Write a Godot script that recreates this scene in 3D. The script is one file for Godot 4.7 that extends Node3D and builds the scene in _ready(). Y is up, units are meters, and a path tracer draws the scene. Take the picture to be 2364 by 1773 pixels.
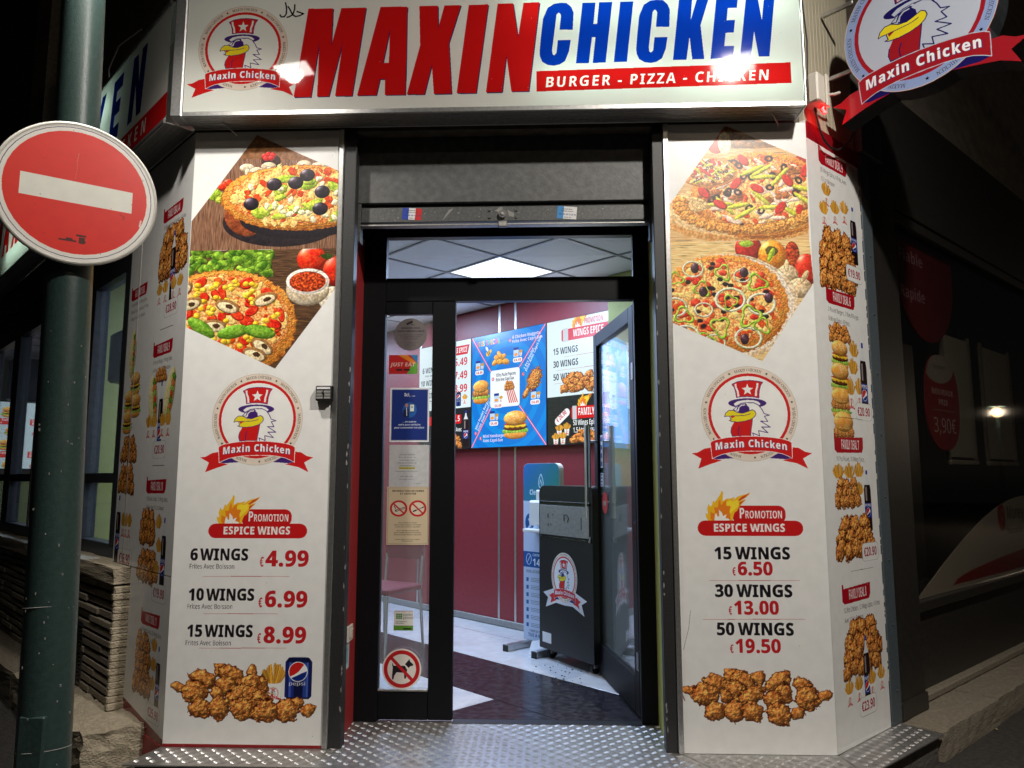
extends Node3D
# A fast-food shop on a street corner at night: y is up, metres, the shop front lies in the plane z = 0.

const XL := -1.835          # left and right corner of the front
const XR := 1.394
const TURN_L := -44.2       # the two side streets' fronts turn away from the front by about 45 degrees
const TURN_R := 43.5
const SIGN_W := 3180.0
const SIGN_H := 740.0
const FLOOR_Y := 0.15

var used := {}
var M := {}

func _ready() -> void:
	var cam := Camera3D.new()
	cam.name = "camera"
	cam.position = Vector3(0, 1.45, 3.74)
	cam.rotation_degrees = Vector3(7.1, 2.09, 0)
	cam.fov = 54.53
	cam.near = 0.05
	cam.far = 200.0
	add_child(cam)
	cam.current = true
	var env := Environment.new()
	env.background_mode = Environment.BG_SKY
	var sky := Sky.new()
	var night := ProceduralSkyMaterial.new()
	night.sky_top_color = Color(0.010, 0.011, 0.016)
	night.sky_horizon_color = Color(0.05, 0.042, 0.035)
	night.sky_curve = 0.15
	night.ground_bottom_color = Color(0.01, 0.01, 0.01)
	night.ground_horizon_color = Color(0.03, 0.027, 0.024)
	sky.sky_material = night
	env.sky = sky
	env.tonemap_mode = Environment.TONE_MAPPER_LINEAR
	env.tonemap_exposure = 1.0
	env.sdfgi_enabled = true
	env.ssao_enabled = true
	env.ssil_enabled = true
	var we := WorldEnvironment.new()
	we.name = "surroundings"
	we.environment = env
	add_child(we)
	make_materials()
	build_ground()
	build_shell()
	build_interior()
	build_front_panels()
	build_main_sign()
	build_left_sign()
	build_shutter()
	build_entrance()
	build_left_front()
	build_right_front()
	build_projecting_sign()
	build_fittings()
	build_notices()
	build_furniture()
	build_street()

# ---------------------------------------------------------------- naming and nodes
func numbered(called: String) -> String:
	var n: int = used.get(called, 0)
	used[called] = n + 1
	return called if n == 0 else "%s_%03d" % [called, n]

func tag(o: Node3D, label: String, category: String, group := "") -> void:
	o.set_meta("label", label)
	o.set_meta("category", category)
	if group:
		o.set_meta("group", group)

func thing(called: String, label: String, category: String, at := Vector3.ZERO, turn := 0.0, group := "") -> Node3D:
	var o := Node3D.new()
	o.name = numbered(called)
	add_child(o)
	o.position = at
	o.rotation_degrees.y = turn
	tag(o, label, category, group)
	return o

func setting(called: String, at := Vector3.ZERO, turn := 0.0) -> Node3D:
	var o := Node3D.new()
	o.name = numbered(called)
	add_child(o)
	o.position = at
	o.rotation_degrees.y = turn
	o.set_meta("kind", "structure")
	return o

func part(parent: Node3D, called: String, what, m: Material, at := Vector3.ZERO, label := "") -> MeshInstance3D:
	var o := MeshInstance3D.new()
	o.name = called
	o.mesh = what.commit() if what is SurfaceTool else what
	o.material_override = null
	for i in o.mesh.get_surface_count():
		o.set_surface_override_material(i, m)
	o.position = at
	parent.add_child(o, true)
	if label:
		o.set_meta("label", label)
	return o

# ---------------------------------------------------------------- shapes
func mb() -> SurfaceTool:
	var st := SurfaceTool.new()
	st.begin(Mesh.PRIMITIVE_TRIANGLES)
	return st

func tri(st: SurfaceTool, a: Vector3, b: Vector3, c: Vector3, out: Vector3) -> void:
	var n := (b - a).cross(c - a)
	if n.length_squared() < 1e-16:
		return
	n = n.normalized()
	var flip := n.dot(out) > 0.0
	if not flip:
		n = -n
	for p: Vector3 in ([a, c, b] if flip else [a, b, c]):
		st.set_normal(n)
		st.set_uv(Vector2.ZERO)
		st.add_vertex(p)

func quad(st: SurfaceTool, a: Vector3, b: Vector3, c: Vector3, d: Vector3, out: Vector3) -> void:
	tri(st, a, b, c, out)
	tri(st, a, c, d, out)

# a box with chamfered edges
func bx(st: SurfaceTool, c: Vector3, size: Vector3, bev := 0.0) -> void:
	var h := size / 2.0
	bev = minf(bev, minf(h.x, minf(h.y, h.z)) * 0.49)
	var pt := func(s: Vector3, axis: int) -> Vector3:
		var p := Vector3(s.x * (h.x - bev), s.y * (h.y - bev), s.z * (h.z - bev))
		p[axis] = s[axis] * h[axis]
		return c + p
	for axis in 3:
		var u := (axis + 1) % 3
		var v := (axis + 2) % 3
		for sgn in [-1.0, 1.0]:
			var q := []
			for k in [[-1, -1], [1, -1], [1, 1], [-1, 1]]:
				var s := Vector3.ZERO
				s[axis] = sgn
				s[u] = k[0]
				s[v] = k[1]
				q.append(pt.call(s, axis))
			var out := Vector3.ZERO
			out[axis] = sgn
			quad(st, q[0], q[1], q[2], q[3], out)
	if bev <= 0.0:
		return
	for axis in 3:
		var u := (axis + 1) % 3
		var v := (axis + 2) % 3
		for su in [-1.0, 1.0]:
			for sv in [-1.0, 1.0]:
				var a := Vector3.ZERO
				a[u] = su
				a[v] = sv
				var b := a
				a[axis] = -1
				b[axis] = 1
				var out := Vector3.ZERO
				out[u] = su
				out[v] = sv
				quad(st, pt.call(a, u), pt.call(b, u), pt.call(b, v), pt.call(a, v), out)
	for sx in [-1.0, 1.0]:
		for sy in [-1.0, 1.0]:
			for sz in [-1.0, 1.0]:
				var s := Vector3(sx, sy, sz)
				tri(st, pt.call(s, 0), pt.call(s, 1), pt.call(s, 2), s)

func span(st: SurfaceTool, a: Vector3, b: Vector3, bev := 0.0) -> void:
	bx(st, (a + b) / 2.0, (b - a).abs(), bev)

func box(a: Vector3, b: Vector3, bev := 0.002) -> SurfaceTool:
	var st := mb()
	span(st, a, b, bev)
	return st

func tube(st: SurfaceTool, pts: Array, r: float, seg := 12, r_end := -1.0, caps := true) -> void:
	var n := pts.size()
	var side := Vector3.UP
	var rings := []
	for i in n:
		var d: Vector3 = (pts[mini(i + 1, n - 1)] - pts[maxi(i - 1, 0)]).normalized()
		if i == 0:
			side = d.cross(Vector3.UP if absf(d.y) < 0.9 else Vector3.RIGHT).normalized()
		side = (side - d * side.dot(d)).normalized()
		var up := d.cross(side)
		var rr := r if r_end < 0.0 else lerpf(r, r_end, float(i) / (n - 1))
		var ring := []
		for k in seg:
			var v := side * cos(TAU * k / seg) + up * sin(TAU * k / seg)
			ring.append([pts[i] + v * rr, v])
		rings.append(ring)
	for i in n - 1:
		for k in seg:
			var a: Array = rings[i][k]
			var b: Array = rings[i][(k + 1) % seg]
			var c: Array = rings[i + 1][(k + 1) % seg]
			var d: Array = rings[i + 1][k]
			for t in [[a, b, c], [a, c, d]]:
				var nn: Vector3 = (t[1][0] - t[0][0]).cross(t[2][0] - t[0][0])
				var f: Array = [t[0], t[2], t[1]] if nn.dot(t[0][1]) > 0.0 else t
				for q in f:
					st.set_normal(q[1])
					st.set_uv(Vector2.ZERO)
					st.add_vertex(q[0])
	if caps:
		for e in [0, n - 1]:
			var out: Vector3 = (pts[0] - pts[1]) if e == 0 else (pts[n - 1] - pts[n - 2])
			for k in seg:
				tri(st, pts[e], rings[e][k][0], rings[e][(k + 1) % seg][0], out)

func rod(a: Vector3, b: Vector3, r: float, seg := 16, r_end := -1.0) -> SurfaceTool:
	var st := mb()
	tube(st, [a, b], r, seg, r_end)
	return st

# an outline in x and y, given thickness from z0 to z1; the front carries uv over the box x0 y0 w h (y down in the picture)
func prism(st: SurfaceTool, c: PackedVector2Array, z0: float, z1: float, uvbox := Rect2()) -> void:
	var idx := Geometry2D.triangulate_polygon(c)
	for i in range(0, idx.size(), 3):
		for zz in [z0, z1]:
			var out := Vector3(0, 0, 1 if zz == z1 else -1)
			var p := [c[idx[i]], c[idx[i + 1]], c[idx[i + 2]]]
			var q := []
			for v in p:
				q.append(Vector3(v.x, v.y, zz))
			var n: Vector3 = (q[1] - q[0]).cross(q[2] - q[0])
			var order := [0, 2, 1] if n.dot(out) > 0.0 else [0, 1, 2]
			for k in order:
				st.set_normal(out)
				st.set_uv(Vector2.ZERO if uvbox.size.x == 0.0 else Vector2((p[k].x - uvbox.position.x) / uvbox.size.x, 1.0 - (p[k].y - uvbox.position.y) / uvbox.size.y))
				st.add_vertex(q[k])
	var ccw := 0.0
	for i in c.size():
		ccw += c[i].cross(c[(i + 1) % c.size()])
	for i in c.size():
		var a := c[i]
		var b := c[(i + 1) % c.size()]
		var o := Vector2((b - a).y, -(b - a).x) * signf(ccw)
		quad(st, Vector3(a.x, a.y, z0), Vector3(b.x, b.y, z0), Vector3(b.x, b.y, z1), Vector3(a.x, a.y, z1), Vector3(o.x, o.y, 0))

# a slab whose outline is drawn on the ground (x, z)
func slab(c: PackedVector2Array, y0: float, y1: float) -> SurfaceTool:
	var st := mb()
	var idx := Geometry2D.triangulate_polygon(c)
	for i in range(0, idx.size(), 3):
		for yy in [y0, y1]:
			tri(st, Vector3(c[idx[i]].x, yy, c[idx[i]].y), Vector3(c[idx[i + 1]].x, yy, c[idx[i + 1]].y), Vector3(c[idx[i + 2]].x, yy, c[idx[i + 2]].y), Vector3(0, 1 if yy == y1 else -1, 0))
	var ccw := 0.0
	for i in c.size():
		ccw += c[i].cross(c[(i + 1) % c.size()])
	for i in c.size():
		var a := c[i]
		var b := c[(i + 1) % c.size()]
		var o := Vector2((b - a).y, -(b - a).x) * signf(ccw)
		quad(st, Vector3(a.x, y0, a.y), Vector3(b.x, y0, b.y), Vector3(b.x, y1, b.y), Vector3(a.x, y1, a.y), Vector3(o.x, 0, o.y))
	return st

# a flat sheet facing +z; uv box in parts of the picture
func sheet(x0: float, y0: float, x1: float, y1: float, z: float, uv := Rect2(0, 0, 1, 1)) -> ArrayMesh:
	var st := mb()
	var p := [Vector3(x0, y1, z), Vector3(x1, y1, z), Vector3(x1, y0, z), Vector3(x0, y0, z)]
	var t := [uv.position, uv.position + Vector2(uv.size.x, 0), uv.position + uv.size, uv.position + Vector2(0, uv.size.y)]
	for k in [0, 1, 2, 0, 2, 3]:
		st.set_normal(Vector3(0, 0, 1))
		st.set_uv(t[k])
		st.add_vertex(p[k])
	return st.commit()

# a round sheet facing +z
func disc(r: float, z: float, seg := 56) -> ArrayMesh:
	var st := mb()
	for i in seg:
		var a := Vector2.from_angle(TAU * i / seg)
		var b := Vector2.from_angle(TAU * (i + 1) / seg)
		for q: Vector2 in [Vector2.ZERO, b, a]:
			st.set_normal(Vector3(0, 0, 1))
			st.set_uv(Vector2(0.5 + q.x / 2, 0.5 - q.y / 2))
			st.add_vertex(Vector3(q.x * r, q.y * r, z))
	return st.commit()

func round_rect(x0: float, y0: float, x1: float, y1: float, r: float, low := true) -> PackedVector2Array:
	var c := PackedVector2Array()
	for q in [[x1 - r, y1 - r, 0.0, true], [x0 + r, y1 - r, PI / 2, true], [x0 + r, y0 + r, PI, low], [x1 - r, y0 + r, PI * 1.5, low]]:
		if not q[3]:
			c.append(Vector2(x0 if q[2] < 4.0 else x1, y0))
			continue
		for i in 7:
			c.append(Vector2(q[0], q[1]) + Vector2.from_angle(q[2] + i * PI / 12) * r)
	return c

# ---------------------------------------------------------------- materials
func lin(r: float, g: float, b: float) -> Color:
	return Color(r, g, b).linear_to_srgb()

func mat(c: Color, rough := 0.6, metal := 0.0) -> StandardMaterial3D:
	var m := StandardMaterial3D.new()
	m.albedo_color = c
	m.roughness = rough
	m.metallic = metal
	return m

func noise_tex(seed_: int, freq: float, lo: Color, hi: Color, size := 256, octaves := 4, bias := 0.5) -> NoiseTexture2D:
	var n := FastNoiseLite.new()
	n.seed = seed_
	n.frequency = freq
	n.fractal_octaves = octaves
	var g := Gradient.new()
	g.set_color(0, lo)
	g.set_color(1, hi)
	g.add_point(bias, lo.lerp(hi, 0.5))
	var t := NoiseTexture2D.new()
	t.width = size
	t.height = size
	t.seamless = true
	t.noise = n
	t.color_ramp = g
	return t

# a worn surface: two colours mixed by noise laid on from three sides, with fine relief
func worn(lo: Color, hi: Color, per_metre: float, rough: float, metal := 0.0, relief := 0.0, seed_ := 1, freq := 0.02) -> StandardMaterial3D:
	var m := mat(Color.WHITE, rough, metal)
	m.albedo_texture = noise_tex(seed_, freq, lo, hi, 512)
	m.uv1_triplanar = true
	m.uv1_world_triplanar = true
	m.uv1_scale = Vector3.ONE * per_metre
	if relief > 0.0:
		m.heightmap_enabled = true
		m.heightmap_texture = noise_tex(seed_ + 3, freq * 3.0, Color.BLACK, Color.WHITE, 512, 5)
		m.heightmap_scale = relief
	return m

func printed(t: Texture2D, rough := 0.35) -> StandardMaterial3D:
	var m := mat(Color.WHITE, rough)
	m.albedo_texture = t
	m.texture_repeat = false
	return m

func glowing(t: Texture2D, power: float) -> StandardMaterial3D:
	var m := mat(Color(0.02, 0.02, 0.02), 0.25)
	m.emission_enabled = true
	m.emission_texture = t
	m.emission = Color.BLACK
	m.emission_energy_multiplier = power
	m.texture_repeat = false
	return m

func lamp_mat(c: Color, power: float) -> StandardMaterial3D:
	var m := mat(Color(0.8, 0.8, 0.8), 0.5)
	m.emission_enabled = true
	m.emission = c
	m.emission_energy_multiplier = power
	return m

func glass_mat(tint: Color, alpha: float) -> StandardMaterial3D:
	var m := mat(Color(tint.r, tint.g, tint.b, alpha), 0.02)
	m.transparency = BaseMaterial3D.TRANSPARENCY_ALPHA
	return m

func make_materials() -> void:
	M.asphalt = worn(lin(0.022, 0.021, 0.020), lin(0.062, 0.056, 0.048), 0.9, 0.9, 0.0, 0.5, 3, 0.05)
	M.concrete = worn(lin(0.05, 0.047, 0.042), lin(0.12, 0.11, 0.098), 1.3, 0.9, 0.0, 0.4, 5)
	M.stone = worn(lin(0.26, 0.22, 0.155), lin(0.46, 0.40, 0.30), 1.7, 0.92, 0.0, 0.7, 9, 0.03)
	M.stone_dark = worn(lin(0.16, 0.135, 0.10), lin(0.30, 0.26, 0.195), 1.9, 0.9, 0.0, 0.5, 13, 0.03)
	M.course = [worn(lin(0.16, 0.135, 0.10), lin(0.29, 0.25, 0.185), 2.4, 0.9, 0.0, 0.4, 17, 0.03), worn(lin(0.12, 0.105, 0.08), lin(0.24, 0.20, 0.15), 2.0, 0.9, 0.0, 0.4, 19, 0.03), worn(lin(0.19, 0.165, 0.12), lin(0.33, 0.285, 0.21), 2.7, 0.9, 0.0, 0.4, 23, 0.03)]
	M.upper = worn(lin(0.07, 0.058, 0.045), lin(0.15, 0.125, 0.095), 0.7, 0.9, 0.0, 0.4, 29)
	M.plate = worn(lin(0.42, 0.41, 0.40), lin(0.62, 0.61, 0.60), 2.2, 0.36, 0.85, 0.02, 31, 0.02)
	M.tread = worn(lin(0.44, 0.435, 0.43), lin(0.66, 0.655, 0.65), 3.0, 0.42, 0.85, 0.0, 33, 0.03)
	M.alu = worn(lin(0.50, 0.50, 0.49), lin(0.66, 0.66, 0.65), 2.5, 0.32, 0.9, 0.0, 37, 0.03)
	M.alu_dull = worn(lin(0.30, 0.295, 0.285), lin(0.44, 0.43, 0.415), 2.0, 0.5, 0.75, 0.0, 39, 0.03)
	M.steel = mat(lin(0.72, 0.72, 0.71), 0.28, 1.0)
	M.white = mat(lin(0.74, 0.74, 0.72), 0.45)
	M.black = mat(lin(0.008, 0.008, 0.010), 0.42)
	M.black_gloss = mat(lin(0.006, 0.006, 0.008), 0.22)
	M.guide = worn(lin(0.012, 0.013, 0.014), lin(0.028, 0.028, 0.028), 3.0, 0.5, 0.0, 0.05, 41, 0.05)
	M.shutter = worn(lin(0.075, 0.078, 0.078), lin(0.125, 0.128, 0.128), 1.6, 0.55, 0.0, 0.05, 43, 0.02)
	M.shutter_bar = worn(lin(0.06, 0.063, 0.063), lin(0.11, 0.113, 0.112), 3.1, 0.5, 0.0, 0.03, 47, 0.03)
	M.chip = mat(lin(0.24, 0.235, 0.225), 0.7)
	M.red_wall = worn(lin(0.20, 0.020, 0.026), lin(0.25, 0.027, 0.034), 2.0, 0.42, 0.0, 0.0, 53, 0.02)
	M.red_reveal = mat(lin(0.34, 0.025, 0.028), 0.45)
	M.lime = worn(lin(0.29, 0.30, 0.075), lin(0.36, 0.37, 0.10), 1.2, 0.6, 0.0, 0.0, 59, 0.02)
	M.tile_white = worn(lin(0.55, 0.55, 0.57), lin(0.66, 0.66, 0.68), 1.1, 0.13, 0.0, 0.0, 61, 0.015)
	M.tile_black = worn(lin(0.010, 0.009, 0.012), lin(0.058, 0.054, 0.064), 1.5, 0.2, 0.0, 0.0, 67, 0.02)
	M.grout = mat(lin(0.10, 0.10, 0.10), 0.9)
	M.ceiling = worn(lin(0.68, 0.69, 0.71), lin(0.80, 0.81, 0.83), 4.0, 0.85, 0.0, 0.25, 71, 0.06)
	M.grid = mat(lin(0.20, 0.21, 0.23), 0.5)
	M.glass = glass_mat(Color(0.9, 0.95, 0.95), 0.06)
	M.dark_glass = glass_mat(Color(0.05, 0.06, 0.06), 0.2)
	M.frame = mat(lin(0.004, 0.0045, 0.006), 0.5)
	M.frame.metallic_specular = 0.3
	M.frame_left = worn(lin(0.020, 0.024, 0.027), lin(0.04, 0.045, 0.05), 2.0, 0.45, 0.0, 0.0, 73)
	M.post_blue = worn(lin(0.055, 0.075, 0.09), lin(0.11, 0.135, 0.15), 3.0, 0.5, 0.2, 0.05, 79, 0.03)
	M.neighbour = worn(lin(0.012, 0.011, 0.010), lin(0.026, 0.023, 0.020), 2.0, 0.4, 0.0, 0.05, 83, 0.02)
	M.pole = worn(lin(0.020, 0.042, 0.038), lin(0.040, 0.072, 0.066), 2.6, 0.38, 0.0, 0.06, 89, 0.03)
	M.beige = mat(lin(0.42, 0.38, 0.28), 0.6)
	M.cream = mat(lin(0.62, 0.58, 0.50), 0.45)
	M.rubber = mat(lin(0.012, 0.012, 0.012), 0.6)
	M.seat_red = mat(lin(0.15, 0.018, 0.03), 0.5)
	M.paper = mat(lin(0.70, 0.70, 0.72), 0.7)

# ---------------------------------------------------------------- ground and step
func toL(s: float, off: float) -> Vector2:      # a point on the ground by its distance along the left front and out from it
	var a := deg_to_rad(45.8)
	return Vector2(XL, 0) + Vector2(-sin(a), -cos(a)) * s + Vector2(-cos(a), sin(a)) * off

func toR(s: float, off: float) -> Vector2:
	var a := deg_to_rad(46.5)
	return Vector2(XR, 0) + Vector2(sin(a), -cos(a)) * s + Vector2(cos(a), sin(a)) * off

func build_ground() -> void:
	var g := setting("pavement")
	part(g, "paving", slab(PackedVector2Array([Vector2(-40, -40), Vector2(40, -40), Vector2(40, 40), Vector2(-40, 40)]), -0.2, 0.0), M.asphalt)
	var t := thing("entrance_step", "step covered with grey chequer plate in front of the shop entrance", "step")
	var main := PackedVector2Array([Vector2(-1.905, 0.23), Vector2(0.80, 0.23), Vector2(0.662, -0.002), Vector2(0.652, -0.462), Vector2(-1.02, -0.462), Vector2(-1.027, -0.002), Vector2(-1.84, -0.002)])
	var front := PackedVector2Array([Vector2(0.806, 0.23), Vector2(1.436, 0.23), Vector2(1.398, -0.002), Vector2(0.668, -0.002)])
	var wing := PackedVector2Array([Vector2(1.441, 0.228), toR(0.70, 0.22), toR(0.72, -0.02), Vector2(1.402, -0.004)])
	part(t, "step_body", slab(PackedVector2Array([Vector2(-1.86, 0.20), Vector2(1.42, 0.20), toR(0.69, 0.19), toR(0.70, -0.2), Vector2(0.652, -0.462), Vector2(-1.02, -0.462), Vector2(-1.83, -0.05)]), 0.001, 0.143), M.concrete)
	for c: PackedVector2Array in [main, front, wing]:
		part(t, "plate", slab(c, 0.1435, FLOOR_Y), M.plate)
	# raised treads: groups of five short bars, alternately turned
	var st := mb()
	for i in 5:
		var y := (i - 2) * 0.0062
		var len := 0.0135 - absf(i - 2) * 0.0016
		var p := [Vector3(-len, 0, y), Vector3(0, 0, y - 0.0021), Vector3(len, 0, y), Vector3(0, 0, y + 0.0021)]
		var q := [Vector3(-len * 0.5, 0.0016, y), Vector3(len * 0.5, 0.0016, y)]
		tri(st, p[0], p[1], q[0], Vector3(-1, 1, -1))
		quad(st, p[1], p[2], q[1], q[0], Vector3(0, 1, -1))
		tri(st, p[0], p[3], q[0], Vector3(-1, 1, 1))
		quad(st, p[3], p[2], q[1], q[0], Vector3(0, 1, 1))
	var spots: Array[Transform3D] = []
	var row := 0
	var z := -0.455
	while z < 0.24:
		var x := -1.9
		var col := 0
		while x < 1.98:
			for c: PackedVector2Array in [main, front, wing]:
				var inside := true
				for o in [Vector2(-0.02, 0), Vector2(0.02, 0), Vector2(0, 0.018), Vector2(0, -0.018)]:
					inside = inside and Geometry2D.is_point_in_polygon(Vector2(x, z) + o, c)
				if inside:
					spots.append(Transform3D(Basis(Vector3.UP, PI / 4 if (row + col) % 2 == 0 else -PI / 4), Vector3(x, FLOOR_Y, z)))
			x += 0.0375
			col += 1
		z += 0.0375
		row += 1
	var mm := MultiMesh.new()
	mm.transform_format = MultiMesh.TRANSFORM_3D
	mm.mesh = st.commit()
	mm.instance_count = spots.size()
	for i in spots.size():
		mm.set_instance_transform(i, spots[i])
	var o := MultiMeshInstance3D.new()
	o.name = "raised_treads"
	o.multimesh = mm
	o.material_override = M.tread
	o.set_meta("kind", "stuff")
	t.add_child(o)

# ---------------------------------------------------------------- walls of the building that carry everything
func build_shell() -> void:
	var w := setting("wall_front_left")
	part(w, "pillar_core", slab(PackedVector2Array([Vector2(-1.82, -0.045), Vector2(-1.03, -0.045), Vector2(-1.03, -0.47), Vector2(-1.55, -0.47), toL(0.96, -0.30), toL(0.96, -0.045)]), 0.0, 3.28), M.beige)
	part(w, "red_reveal", box(Vector3(-1.0295, FLOOR_Y + 0.001, -0.395), Vector3(-1.0, 2.80, -0.072), 0.001), M.red_reveal)
	w = setting("wall_front_right")
	part(w, "pillar_core", slab(PackedVector2Array([Vector2(0.655, -0.045), Vector2(1.38, -0.045), toR(0.60, -0.045), toR(0.60, -0.30), Vector2(1.20, -0.47), Vector2(0.655, -0.47)]), 0.0, 3.28), M.beige)
	part(w, "lime_reveal", box(Vector3(0.622, FLOOR_Y + 0.001, -0.395), Vector3(0.6545, 2.80, -0.072), 0.001), M.lime)
	# storeys above
	w = setting("wall_above")
	part(w, "front_storey", slab(PackedVector2Array([Vector2(-1.80, -0.02), Vector2(1.37, -0.02), toR(0.02, -0.5), toL(0.02, -0.5)]), 3.285, 9.0), M.upper)
	part(w, "side_storey", slab(PackedVector2Array([toL(0.03, -0.02), toL(9.0, -0.02), toL(9.0, -0.4), toL(0.03, -0.4)]), 3.05, 9.0), M.upper)
	part(w, "side_storey", slab(PackedVector2Array([toR(0.03, -0.06), toR(9.0, -0.06), toR(9.0, -0.4), toR(0.03, -0.4)]), 3.31, 9.0), M.upper)
	part(w, "pilaster", slab(PackedVector2Array([toL(3.05, 0.16), toL(3.62, 0.16), toL(3.62, -0.01), toL(3.05, -0.01)]), 4.12, 9.0), M.stone_dark)

# ---------------------------------------------------------------- the room behind the door
func room(s: float, off: float, y: float) -> Vector3:
	var p := toL(s, off)
	return Vector3(p.x, y, p.y)

func inside() -> PackedVector2Array:
	return PackedVector2Array([Vector2(-1.45, -0.475), Vector2(1.15, -0.475), toR(0.45, -0.32), toR(0.91, -0.32), toL(8.1, -3.18), toL(8.1, -0.22), toL(0.97, -0.22)])

func clip_bar(c: Node3D, a: Vector2, b: Vector2, y0: float) -> void:
	for run in Geometry2D.intersect_polyline_with_polygon(PackedVector2Array([a, b]), inside()):
		var st := mb()
		var p: Vector2 = run[0]
		var q: Vector2 = run[run.size() - 1]
		var d := (q - p).normalized().orthogonal() * 0.008
		part(c, "grid_bar", slab_local(c, PackedVector2Array([p + d, q + d, q - d, p - d]), y0, 3.05), M.grid)

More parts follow.
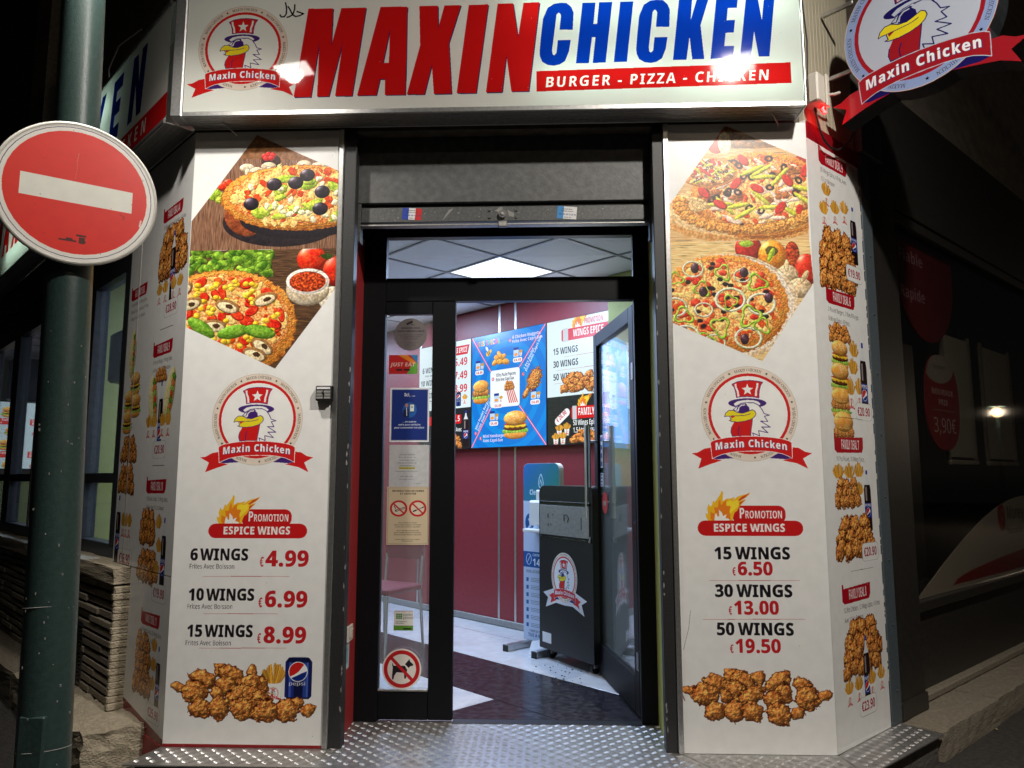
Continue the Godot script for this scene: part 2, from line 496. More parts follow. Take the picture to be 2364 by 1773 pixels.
func build_interior() -> void:
	var turn := TURN_L
	var base := Vector3(XL, 0, 0)
	# floor: square tiles laid along the side street
	var f := setting("floor", base, turn)
	part(f, "screed", slab_local(f, inside(), 0.02, FLOOR_Y - 0.012), M.grout)
	var tile := mb()
	bx(tile, Vector3(0, -0.006, 0), Vector3(0.5975, 0.012, 0.5975), 0.0012)
	var tile_mesh := tile.commit()
	for r in range(-3, 4):
		var z0 := -1.69 - 0.605 * r
		for c in range(-6, 12):
			var s := -0.537 + 0.6 * c + 0.3
			var white := r >= 2 or (r == 1 and false) or (r == 0 and c >= 0 and c <= 2)
			var off := z0 + 0.3025
			var p := toL(s, off)
			var quad4 := PackedVector2Array([toL(s - 0.2988, off - 0.2988), toL(s + 0.2988, off - 0.2988), toL(s + 0.2988, off + 0.2988), toL(s - 0.2988, off + 0.2988)])
			var whole := true
			var some := false
			for v in quad4:
				var is_in := Geometry2D.is_point_in_polygon(v, inside())
				whole = whole and is_in
				some = some or is_in
			if not some:
				continue
			if r == 0 or r == -1:
				white = (r == 0 and c in [0, 1]) or (r == -1 and c in [3, 4])
			if r == 1:
				white = false
			if not whole:
				for cut in Geometry2D.intersect_polygons(quad4, inside()):
					part(f, "floor_tile", slab_local(f, cut, FLOOR_Y - 0.0115, FLOOR_Y), M.tile_white if white else M.tile_black)
				continue
			part(f, "floor_tile", tile_mesh, M.tile_white if white else M.tile_black, Vector3(-s, FLOOR_Y, off))
	# walls of red panels with aluminium joints
	var w := setting("wall_back", base, turn)
	var zw := -3.19
	part(w, "backing", box(Vector3(-9, 0.1, zw - 0.2), Vector3(1.98, 3.2, zw - 0.031), 0.0), M.beige)
	# joints measured along the wall: 0.17 and 0.38 right of the reference point, the lime part begins at 1.49
	var jx := []
	for v in [1.49, 0.38, 0.17, -1.03, -2.23, -3.43, -4.63, -5.83, -7.0]:
		jx.append(-1.217 + v)
	for i in jx.size() - 1:
		part(w, "wall_panel", box(Vector3(jx[i + 1] + 0.006, FLOOR_Y + 0.06, zw - 0.03), Vector3(jx[i] - 0.006, 3.03, zw), 0.0015), M.red_wall)
	for v in jx:
		part(w, "joint_strip", box(Vector3(v - 0.012, FLOOR_Y + 0.06, zw - 0.028), Vector3(v + 0.012, 3.03, zw + 0.004), 0.002), M.alu)
	part(w, "skirting", box(Vector3(-9, FLOOR_Y, zw - 0.03), Vector3(jx[0], FLOOR_Y + 0.058, zw + 0.008), 0.003), M.alu_dull)
	part(w, "lime_panel", box(Vector3(jx[0] + 0.014, FLOOR_Y, zw - 0.03), Vector3(1.97, 3.03, zw + 0.07), 0.002), M.lime)
	# wall under the side street's windows and the right flank
	var e := setting("wall_right", Vector3(XR, 0, 0), TURN_R)
	part(e, "plaster", box(Vector3(0.1, 0.1, -0.36), Vector3(0.93, 3.2, -0.322), 0.0), M.lime)
	var pw := setting("wall_partition", base, turn)
	part(pw, "plaster", box(Vector3(-2.5, 0.1, -1.6), Vector3(-2.4, 3.03, -0.2), 0.0), M.lime)
	var fw := setting("wall_far", base, turn)
	part(fw, "plaster", box(Vector3(-8.2, 0.1, -3.2), Vector3(-8.1, 3.03, -0.2), 0.0), M.lime)
	# ceiling of square tiles in a grid, some of them lamps
	var c := setting("ceiling", base, turn)
	part(c, "slab", slab_local(c, inside(), 3.07, 3.28), M.grid)
	var ct := mb()
	bx(ct, Vector3(0, 0.006, 0), Vector3(0.588, 0.012, 0.588), 0.003)
	var ct_mesh := ct.commit()
	# one corner of the grid, measured: the lit tile's near corner
	var corner := Vector2(-0.28, -1.47)
	var d := corner - Vector2(XL, 0)
	var a := deg_to_rad(45.8)
	var s0 := d.dot(Vector2(-sin(a), -cos(a)))
	var o0 := d.dot(Vector2(-cos(a), sin(a)))
	var lamps := [[0, 0], [3, 0], [2, -2], [6, 0], [9, -1]]
	for i in range(-7, 14):
		for j in range(-3, 5):
			var s := s0 + (i + 0.5) * 0.6
			var off := o0 - (j + 0.5) * 0.6
			var p := toL(s, off)
			var quad4 := PackedVector2Array([toL(s - 0.294, off - 0.294), toL(s + 0.294, off - 0.294), toL(s + 0.294, off + 0.294), toL(s - 0.294, off + 0.294)])
			var whole := true
			var some := false
			for v in quad4:
				var is_in := Geometry2D.is_point_in_polygon(v, inside())
				whole = whole and is_in
				some = some or is_in
			if not some:
				continue
			if not whole:
				for cut in Geometry2D.intersect_polygons(quad4, inside()):
					part(c, "ceiling_tile", slab_local(c, cut, 3.032, 3.044), M.ceiling)
				continue
			if [i, j] in lamps:
				var l := thing("ceiling_light", ["square lit ceiling panel seen through the glass above the door", "square lit ceiling panel deep in the shop, left of the entrance", "square lit ceiling panel near the side windows inside the shop", "square lit ceiling panel far inside behind the side windows", "farthest square lit ceiling panel at the end of the shop", "square lit ceiling panel just inside the entrance, hidden above the door head"][lamps.find([i, j])], "ceiling light", Vector3(p.x, 3.03, p.y), turn, "ceiling light panels")
				part(l, "frame", box(Vector3(-0.294, 0.002, -0.294), Vector3(0.294, 0.03, 0.294), 0.003), M.white)
				part(l, "diffuser", box(Vector3(-0.28, -0.002, -0.28), Vector3(0.28, 0.0015, 0.28), 0.001), lamp_mat(Color(0.93, 0.97, 1.0), 1.6))
				var al := AreaLight3D.new()
				al.name = "panel_glow"
				al.area_size = Vector2(0.54, 0.54)
				al.light_color = Color(0.73, 0.84, 1.0)
				al.light_energy = 4.2
				al.area_range = 12.0
				al.shadow_enabled = true
				al.position = Vector3(0, -0.012, 0)
				al.rotation_degrees = Vector3(-90, 0, 0)
				l.add_child(al)
			else:
				part(c, "ceiling_tile", ct_mesh, M.ceiling, Vector3(-s, 3.032, off))
	for i in range(-8, 15):
		clip_bar(c, toL(s0 + i * 0.6, -0.1), toL(s0 + i * 0.6, -3.5), 3.024)
	for j in range(-3, 6):
		clip_bar(c, toL(-4.0, o0 - j * 0.6), toL(8.2, o0 - j * 0.6), 3.0235)
	# menu screens on the red wall
	var names := ["menu screen listing wings with red prices beside the door frame", "blue children's menu screen with a white box in its middle", "menu screen with fifteen, thirty and fifty wings behind the open door"]
	var pics := [print_screen_wings(), print_screen_kids(), print_screen_deal()]
	for i in 3:
		var x0: float = -1.217 + [-0.985, -0.162, 0.818][i]
		var x1: float = -1.217 + [-0.166, 0.814, 1.48 + 0.3][i]
		if i == 2:
			x1 = x0 + 0.72
		var t := thing("menu_screen", names[i], "screen", base, turn, "menu screens on the red wall")
		part(t, "case", box(Vector3(x0, 1.71, zw + 0.01), Vector3(x1, 2.76, zw + 0.05), 0.004), M.black)
		var uv := Rect2(0, 0, 1, 1) if i == 0 else Rect2(0, 0, 1, 1) if i == 1 else Rect2(0, 0, 0.735, 1)
		part(t, "display", sheet(x0 + 0.006, 1.716, x1 - 0.006, 2.754, zw + 0.052, uv), glowing(pics[i], 1.1))
		var al := AreaLight3D.new()
		al.name = "screen_glow"
		al.area_size = Vector2(x1 - x0 - 0.05, 0.95)
		al.light_color = [Color(0.9, 0.95, 1.0), Color(0.35, 0.6, 1.0), Color(0.9, 0.95, 1.0)][i]
		al.light_energy = 0.6
		al.area_range = 8.0
		al.shadow_enabled = true
		al.position = Vector3((x0 + x1) / 2, 2.235, zw + 0.07)
		al.rotation_degrees = Vector3(0, 180, 0)
		t.add_child(al)
	var t2 := thing("menu_screen", "small bright burger menu seen through the left side window", "screen", room(7.9, -0.82, 0), turn + 90, "menu screens inside the shop")
	part(t2, "case", box(Vector3(-0.5, 1.55, 0), Vector3(0.5, 2.45, 0.04), 0.004), M.black)
	part(t2, "display", sheet(-0.49, 1.56, 0.49, 2.44, 0.042), glowing(print_screen_far(), 0.9))

func slab_local(node: Node3D, c: PackedVector2Array, y0: float, y1: float) -> SurfaceTool:
	var inv := node.transform.affine_inverse()
	var q := PackedVector2Array()
	for p in c:
		var v := inv * Vector3(p.x, 0, p.y)
		q.append(Vector2(v.x, v.z))
	return slab(q, y0, y1)

# ---------------------------------------------------------------- printed boards
func build_front_panels() -> void:
	var t := thing("advertising_panel", "white board with two pizzas and prices from 4.99, left of the entrance", "advert panel")
	part(t, "board", box(Vector3(XL, FLOOR_Y + 0.001, -0.042), Vector3(-1.029, 3.284, -0.001), 0.0015), M.white)
	part(t, "printed_face", sheet(XL + 0.001, FLOOR_Y + 0.002, -1.053, 3.283, 0.0005, Rect2(0.001, 0.0054, 0.967, 0.994)), printed(print_left_front(), 0.3))
	part(t, "edge_trim", box(Vector3(-1.052, FLOOR_Y + 0.001, -0.0005), Vector3(-1.0275, 3.283, 0.012), 0.002), M.alu)
	t = thing("advertising_panel", "white board with two pizzas and prices from 6.50, right of the entrance", "advert panel")
	part(t, "board", box(Vector3(0.654, FLOOR_Y + 0.001, -0.042), Vector3(XR, 3.284, -0.001), 0.0015), M.white)
	part(t, "printed_face", sheet(0.6785, FLOOR_Y + 0.002, XR - 0.001, 3.283, 0.0005, Rect2(0.0357, 0.0054, 0.963, 0.994)), printed(print_right_front(), 0.3))
	part(t, "edge_trim", box(Vector3(0.6525, FLOOR_Y + 0.001, -0.0005), Vector3(0.678, 3.283, 0.012), 0.002), M.alu)
	# left side: two boards with a seam, cut short over the stone wall
	var pic := printed(print_left_side(), 0.2)
	t = thing("advertising_panel", "family deal board on the left flank, partly behind the road sign", "advert panel", Vector3(XL, 0, 0), TURN_L)
	part(t, "board", box(Vector3(-0.97, 0.955, -0.042), Vector3(-0.783, 3.284, -0.004), 0.001), M.white)
	part(t, "board", box(Vector3(-0.779, 0.955, -0.042), Vector3(-0.002, 3.284, -0.002), 0.001), M.white)
	part(t, "board", box(Vector3(-0.62, 0.05, -0.042), Vector3(-0.002, 0.953, -0.002), 0.001), M.white)
	part(t, "printed_face", sheet(-0.969, 0.956, -0.7835, 3.283, -0.003, uv_cut(0.97, 3.15, 0.001, 0.1865, 3.30 - 3.283, 3.30 - 0.956)), pic)
	part(t, "printed_face", sheet(-0.7785, 0.956, -0.003, 3.283, -0.0005, uv_cut(0.97, 3.15, 0.1915, 0.967, 3.30 - 3.283, 3.30 - 0.956)), pic)
	part(t, "printed_face", sheet(-0.619, 0.152, -0.003, 0.952, -0.0005, uv_cut(0.97, 3.15, 0.351, 0.967, 3.30 - 0.952, 3.30 - 0.152)), pic)
	part(t, "red_base", box(Vector3(-0.615, 0.052, -0.003), Vector3(-0.004, 0.148, 0.003), 0.001), M.red_reveal)
	part(t, "seam_strip", box(Vector3(-0.7835, 0.956, -0.004), Vector3(-0.7785, 3.25, 0.003), 0.0008), M.alu)
	# right side
	t = thing("advertising_panel", "family deals five to eight board on the right flank", "advert panel", Vector3(XR, 0, 0), TURN_R)
	part(t, "board", box(Vector3(0.002, FLOOR_Y + 0.001, -0.042), Vector3(0.605, 3.30, -0.002), 0.001), M.white)
	part(t, "printed_face", sheet(0.003, FLOOR_Y + 0.002, 0.604, 3.299, -0.0005, Rect2(0.005, 0, 0.993, 1)), printed(print_right_side(), 0.2))
	var st := mb()
	var g := RandomNumberGenerator.new()
	g.seed = 4
	for i in 60:
		var y := g.randf_range(0.2, 3.1)
		bx(st, Vector3(0.607 + g.randf_range(-0.001, 0.002), y, 0.0), Vector3(g.randf_range(0.002, 0.006), g.randf_range(0.006, 0.04), 0.004), 0.0015)
	var chips := part(t, "dried_sealant", st, M.cream)
	chips.set_meta("kind", "stuff")

func uv_cut(w: float, h: float, x0: float, x1: float, v0: float, v1: float) -> Rect2:
	return Rect2(x0 / w, v0 / h, (x1 - x0) / w, (v1 - v0) / h)

# ---------------------------------------------------------------- illuminated signs
func box_sign(t: Node3D, x0: float, x1: float, pic: Texture2D, uv: Rect2, tubes: Array, y1 := 4.07) -> void:
	var y0 := 3.297
	part(t, "back", box(Vector3(x0, y0, 0.0), Vector3(x1, y1, 0.006), 0.0), M.white)
	part(t, "underside", box(Vector3(x0, y0, 0.007), Vector3(x1, y0 + 0.006, 0.146), 0.001), M.alu_dull)
	for i in 5:
		part(t, "underside_rib", box(Vector3(x0, y0 - 0.002, 0.02 + i * 0.026), Vector3(x1, y0 - 0.0002, 0.023 + i * 0.026), 0.0003), M.alu_dull)
	part(t, "top", box(Vector3(x0, y1 - 0.006, 0.007), Vector3(x1, y1, 0.146), 0.001), M.alu_dull)
	part(t, "rail", box(Vector3(x0, y0 - 0.004, 0.147), Vector3(x1, y0 + 0.024, 0.162), 0.004), M.alu)
	part(t, "rail", box(Vector3(x0, y1 - 0.02, 0.147), Vector3(x1, y1 + 0.004, 0.162), 0.004), M.alu)
	var face := mat(Color.WHITE, 0.045)
	face.albedo_texture = pic
	face.texture_repeat = false
	face.backlight_enabled = true
	face.backlight = Color(1, 1, 1)
	part(t, "face", sheet(x0 + 0.001, y0 + 0.018, x1 - 0.001, y1 - 0.018, 0.150, uv), face)
	for q in tubes:
		var a: float = q[0]
		var b: float = q[1]
		var y: float = q[2]
		part(t, "light_tube", rod(Vector3(a, y, 0.035), Vector3(b, y, 0.035), 0.013, 12), lamp_mat(Color(0.88, 1.0, 0.93), 5.0))
		var al := AreaLight3D.new()
		al.name = "tube_glow"
		al.area_size = Vector2(b - a, 0.026)
		al.light_color = Color(0.86, 1.0, 0.92)
		al.light_energy = 0.055 * (b - a)
		al.area_range = 3.0
		al.shadow_enabled = true
		al.position = Vector3((a + b) / 2, y, 0.05)
		al.rotation_degrees = Vector3(0, 180, 0)
		t.add_child(al)

var sign_pic: ImageTexture

func build_main_sign() -> void:
	sign_pic = print_sign()
	var t := thing("shop_sign", "large illuminated box sign with red and blue lettering above the entrance", "shop sign")
	box_sign(t, -1.838, 1.338, sign_pic, Rect2(0, 0.0, 1, 1), [[0.0, 0.62, 3.50], [0.68, 1.28, 3.46], [-0.1, 0.6, 3.86], [0.68, 1.3, 3.86]])
	part(t, "end_plate", box(Vector3(1.339, 3.293, 0.0), Vector3(1.347, 4.075, 0.162), 0.002), M.alu)
	part(t, "corner_post", box(Vector3(-1.90, 3.293, 0.05), Vector3(-1.8385, 4.075, 0.164), 0.006), M.alu)
	for x in [-1.628, 1.223]:
		var st := mb()
		tube(st, [Vector3(x - 0.028, 3.294, 0.09), Vector3(x - 0.012, 3.285, 0.07), Vector3(x + 0.02, 3.262, 0.03), Vector3(x + 0.026, 3.258, 0.015)], 0.004, 8)
		part(t, "hook", st, M.alu_dull)

func build_left_sign() -> void:
	var t := thing("shop_sign", "illuminated box sign running along the left street, ending in blue KEN", "shop sign", Vector3(XL, 0, 0), TURN_L)
	box_sign(t, -5.6, -0.022, print_left_sign(), Rect2(0, 0, 1, 1), [[-2.6, -1.1, 3.48], [-2.6, -1.1, 3.80], [-4.2, -2.7, 3.48], [-4.2, -2.7, 3.80]], 3.99)
	var st := mb()
	tube(st, [Vector3(-1.25, 3.99, 0.1), Vector3(-1.27, 4.05, 0.12), Vector3(-1.26, 4.12, 0.13), Vector3(-1.1, 4.22, 0.12), Vector3(-0.9, 4.27, 0.05)], 0.005, 8)
	part(t, "cable", st, M.alu_dull)

# ---------------------------------------------------------------- roller shutter over the door
func build_shutter() -> void:
	var t := thing("roller_shutter", "dark grey roller shutter casing and bottom bar above the door", "shutter")
	part(t, "casing", box(Vector3(-0.998, 2.915, -0.22), Vector3(0.628, 3.282, -0.10), 0.003), M.shutter)
	part(t, "soffit", box(Vector3(-0.998, 2.895, -0.39), Vector3(0.628, 2.912, -0.125), 0.001), M.black)
	part(t, "bottom_bar", box(Vector3(-0.955, 2.806, -0.15), Vector3(0.59, 2.889, -0.10), 0.003), M.shutter_bar)
	part(t, "bar_lip", box(Vector3(-0.955, 2.784, -0.14), Vector3(0.59, 2.794, -0.094), 0.002), M.alu_dull)
	for s in [[-1.026, -0.962], [0.596, 0.651]]:
		var g := mb()
		span(g, Vector3(s[0], FLOOR_Y + 0.001, -0.07), Vector3(s[1], 3.282, -0.002), 0.003)
		part(t, "guide_rail", g, M.guide)
	for s in [[-0.998, -0.956], [0.591, 0.628]]:
		part(t, "upper_cheek", box(Vector3(s[0], 2.70, -0.16), Vector3(s[1], 2.912, -0.098), 0.002), M.shutter_bar)
	# paint chips where bare metal shows
	var st := mb()
	var g2 := RandomNumberGenerator.new()
	g2.seed = 12
	for i in 34:
		var x: float = -0.9635 - absf(g2.randf_range(0.0, 0.008)) if i % 2 == 0 else 0.5975 + absf(g2.randf_range(0.0, 0.008))
		var cy := g2.randf_range(0.2, 2.4)
		var chip := PackedVector2Array()
		for k in 7:
			var an := TAU * k / 7.0
			chip.append(Vector2(x + cos(an) * g2.randf_range(0.0015, 0.005), cy + sin(an) * g2.randf_range(0.003, 0.02)))
		prism(st, chip, -0.0025, -0.0015)
	part(t, "bare_patches", st, M.chip).set_meta("kind", "stuff")
	st = mb()
	for q in [PackedVector2Array([Vector2(-0.515, 2.80 + 0.012), Vector2(-0.49, 2.80 + 0.04), Vector2(-0.462, 2.87), Vector2(-0.455, 2.882), Vector2(-0.478, 2.872), Vector2(-0.50, 2.84)]), PackedVector2Array([Vector2(-0.235, 2.862), Vector2(-0.20, 2.886), Vector2(-0.188, 2.878), Vector2(-0.205, 2.855)]), PackedVector2Array([Vector2(-0.165, 2.868), Vector2(-0.13, 2.85), Vector2(-0.13, 2.828), Vector2(-0.155, 2.832)])]:
		prism(st, q, -0.1005, -0.0988)
	for i in 26:
		bx(st, Vector3(g2.randf_range(-0.9, 0.55), g2.randf_range(2.812, 2.884), -0.0995), Vector3(g2.randf_range(0.003, 0.009), g2.randf_range(0.003, 0.007), 0.0012), 0.0004)
	part(t, "bare_patches", st, M.chip).set_meta("kind", "stuff")
	var lock := part(t, "lock", rod(Vector3(-0.19, 2.842, -0.101), Vector3(-0.19, 2.842, -0.082), 0.021, 24), M.steel)
	part(lock, "lock_core", rod(Vector3(-0.19, 2.842, -0.083), Vector3(-0.19, 2.842, -0.076), 0.008, 14), M.alu_dull)
	part(lock, "latch", box(Vector3(-0.215, 2.772, -0.112), Vector3(-0.165, 2.806, -0.088), 0.005), M.alu_dull)
	for x in [-0.262, -0.118]:
		for y in [2.826, 2.866]:
			part(t, "bolt", rod(Vector3(x, y, -0.101), Vector3(x, y, -0.094), 0.009, 12, 0.006), M.shutter_bar)
	var a := thing("sticker", "blue, white and red locksmith sticker on the shutter bar", "sticker", Vector3(-0.678, 2.852, -0.0985))
	part(a, "label", sheet(-0.052, -0.032, 0.052, 0.032, 0.0), printed(print_flag_sticker(true), 0.5))
	a.rotation_degrees.z = -4.0
	a = thing("sticker", "pale blue locksmith sticker on the right of the shutter bar", "sticker", Vector3(0.153, 2.848, -0.0985))
	part(a, "label", sheet(-0.052, -0.034, 0.052, 0.034, 0.0), printed(print_flag_sticker(false), 0.5))
	a.rotation_degrees.z = -5.0

# ---------------------------------------------------------------- door frame, side window, door
func build_entrance() -> void:
	var z0 := -0.46
	var z1 := -0.40
	var t := thing("door_frame", "black metal door frame with a narrow side window and a window above", "door frame")
	part(t, "jamb", box(Vector3(-1.026, FLOOR_Y + 0.001, z0), Vector3(-0.874, 2.92, z1), 0.003), M.frame)
	part(t, "jamb", box(Vector3(0.536, FLOOR_Y + 0.001, z0), Vector3(0.65, 2.92, z1), 0.003), M.frame)
	part(t, "head", box(Vector3(-0.873, 2.822, z0), Vector3(0.535, 2.92, z1), 0.003), M.frame)
	part(t, "transom", box(Vector3(-0.873, 2.445, z0), Vector3(0.535, 2.58, z1), 0.003), M.frame)
	part(t, "window_pane", box(Vector3(-0.874, 2.579, -0.433), Vector3(0.536, 2.823, -0.427), 0.0), M.glass)
	var leaf := part(t, "side_leaf", box(Vector3(-0.603, FLOOR_Y + 0.012, z0 + 0.005), Vector3(-0.472, 2.443, z1 - 0.002), 0.004), M.frame)
	part(leaf, "rail", box(Vector3(-0.873, 2.372, z0 + 0.005), Vector3(-0.604, 2.443, z1 - 0.002), 0.003), M.frame)
	part(leaf, "bottom_panel", box(Vector3(-0.873, FLOOR_Y + 0.012, z0 + 0.005), Vector3(-0.604, 0.308, z1 - 0.004), 0.003), M.frame)
	part(leaf, "glazing_bead", box(Vector3(-0.873, 0.309, z0 + 0.01), Vector3(-0.604, 0.32, z1 + 0.002), 0.002), M.alu_dull)
	part(leaf, "pane", box(Vector3(-0.874, 0.319, -0.433), Vector3(-0.602, 2.373, -0.427), 0.0), M.glass)
	part(t, "threshold", box(Vector3(-0.47, FLOOR_Y - 0.01, z0), Vector3(0.535, FLOOR_Y + 0.004, z1 + 0.01), 0.002), M.black)
	# the open leaf: local x runs from the hinge to the free edge
	var d := thing("glass_door", "black framed glass door standing open into the shop", "door", Vector3(0.56, 0, -0.485), 99.0)
	var L := 0.985
	var y0 := FLOOR_Y + 0.012
	var y1 := 2.437
	part(d, "stile", box(Vector3(0.0, y0, -0.024), Vector3(0.09, y1, 0.024), 0.003), M.frame)
	part(d, "stile", box(Vector3(L - 0.085, y0, -0.024), Vector3(L, y1, 0.024), 0.003), M.frame)
	part(d, "rail", box(Vector3(0.091, y1 - 0.09, -0.024), Vector3(L - 0.086, y1, 0.024), 0.003), M.frame)
	part(d, "bottom_rail", box(Vector3(0.091, y0, -0.024), Vector3(L - 0.086, 0.36, 0.024), 0.003), M.frame)
	part(d, "pane", box(Vector3(0.089, 0.359, -0.004), Vector3(L - 0.084, y1 - 0.089, 0.004), 0.0), M.glass)
	for sgn in [-1.0, 1.0]:
		var h := part(d, "pull_handle", rod(Vector3(L - 0.05, 1.17, 0.085 * sgn), Vector3(L - 0.05, 1.80, 0.085 * sgn), 0.022, 18), M.steel)
		for y in [1.28, 1.69]:
			part(h, "stand_off", rod(Vector3(L - 0.05, y, 0.024 * sgn), Vector3(L - 0.05, y, 0.085 * sgn), 0.009, 12), M.steel)
	part(d, "lock_cylinder", rod(Vector3(L - 0.04, 1.10, -0.024), Vector3(L - 0.04, 1.10, -0.034), 0.011, 12), M.steel)
	for y in [0.45, 1.15, 2.05]:
		var hg := part(d, "hinge", rod(Vector3(-0.012, y - 0.06, -0.02), Vector3(-0.012, y + 0.06, -0.02), 0.012, 12), M.black)
		part(hg, "hinge_leaf", box(Vector3(0.0, y - 0.05, -0.028), Vector3(0.04, y + 0.05, -0.0245), 0.001), M.black_gloss)
	var red := mat(lin(0.45, 0.05, 0.05), 0.4)
	var rs := thing("sticker", "round red sticker on the open glass door", "sticker", d.transform * Vector3(L - 0.2, 1.28, -0.006), 99.0 + 180.0)
	part(rs, "label", disc(0.072, 0.0), red)
	part(rs, "motif", sheet(-0.035, -0.02, 0.03, 0.012, 0.0015), mat(lin(0.22, 0.24, 0.2), 0.5))
	for q in [[1.62, 0.06, 0.22, "tall strip of payment card stickers on the door edge"], [1.43, 0.075, 0.09, "small white and blue sticker below the card stickers"]]:
		var s := thing("sticker", q[3], "sticker", d.transform * Vector3(L - 0.13, q[0], -0.006), 99.0 + 180.0)
		part(s, "label", sheet(-q[1] / 2, -q[2] / 2, q[1] / 2, q[2] / 2, 0.0), M.paper)
		for k in 4:
			var yy: float = -q[2] / 2 + (k + 0.5) * q[2] / 4
			part(s, "motif", sheet(-q[1] * 0.3, yy - q[2] * 0.07, q[1] * 0.3, yy + q[2] * 0.07, 0.0015), mat(lin(0.03, 0.08, 0.3), 0.5))

# ---------------------------------------------------------------- left street: low stone wall, windows
func build_left_front() -> void:
	var base := Vector3(XL, 0, 0)
	var g := RandomNumberGenerator.new()
	g.seed = 77
	var w := thing("low_wall", "low wall of thin stacked stone courses below the left windows", "wall", base, TURN_L)
	part(w, "core", box(Vector3(-7.0, 0.0, -0.3), Vector3(-0.66, 0.86, 0.02), 0.0), M.stone_dark)
	var n := 13
	for i in n:
		var y := 0.205 + i * 0.0505
		var x := -0.655
		var k := 0
		while x > -4.4:
			var len := g.randf_range(0.32, 0.62)
			if i % 2 == 1 and k == 0:
				len *= 0.6
			var proud := g.randf_range(0.058, 0.072)
			if not (x < -1.2 and x - len > -1.46 and y < 0.58):
				part(w, "stone_course", box(Vector3(x - len + 0.002, y, 0.021), Vector3(x - 0.002, y + g.randf_range(0.034, 0.039), proud), 0.004), M.course[(i + k * 2) % 3])
			x -= len
			k += 1
	var rough := mb()
	var prof := PackedVector2Array()
	for i in 19:
		prof.append(Vector2(0.015 + g.randf_range(-0.006, 0.006), 0.20 + i * 0.036))
	prof.append(Vector2(-0.05, 0.86))
	prof.append(Vector2(-0.05, 0.20))
	# the plastered end of the wall, its edge broken
	var st := mb()
	for i in 18:
		bx(st, Vector3(-0.635 + g.randf_range(-0.004, 0.004), 0.215 + i * 0.0362, 0.03), Vector3(0.036 + g.randf_range(-0.006, 0.006), 0.0375, 0.10 + g.randf_range(-0.008, 0.008)), 0.006)
	part(w, "wall_end", st, M.stone)
	var sl := part(w, "sill", rough_block(Vector3(-7.0, 0.862, -0.10), Vector3(-0.625, 0.95, 0.085), 40, 0.006, 5), M.stone)
	var gr := thing("vent_grille", "dark ventilation grille let into the low stone wall behind the pole", "grille", base, TURN_L)
	part(gr, "frame", box(Vector3(-1.46, 0.21, 0.03), Vector3(-1.21, 0.58, 0.066), 0.003), M.frame_left)
	for i in 16:
		part(gr, "slat", box(Vector3(-1.445, 0.228 + i * 0.0215, 0.066), Vector3(-1.225, 0.238 + i * 0.0215, 0.074), 0.001), M.neighbour)
	var p := thing("stone_plinth", "broken pale stone kerb block at the foot of the left wall", "kerb", base, TURN_L)
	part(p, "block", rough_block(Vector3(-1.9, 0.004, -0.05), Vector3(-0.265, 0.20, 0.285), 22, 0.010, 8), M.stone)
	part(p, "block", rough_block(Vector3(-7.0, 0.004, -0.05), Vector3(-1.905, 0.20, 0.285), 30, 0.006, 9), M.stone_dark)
	st = mb()
	for i in 14:
		var q := Vector3(g.randf_range(-0.62, -0.2), 0.006, g.randf_range(0.0, 0.36))
		bx(st, q, Vector3(g.randf_range(0.01, 0.035), g.randf_range(0.008, 0.02), g.randf_range(0.01, 0.03)), 0.004)
	part(p, "rubble", st, M.stone).set_meta("kind", "stuff")
	# windows in dark frames
	var f := thing("shop_window", "dark framed side window of the shop on the left street", "window", base, TURN_L)
	var zf := -0.08
	part(f, "frame_head", box(Vector3(-7.0, 2.78, zf - 0.06), Vector3(-0.975, 3.05, zf + 0.03), 0.003), M.frame_left)
	part(f, "soffit", box(Vector3(-7.0, 3.051, zf - 0.1), Vector3(-0.975, 3.29, -0.002), 0.002), M.frame_left)
	part(f, "frame_foot", box(Vector3(-7.0, 0.952, zf - 0.06), Vector3(-0.975, 1.035, zf + 0.03), 0.003), M.frame_left)
	for q in [[-1.22, -0.975], [-2.1, -1.89], [-3.43, -3.3], [-4.62, -4.36], [-5.9, -5.7]]:
		part(f, "mullion", box(Vector3(q[0], 1.036, zf - 0.06), Vector3(q[1], 2.779, zf + 0.035), 0.003), M.frame_left)
	part(f, "bright_bead", box(Vector3(-3.445, 1.036, zf + 0.036), Vector3(-3.425, 2.95, zf + 0.05), 0.004), M.steel)
	var edges := [[-1.889, -1.221], [-3.299, -2.101], [-4.359, -3.431], [-5.699, -4.621]]
	for q in edges:
		part(f, "rail", box(Vector3(q[0], 1.41, zf - 0.05), Vector3(q[1], 1.475, zf + 0.025), 0.003), M.frame_left)
		part(f, "pane", box(Vector3(q[0] - 0.001, 1.034, zf - 0.004), Vector3(q[1] + 0.001, 1.411, zf), 0.0), M.glass)
		part(f, "pane", box(Vector3(q[0] - 0.001, 1.474, zf - 0.004), Vector3(q[1] + 0.001, 2.781, zf), 0.0), M.glass)
	var sp := thing("hanging_speaker", "dark box loudspeaker hanging on a wire behind the left window", "speaker", room(2.02, -0.30, 0), TURN_L)
	part(sp, "cabinet", box(Vector3(-0.2, 2.15, -0.1), Vector3(0.19, 2.53, 0.06), 0.02), M.frame)
	part(sp, "wire", rod(Vector3(-0.1, 2.53, 0), Vector3(-0.06, 3.03, 0), 0.003, 6), M.black)
	var ma := thing("wall_machine", "dark boxy machine on the wall seen through the far left window", "machine", room(7.6, -0.78, 0), TURN_L + 90)
	part(ma, "body", box(Vector3(-0.28, 2.42, 0), Vector3(0.12, 2.98, 0.22), 0.03), M.frame)
	part(ma, "lower_body", box(Vector3(0.121, 2.5, 0), Vector3(0.3, 2.86, 0.2), 0.03), M.frame)

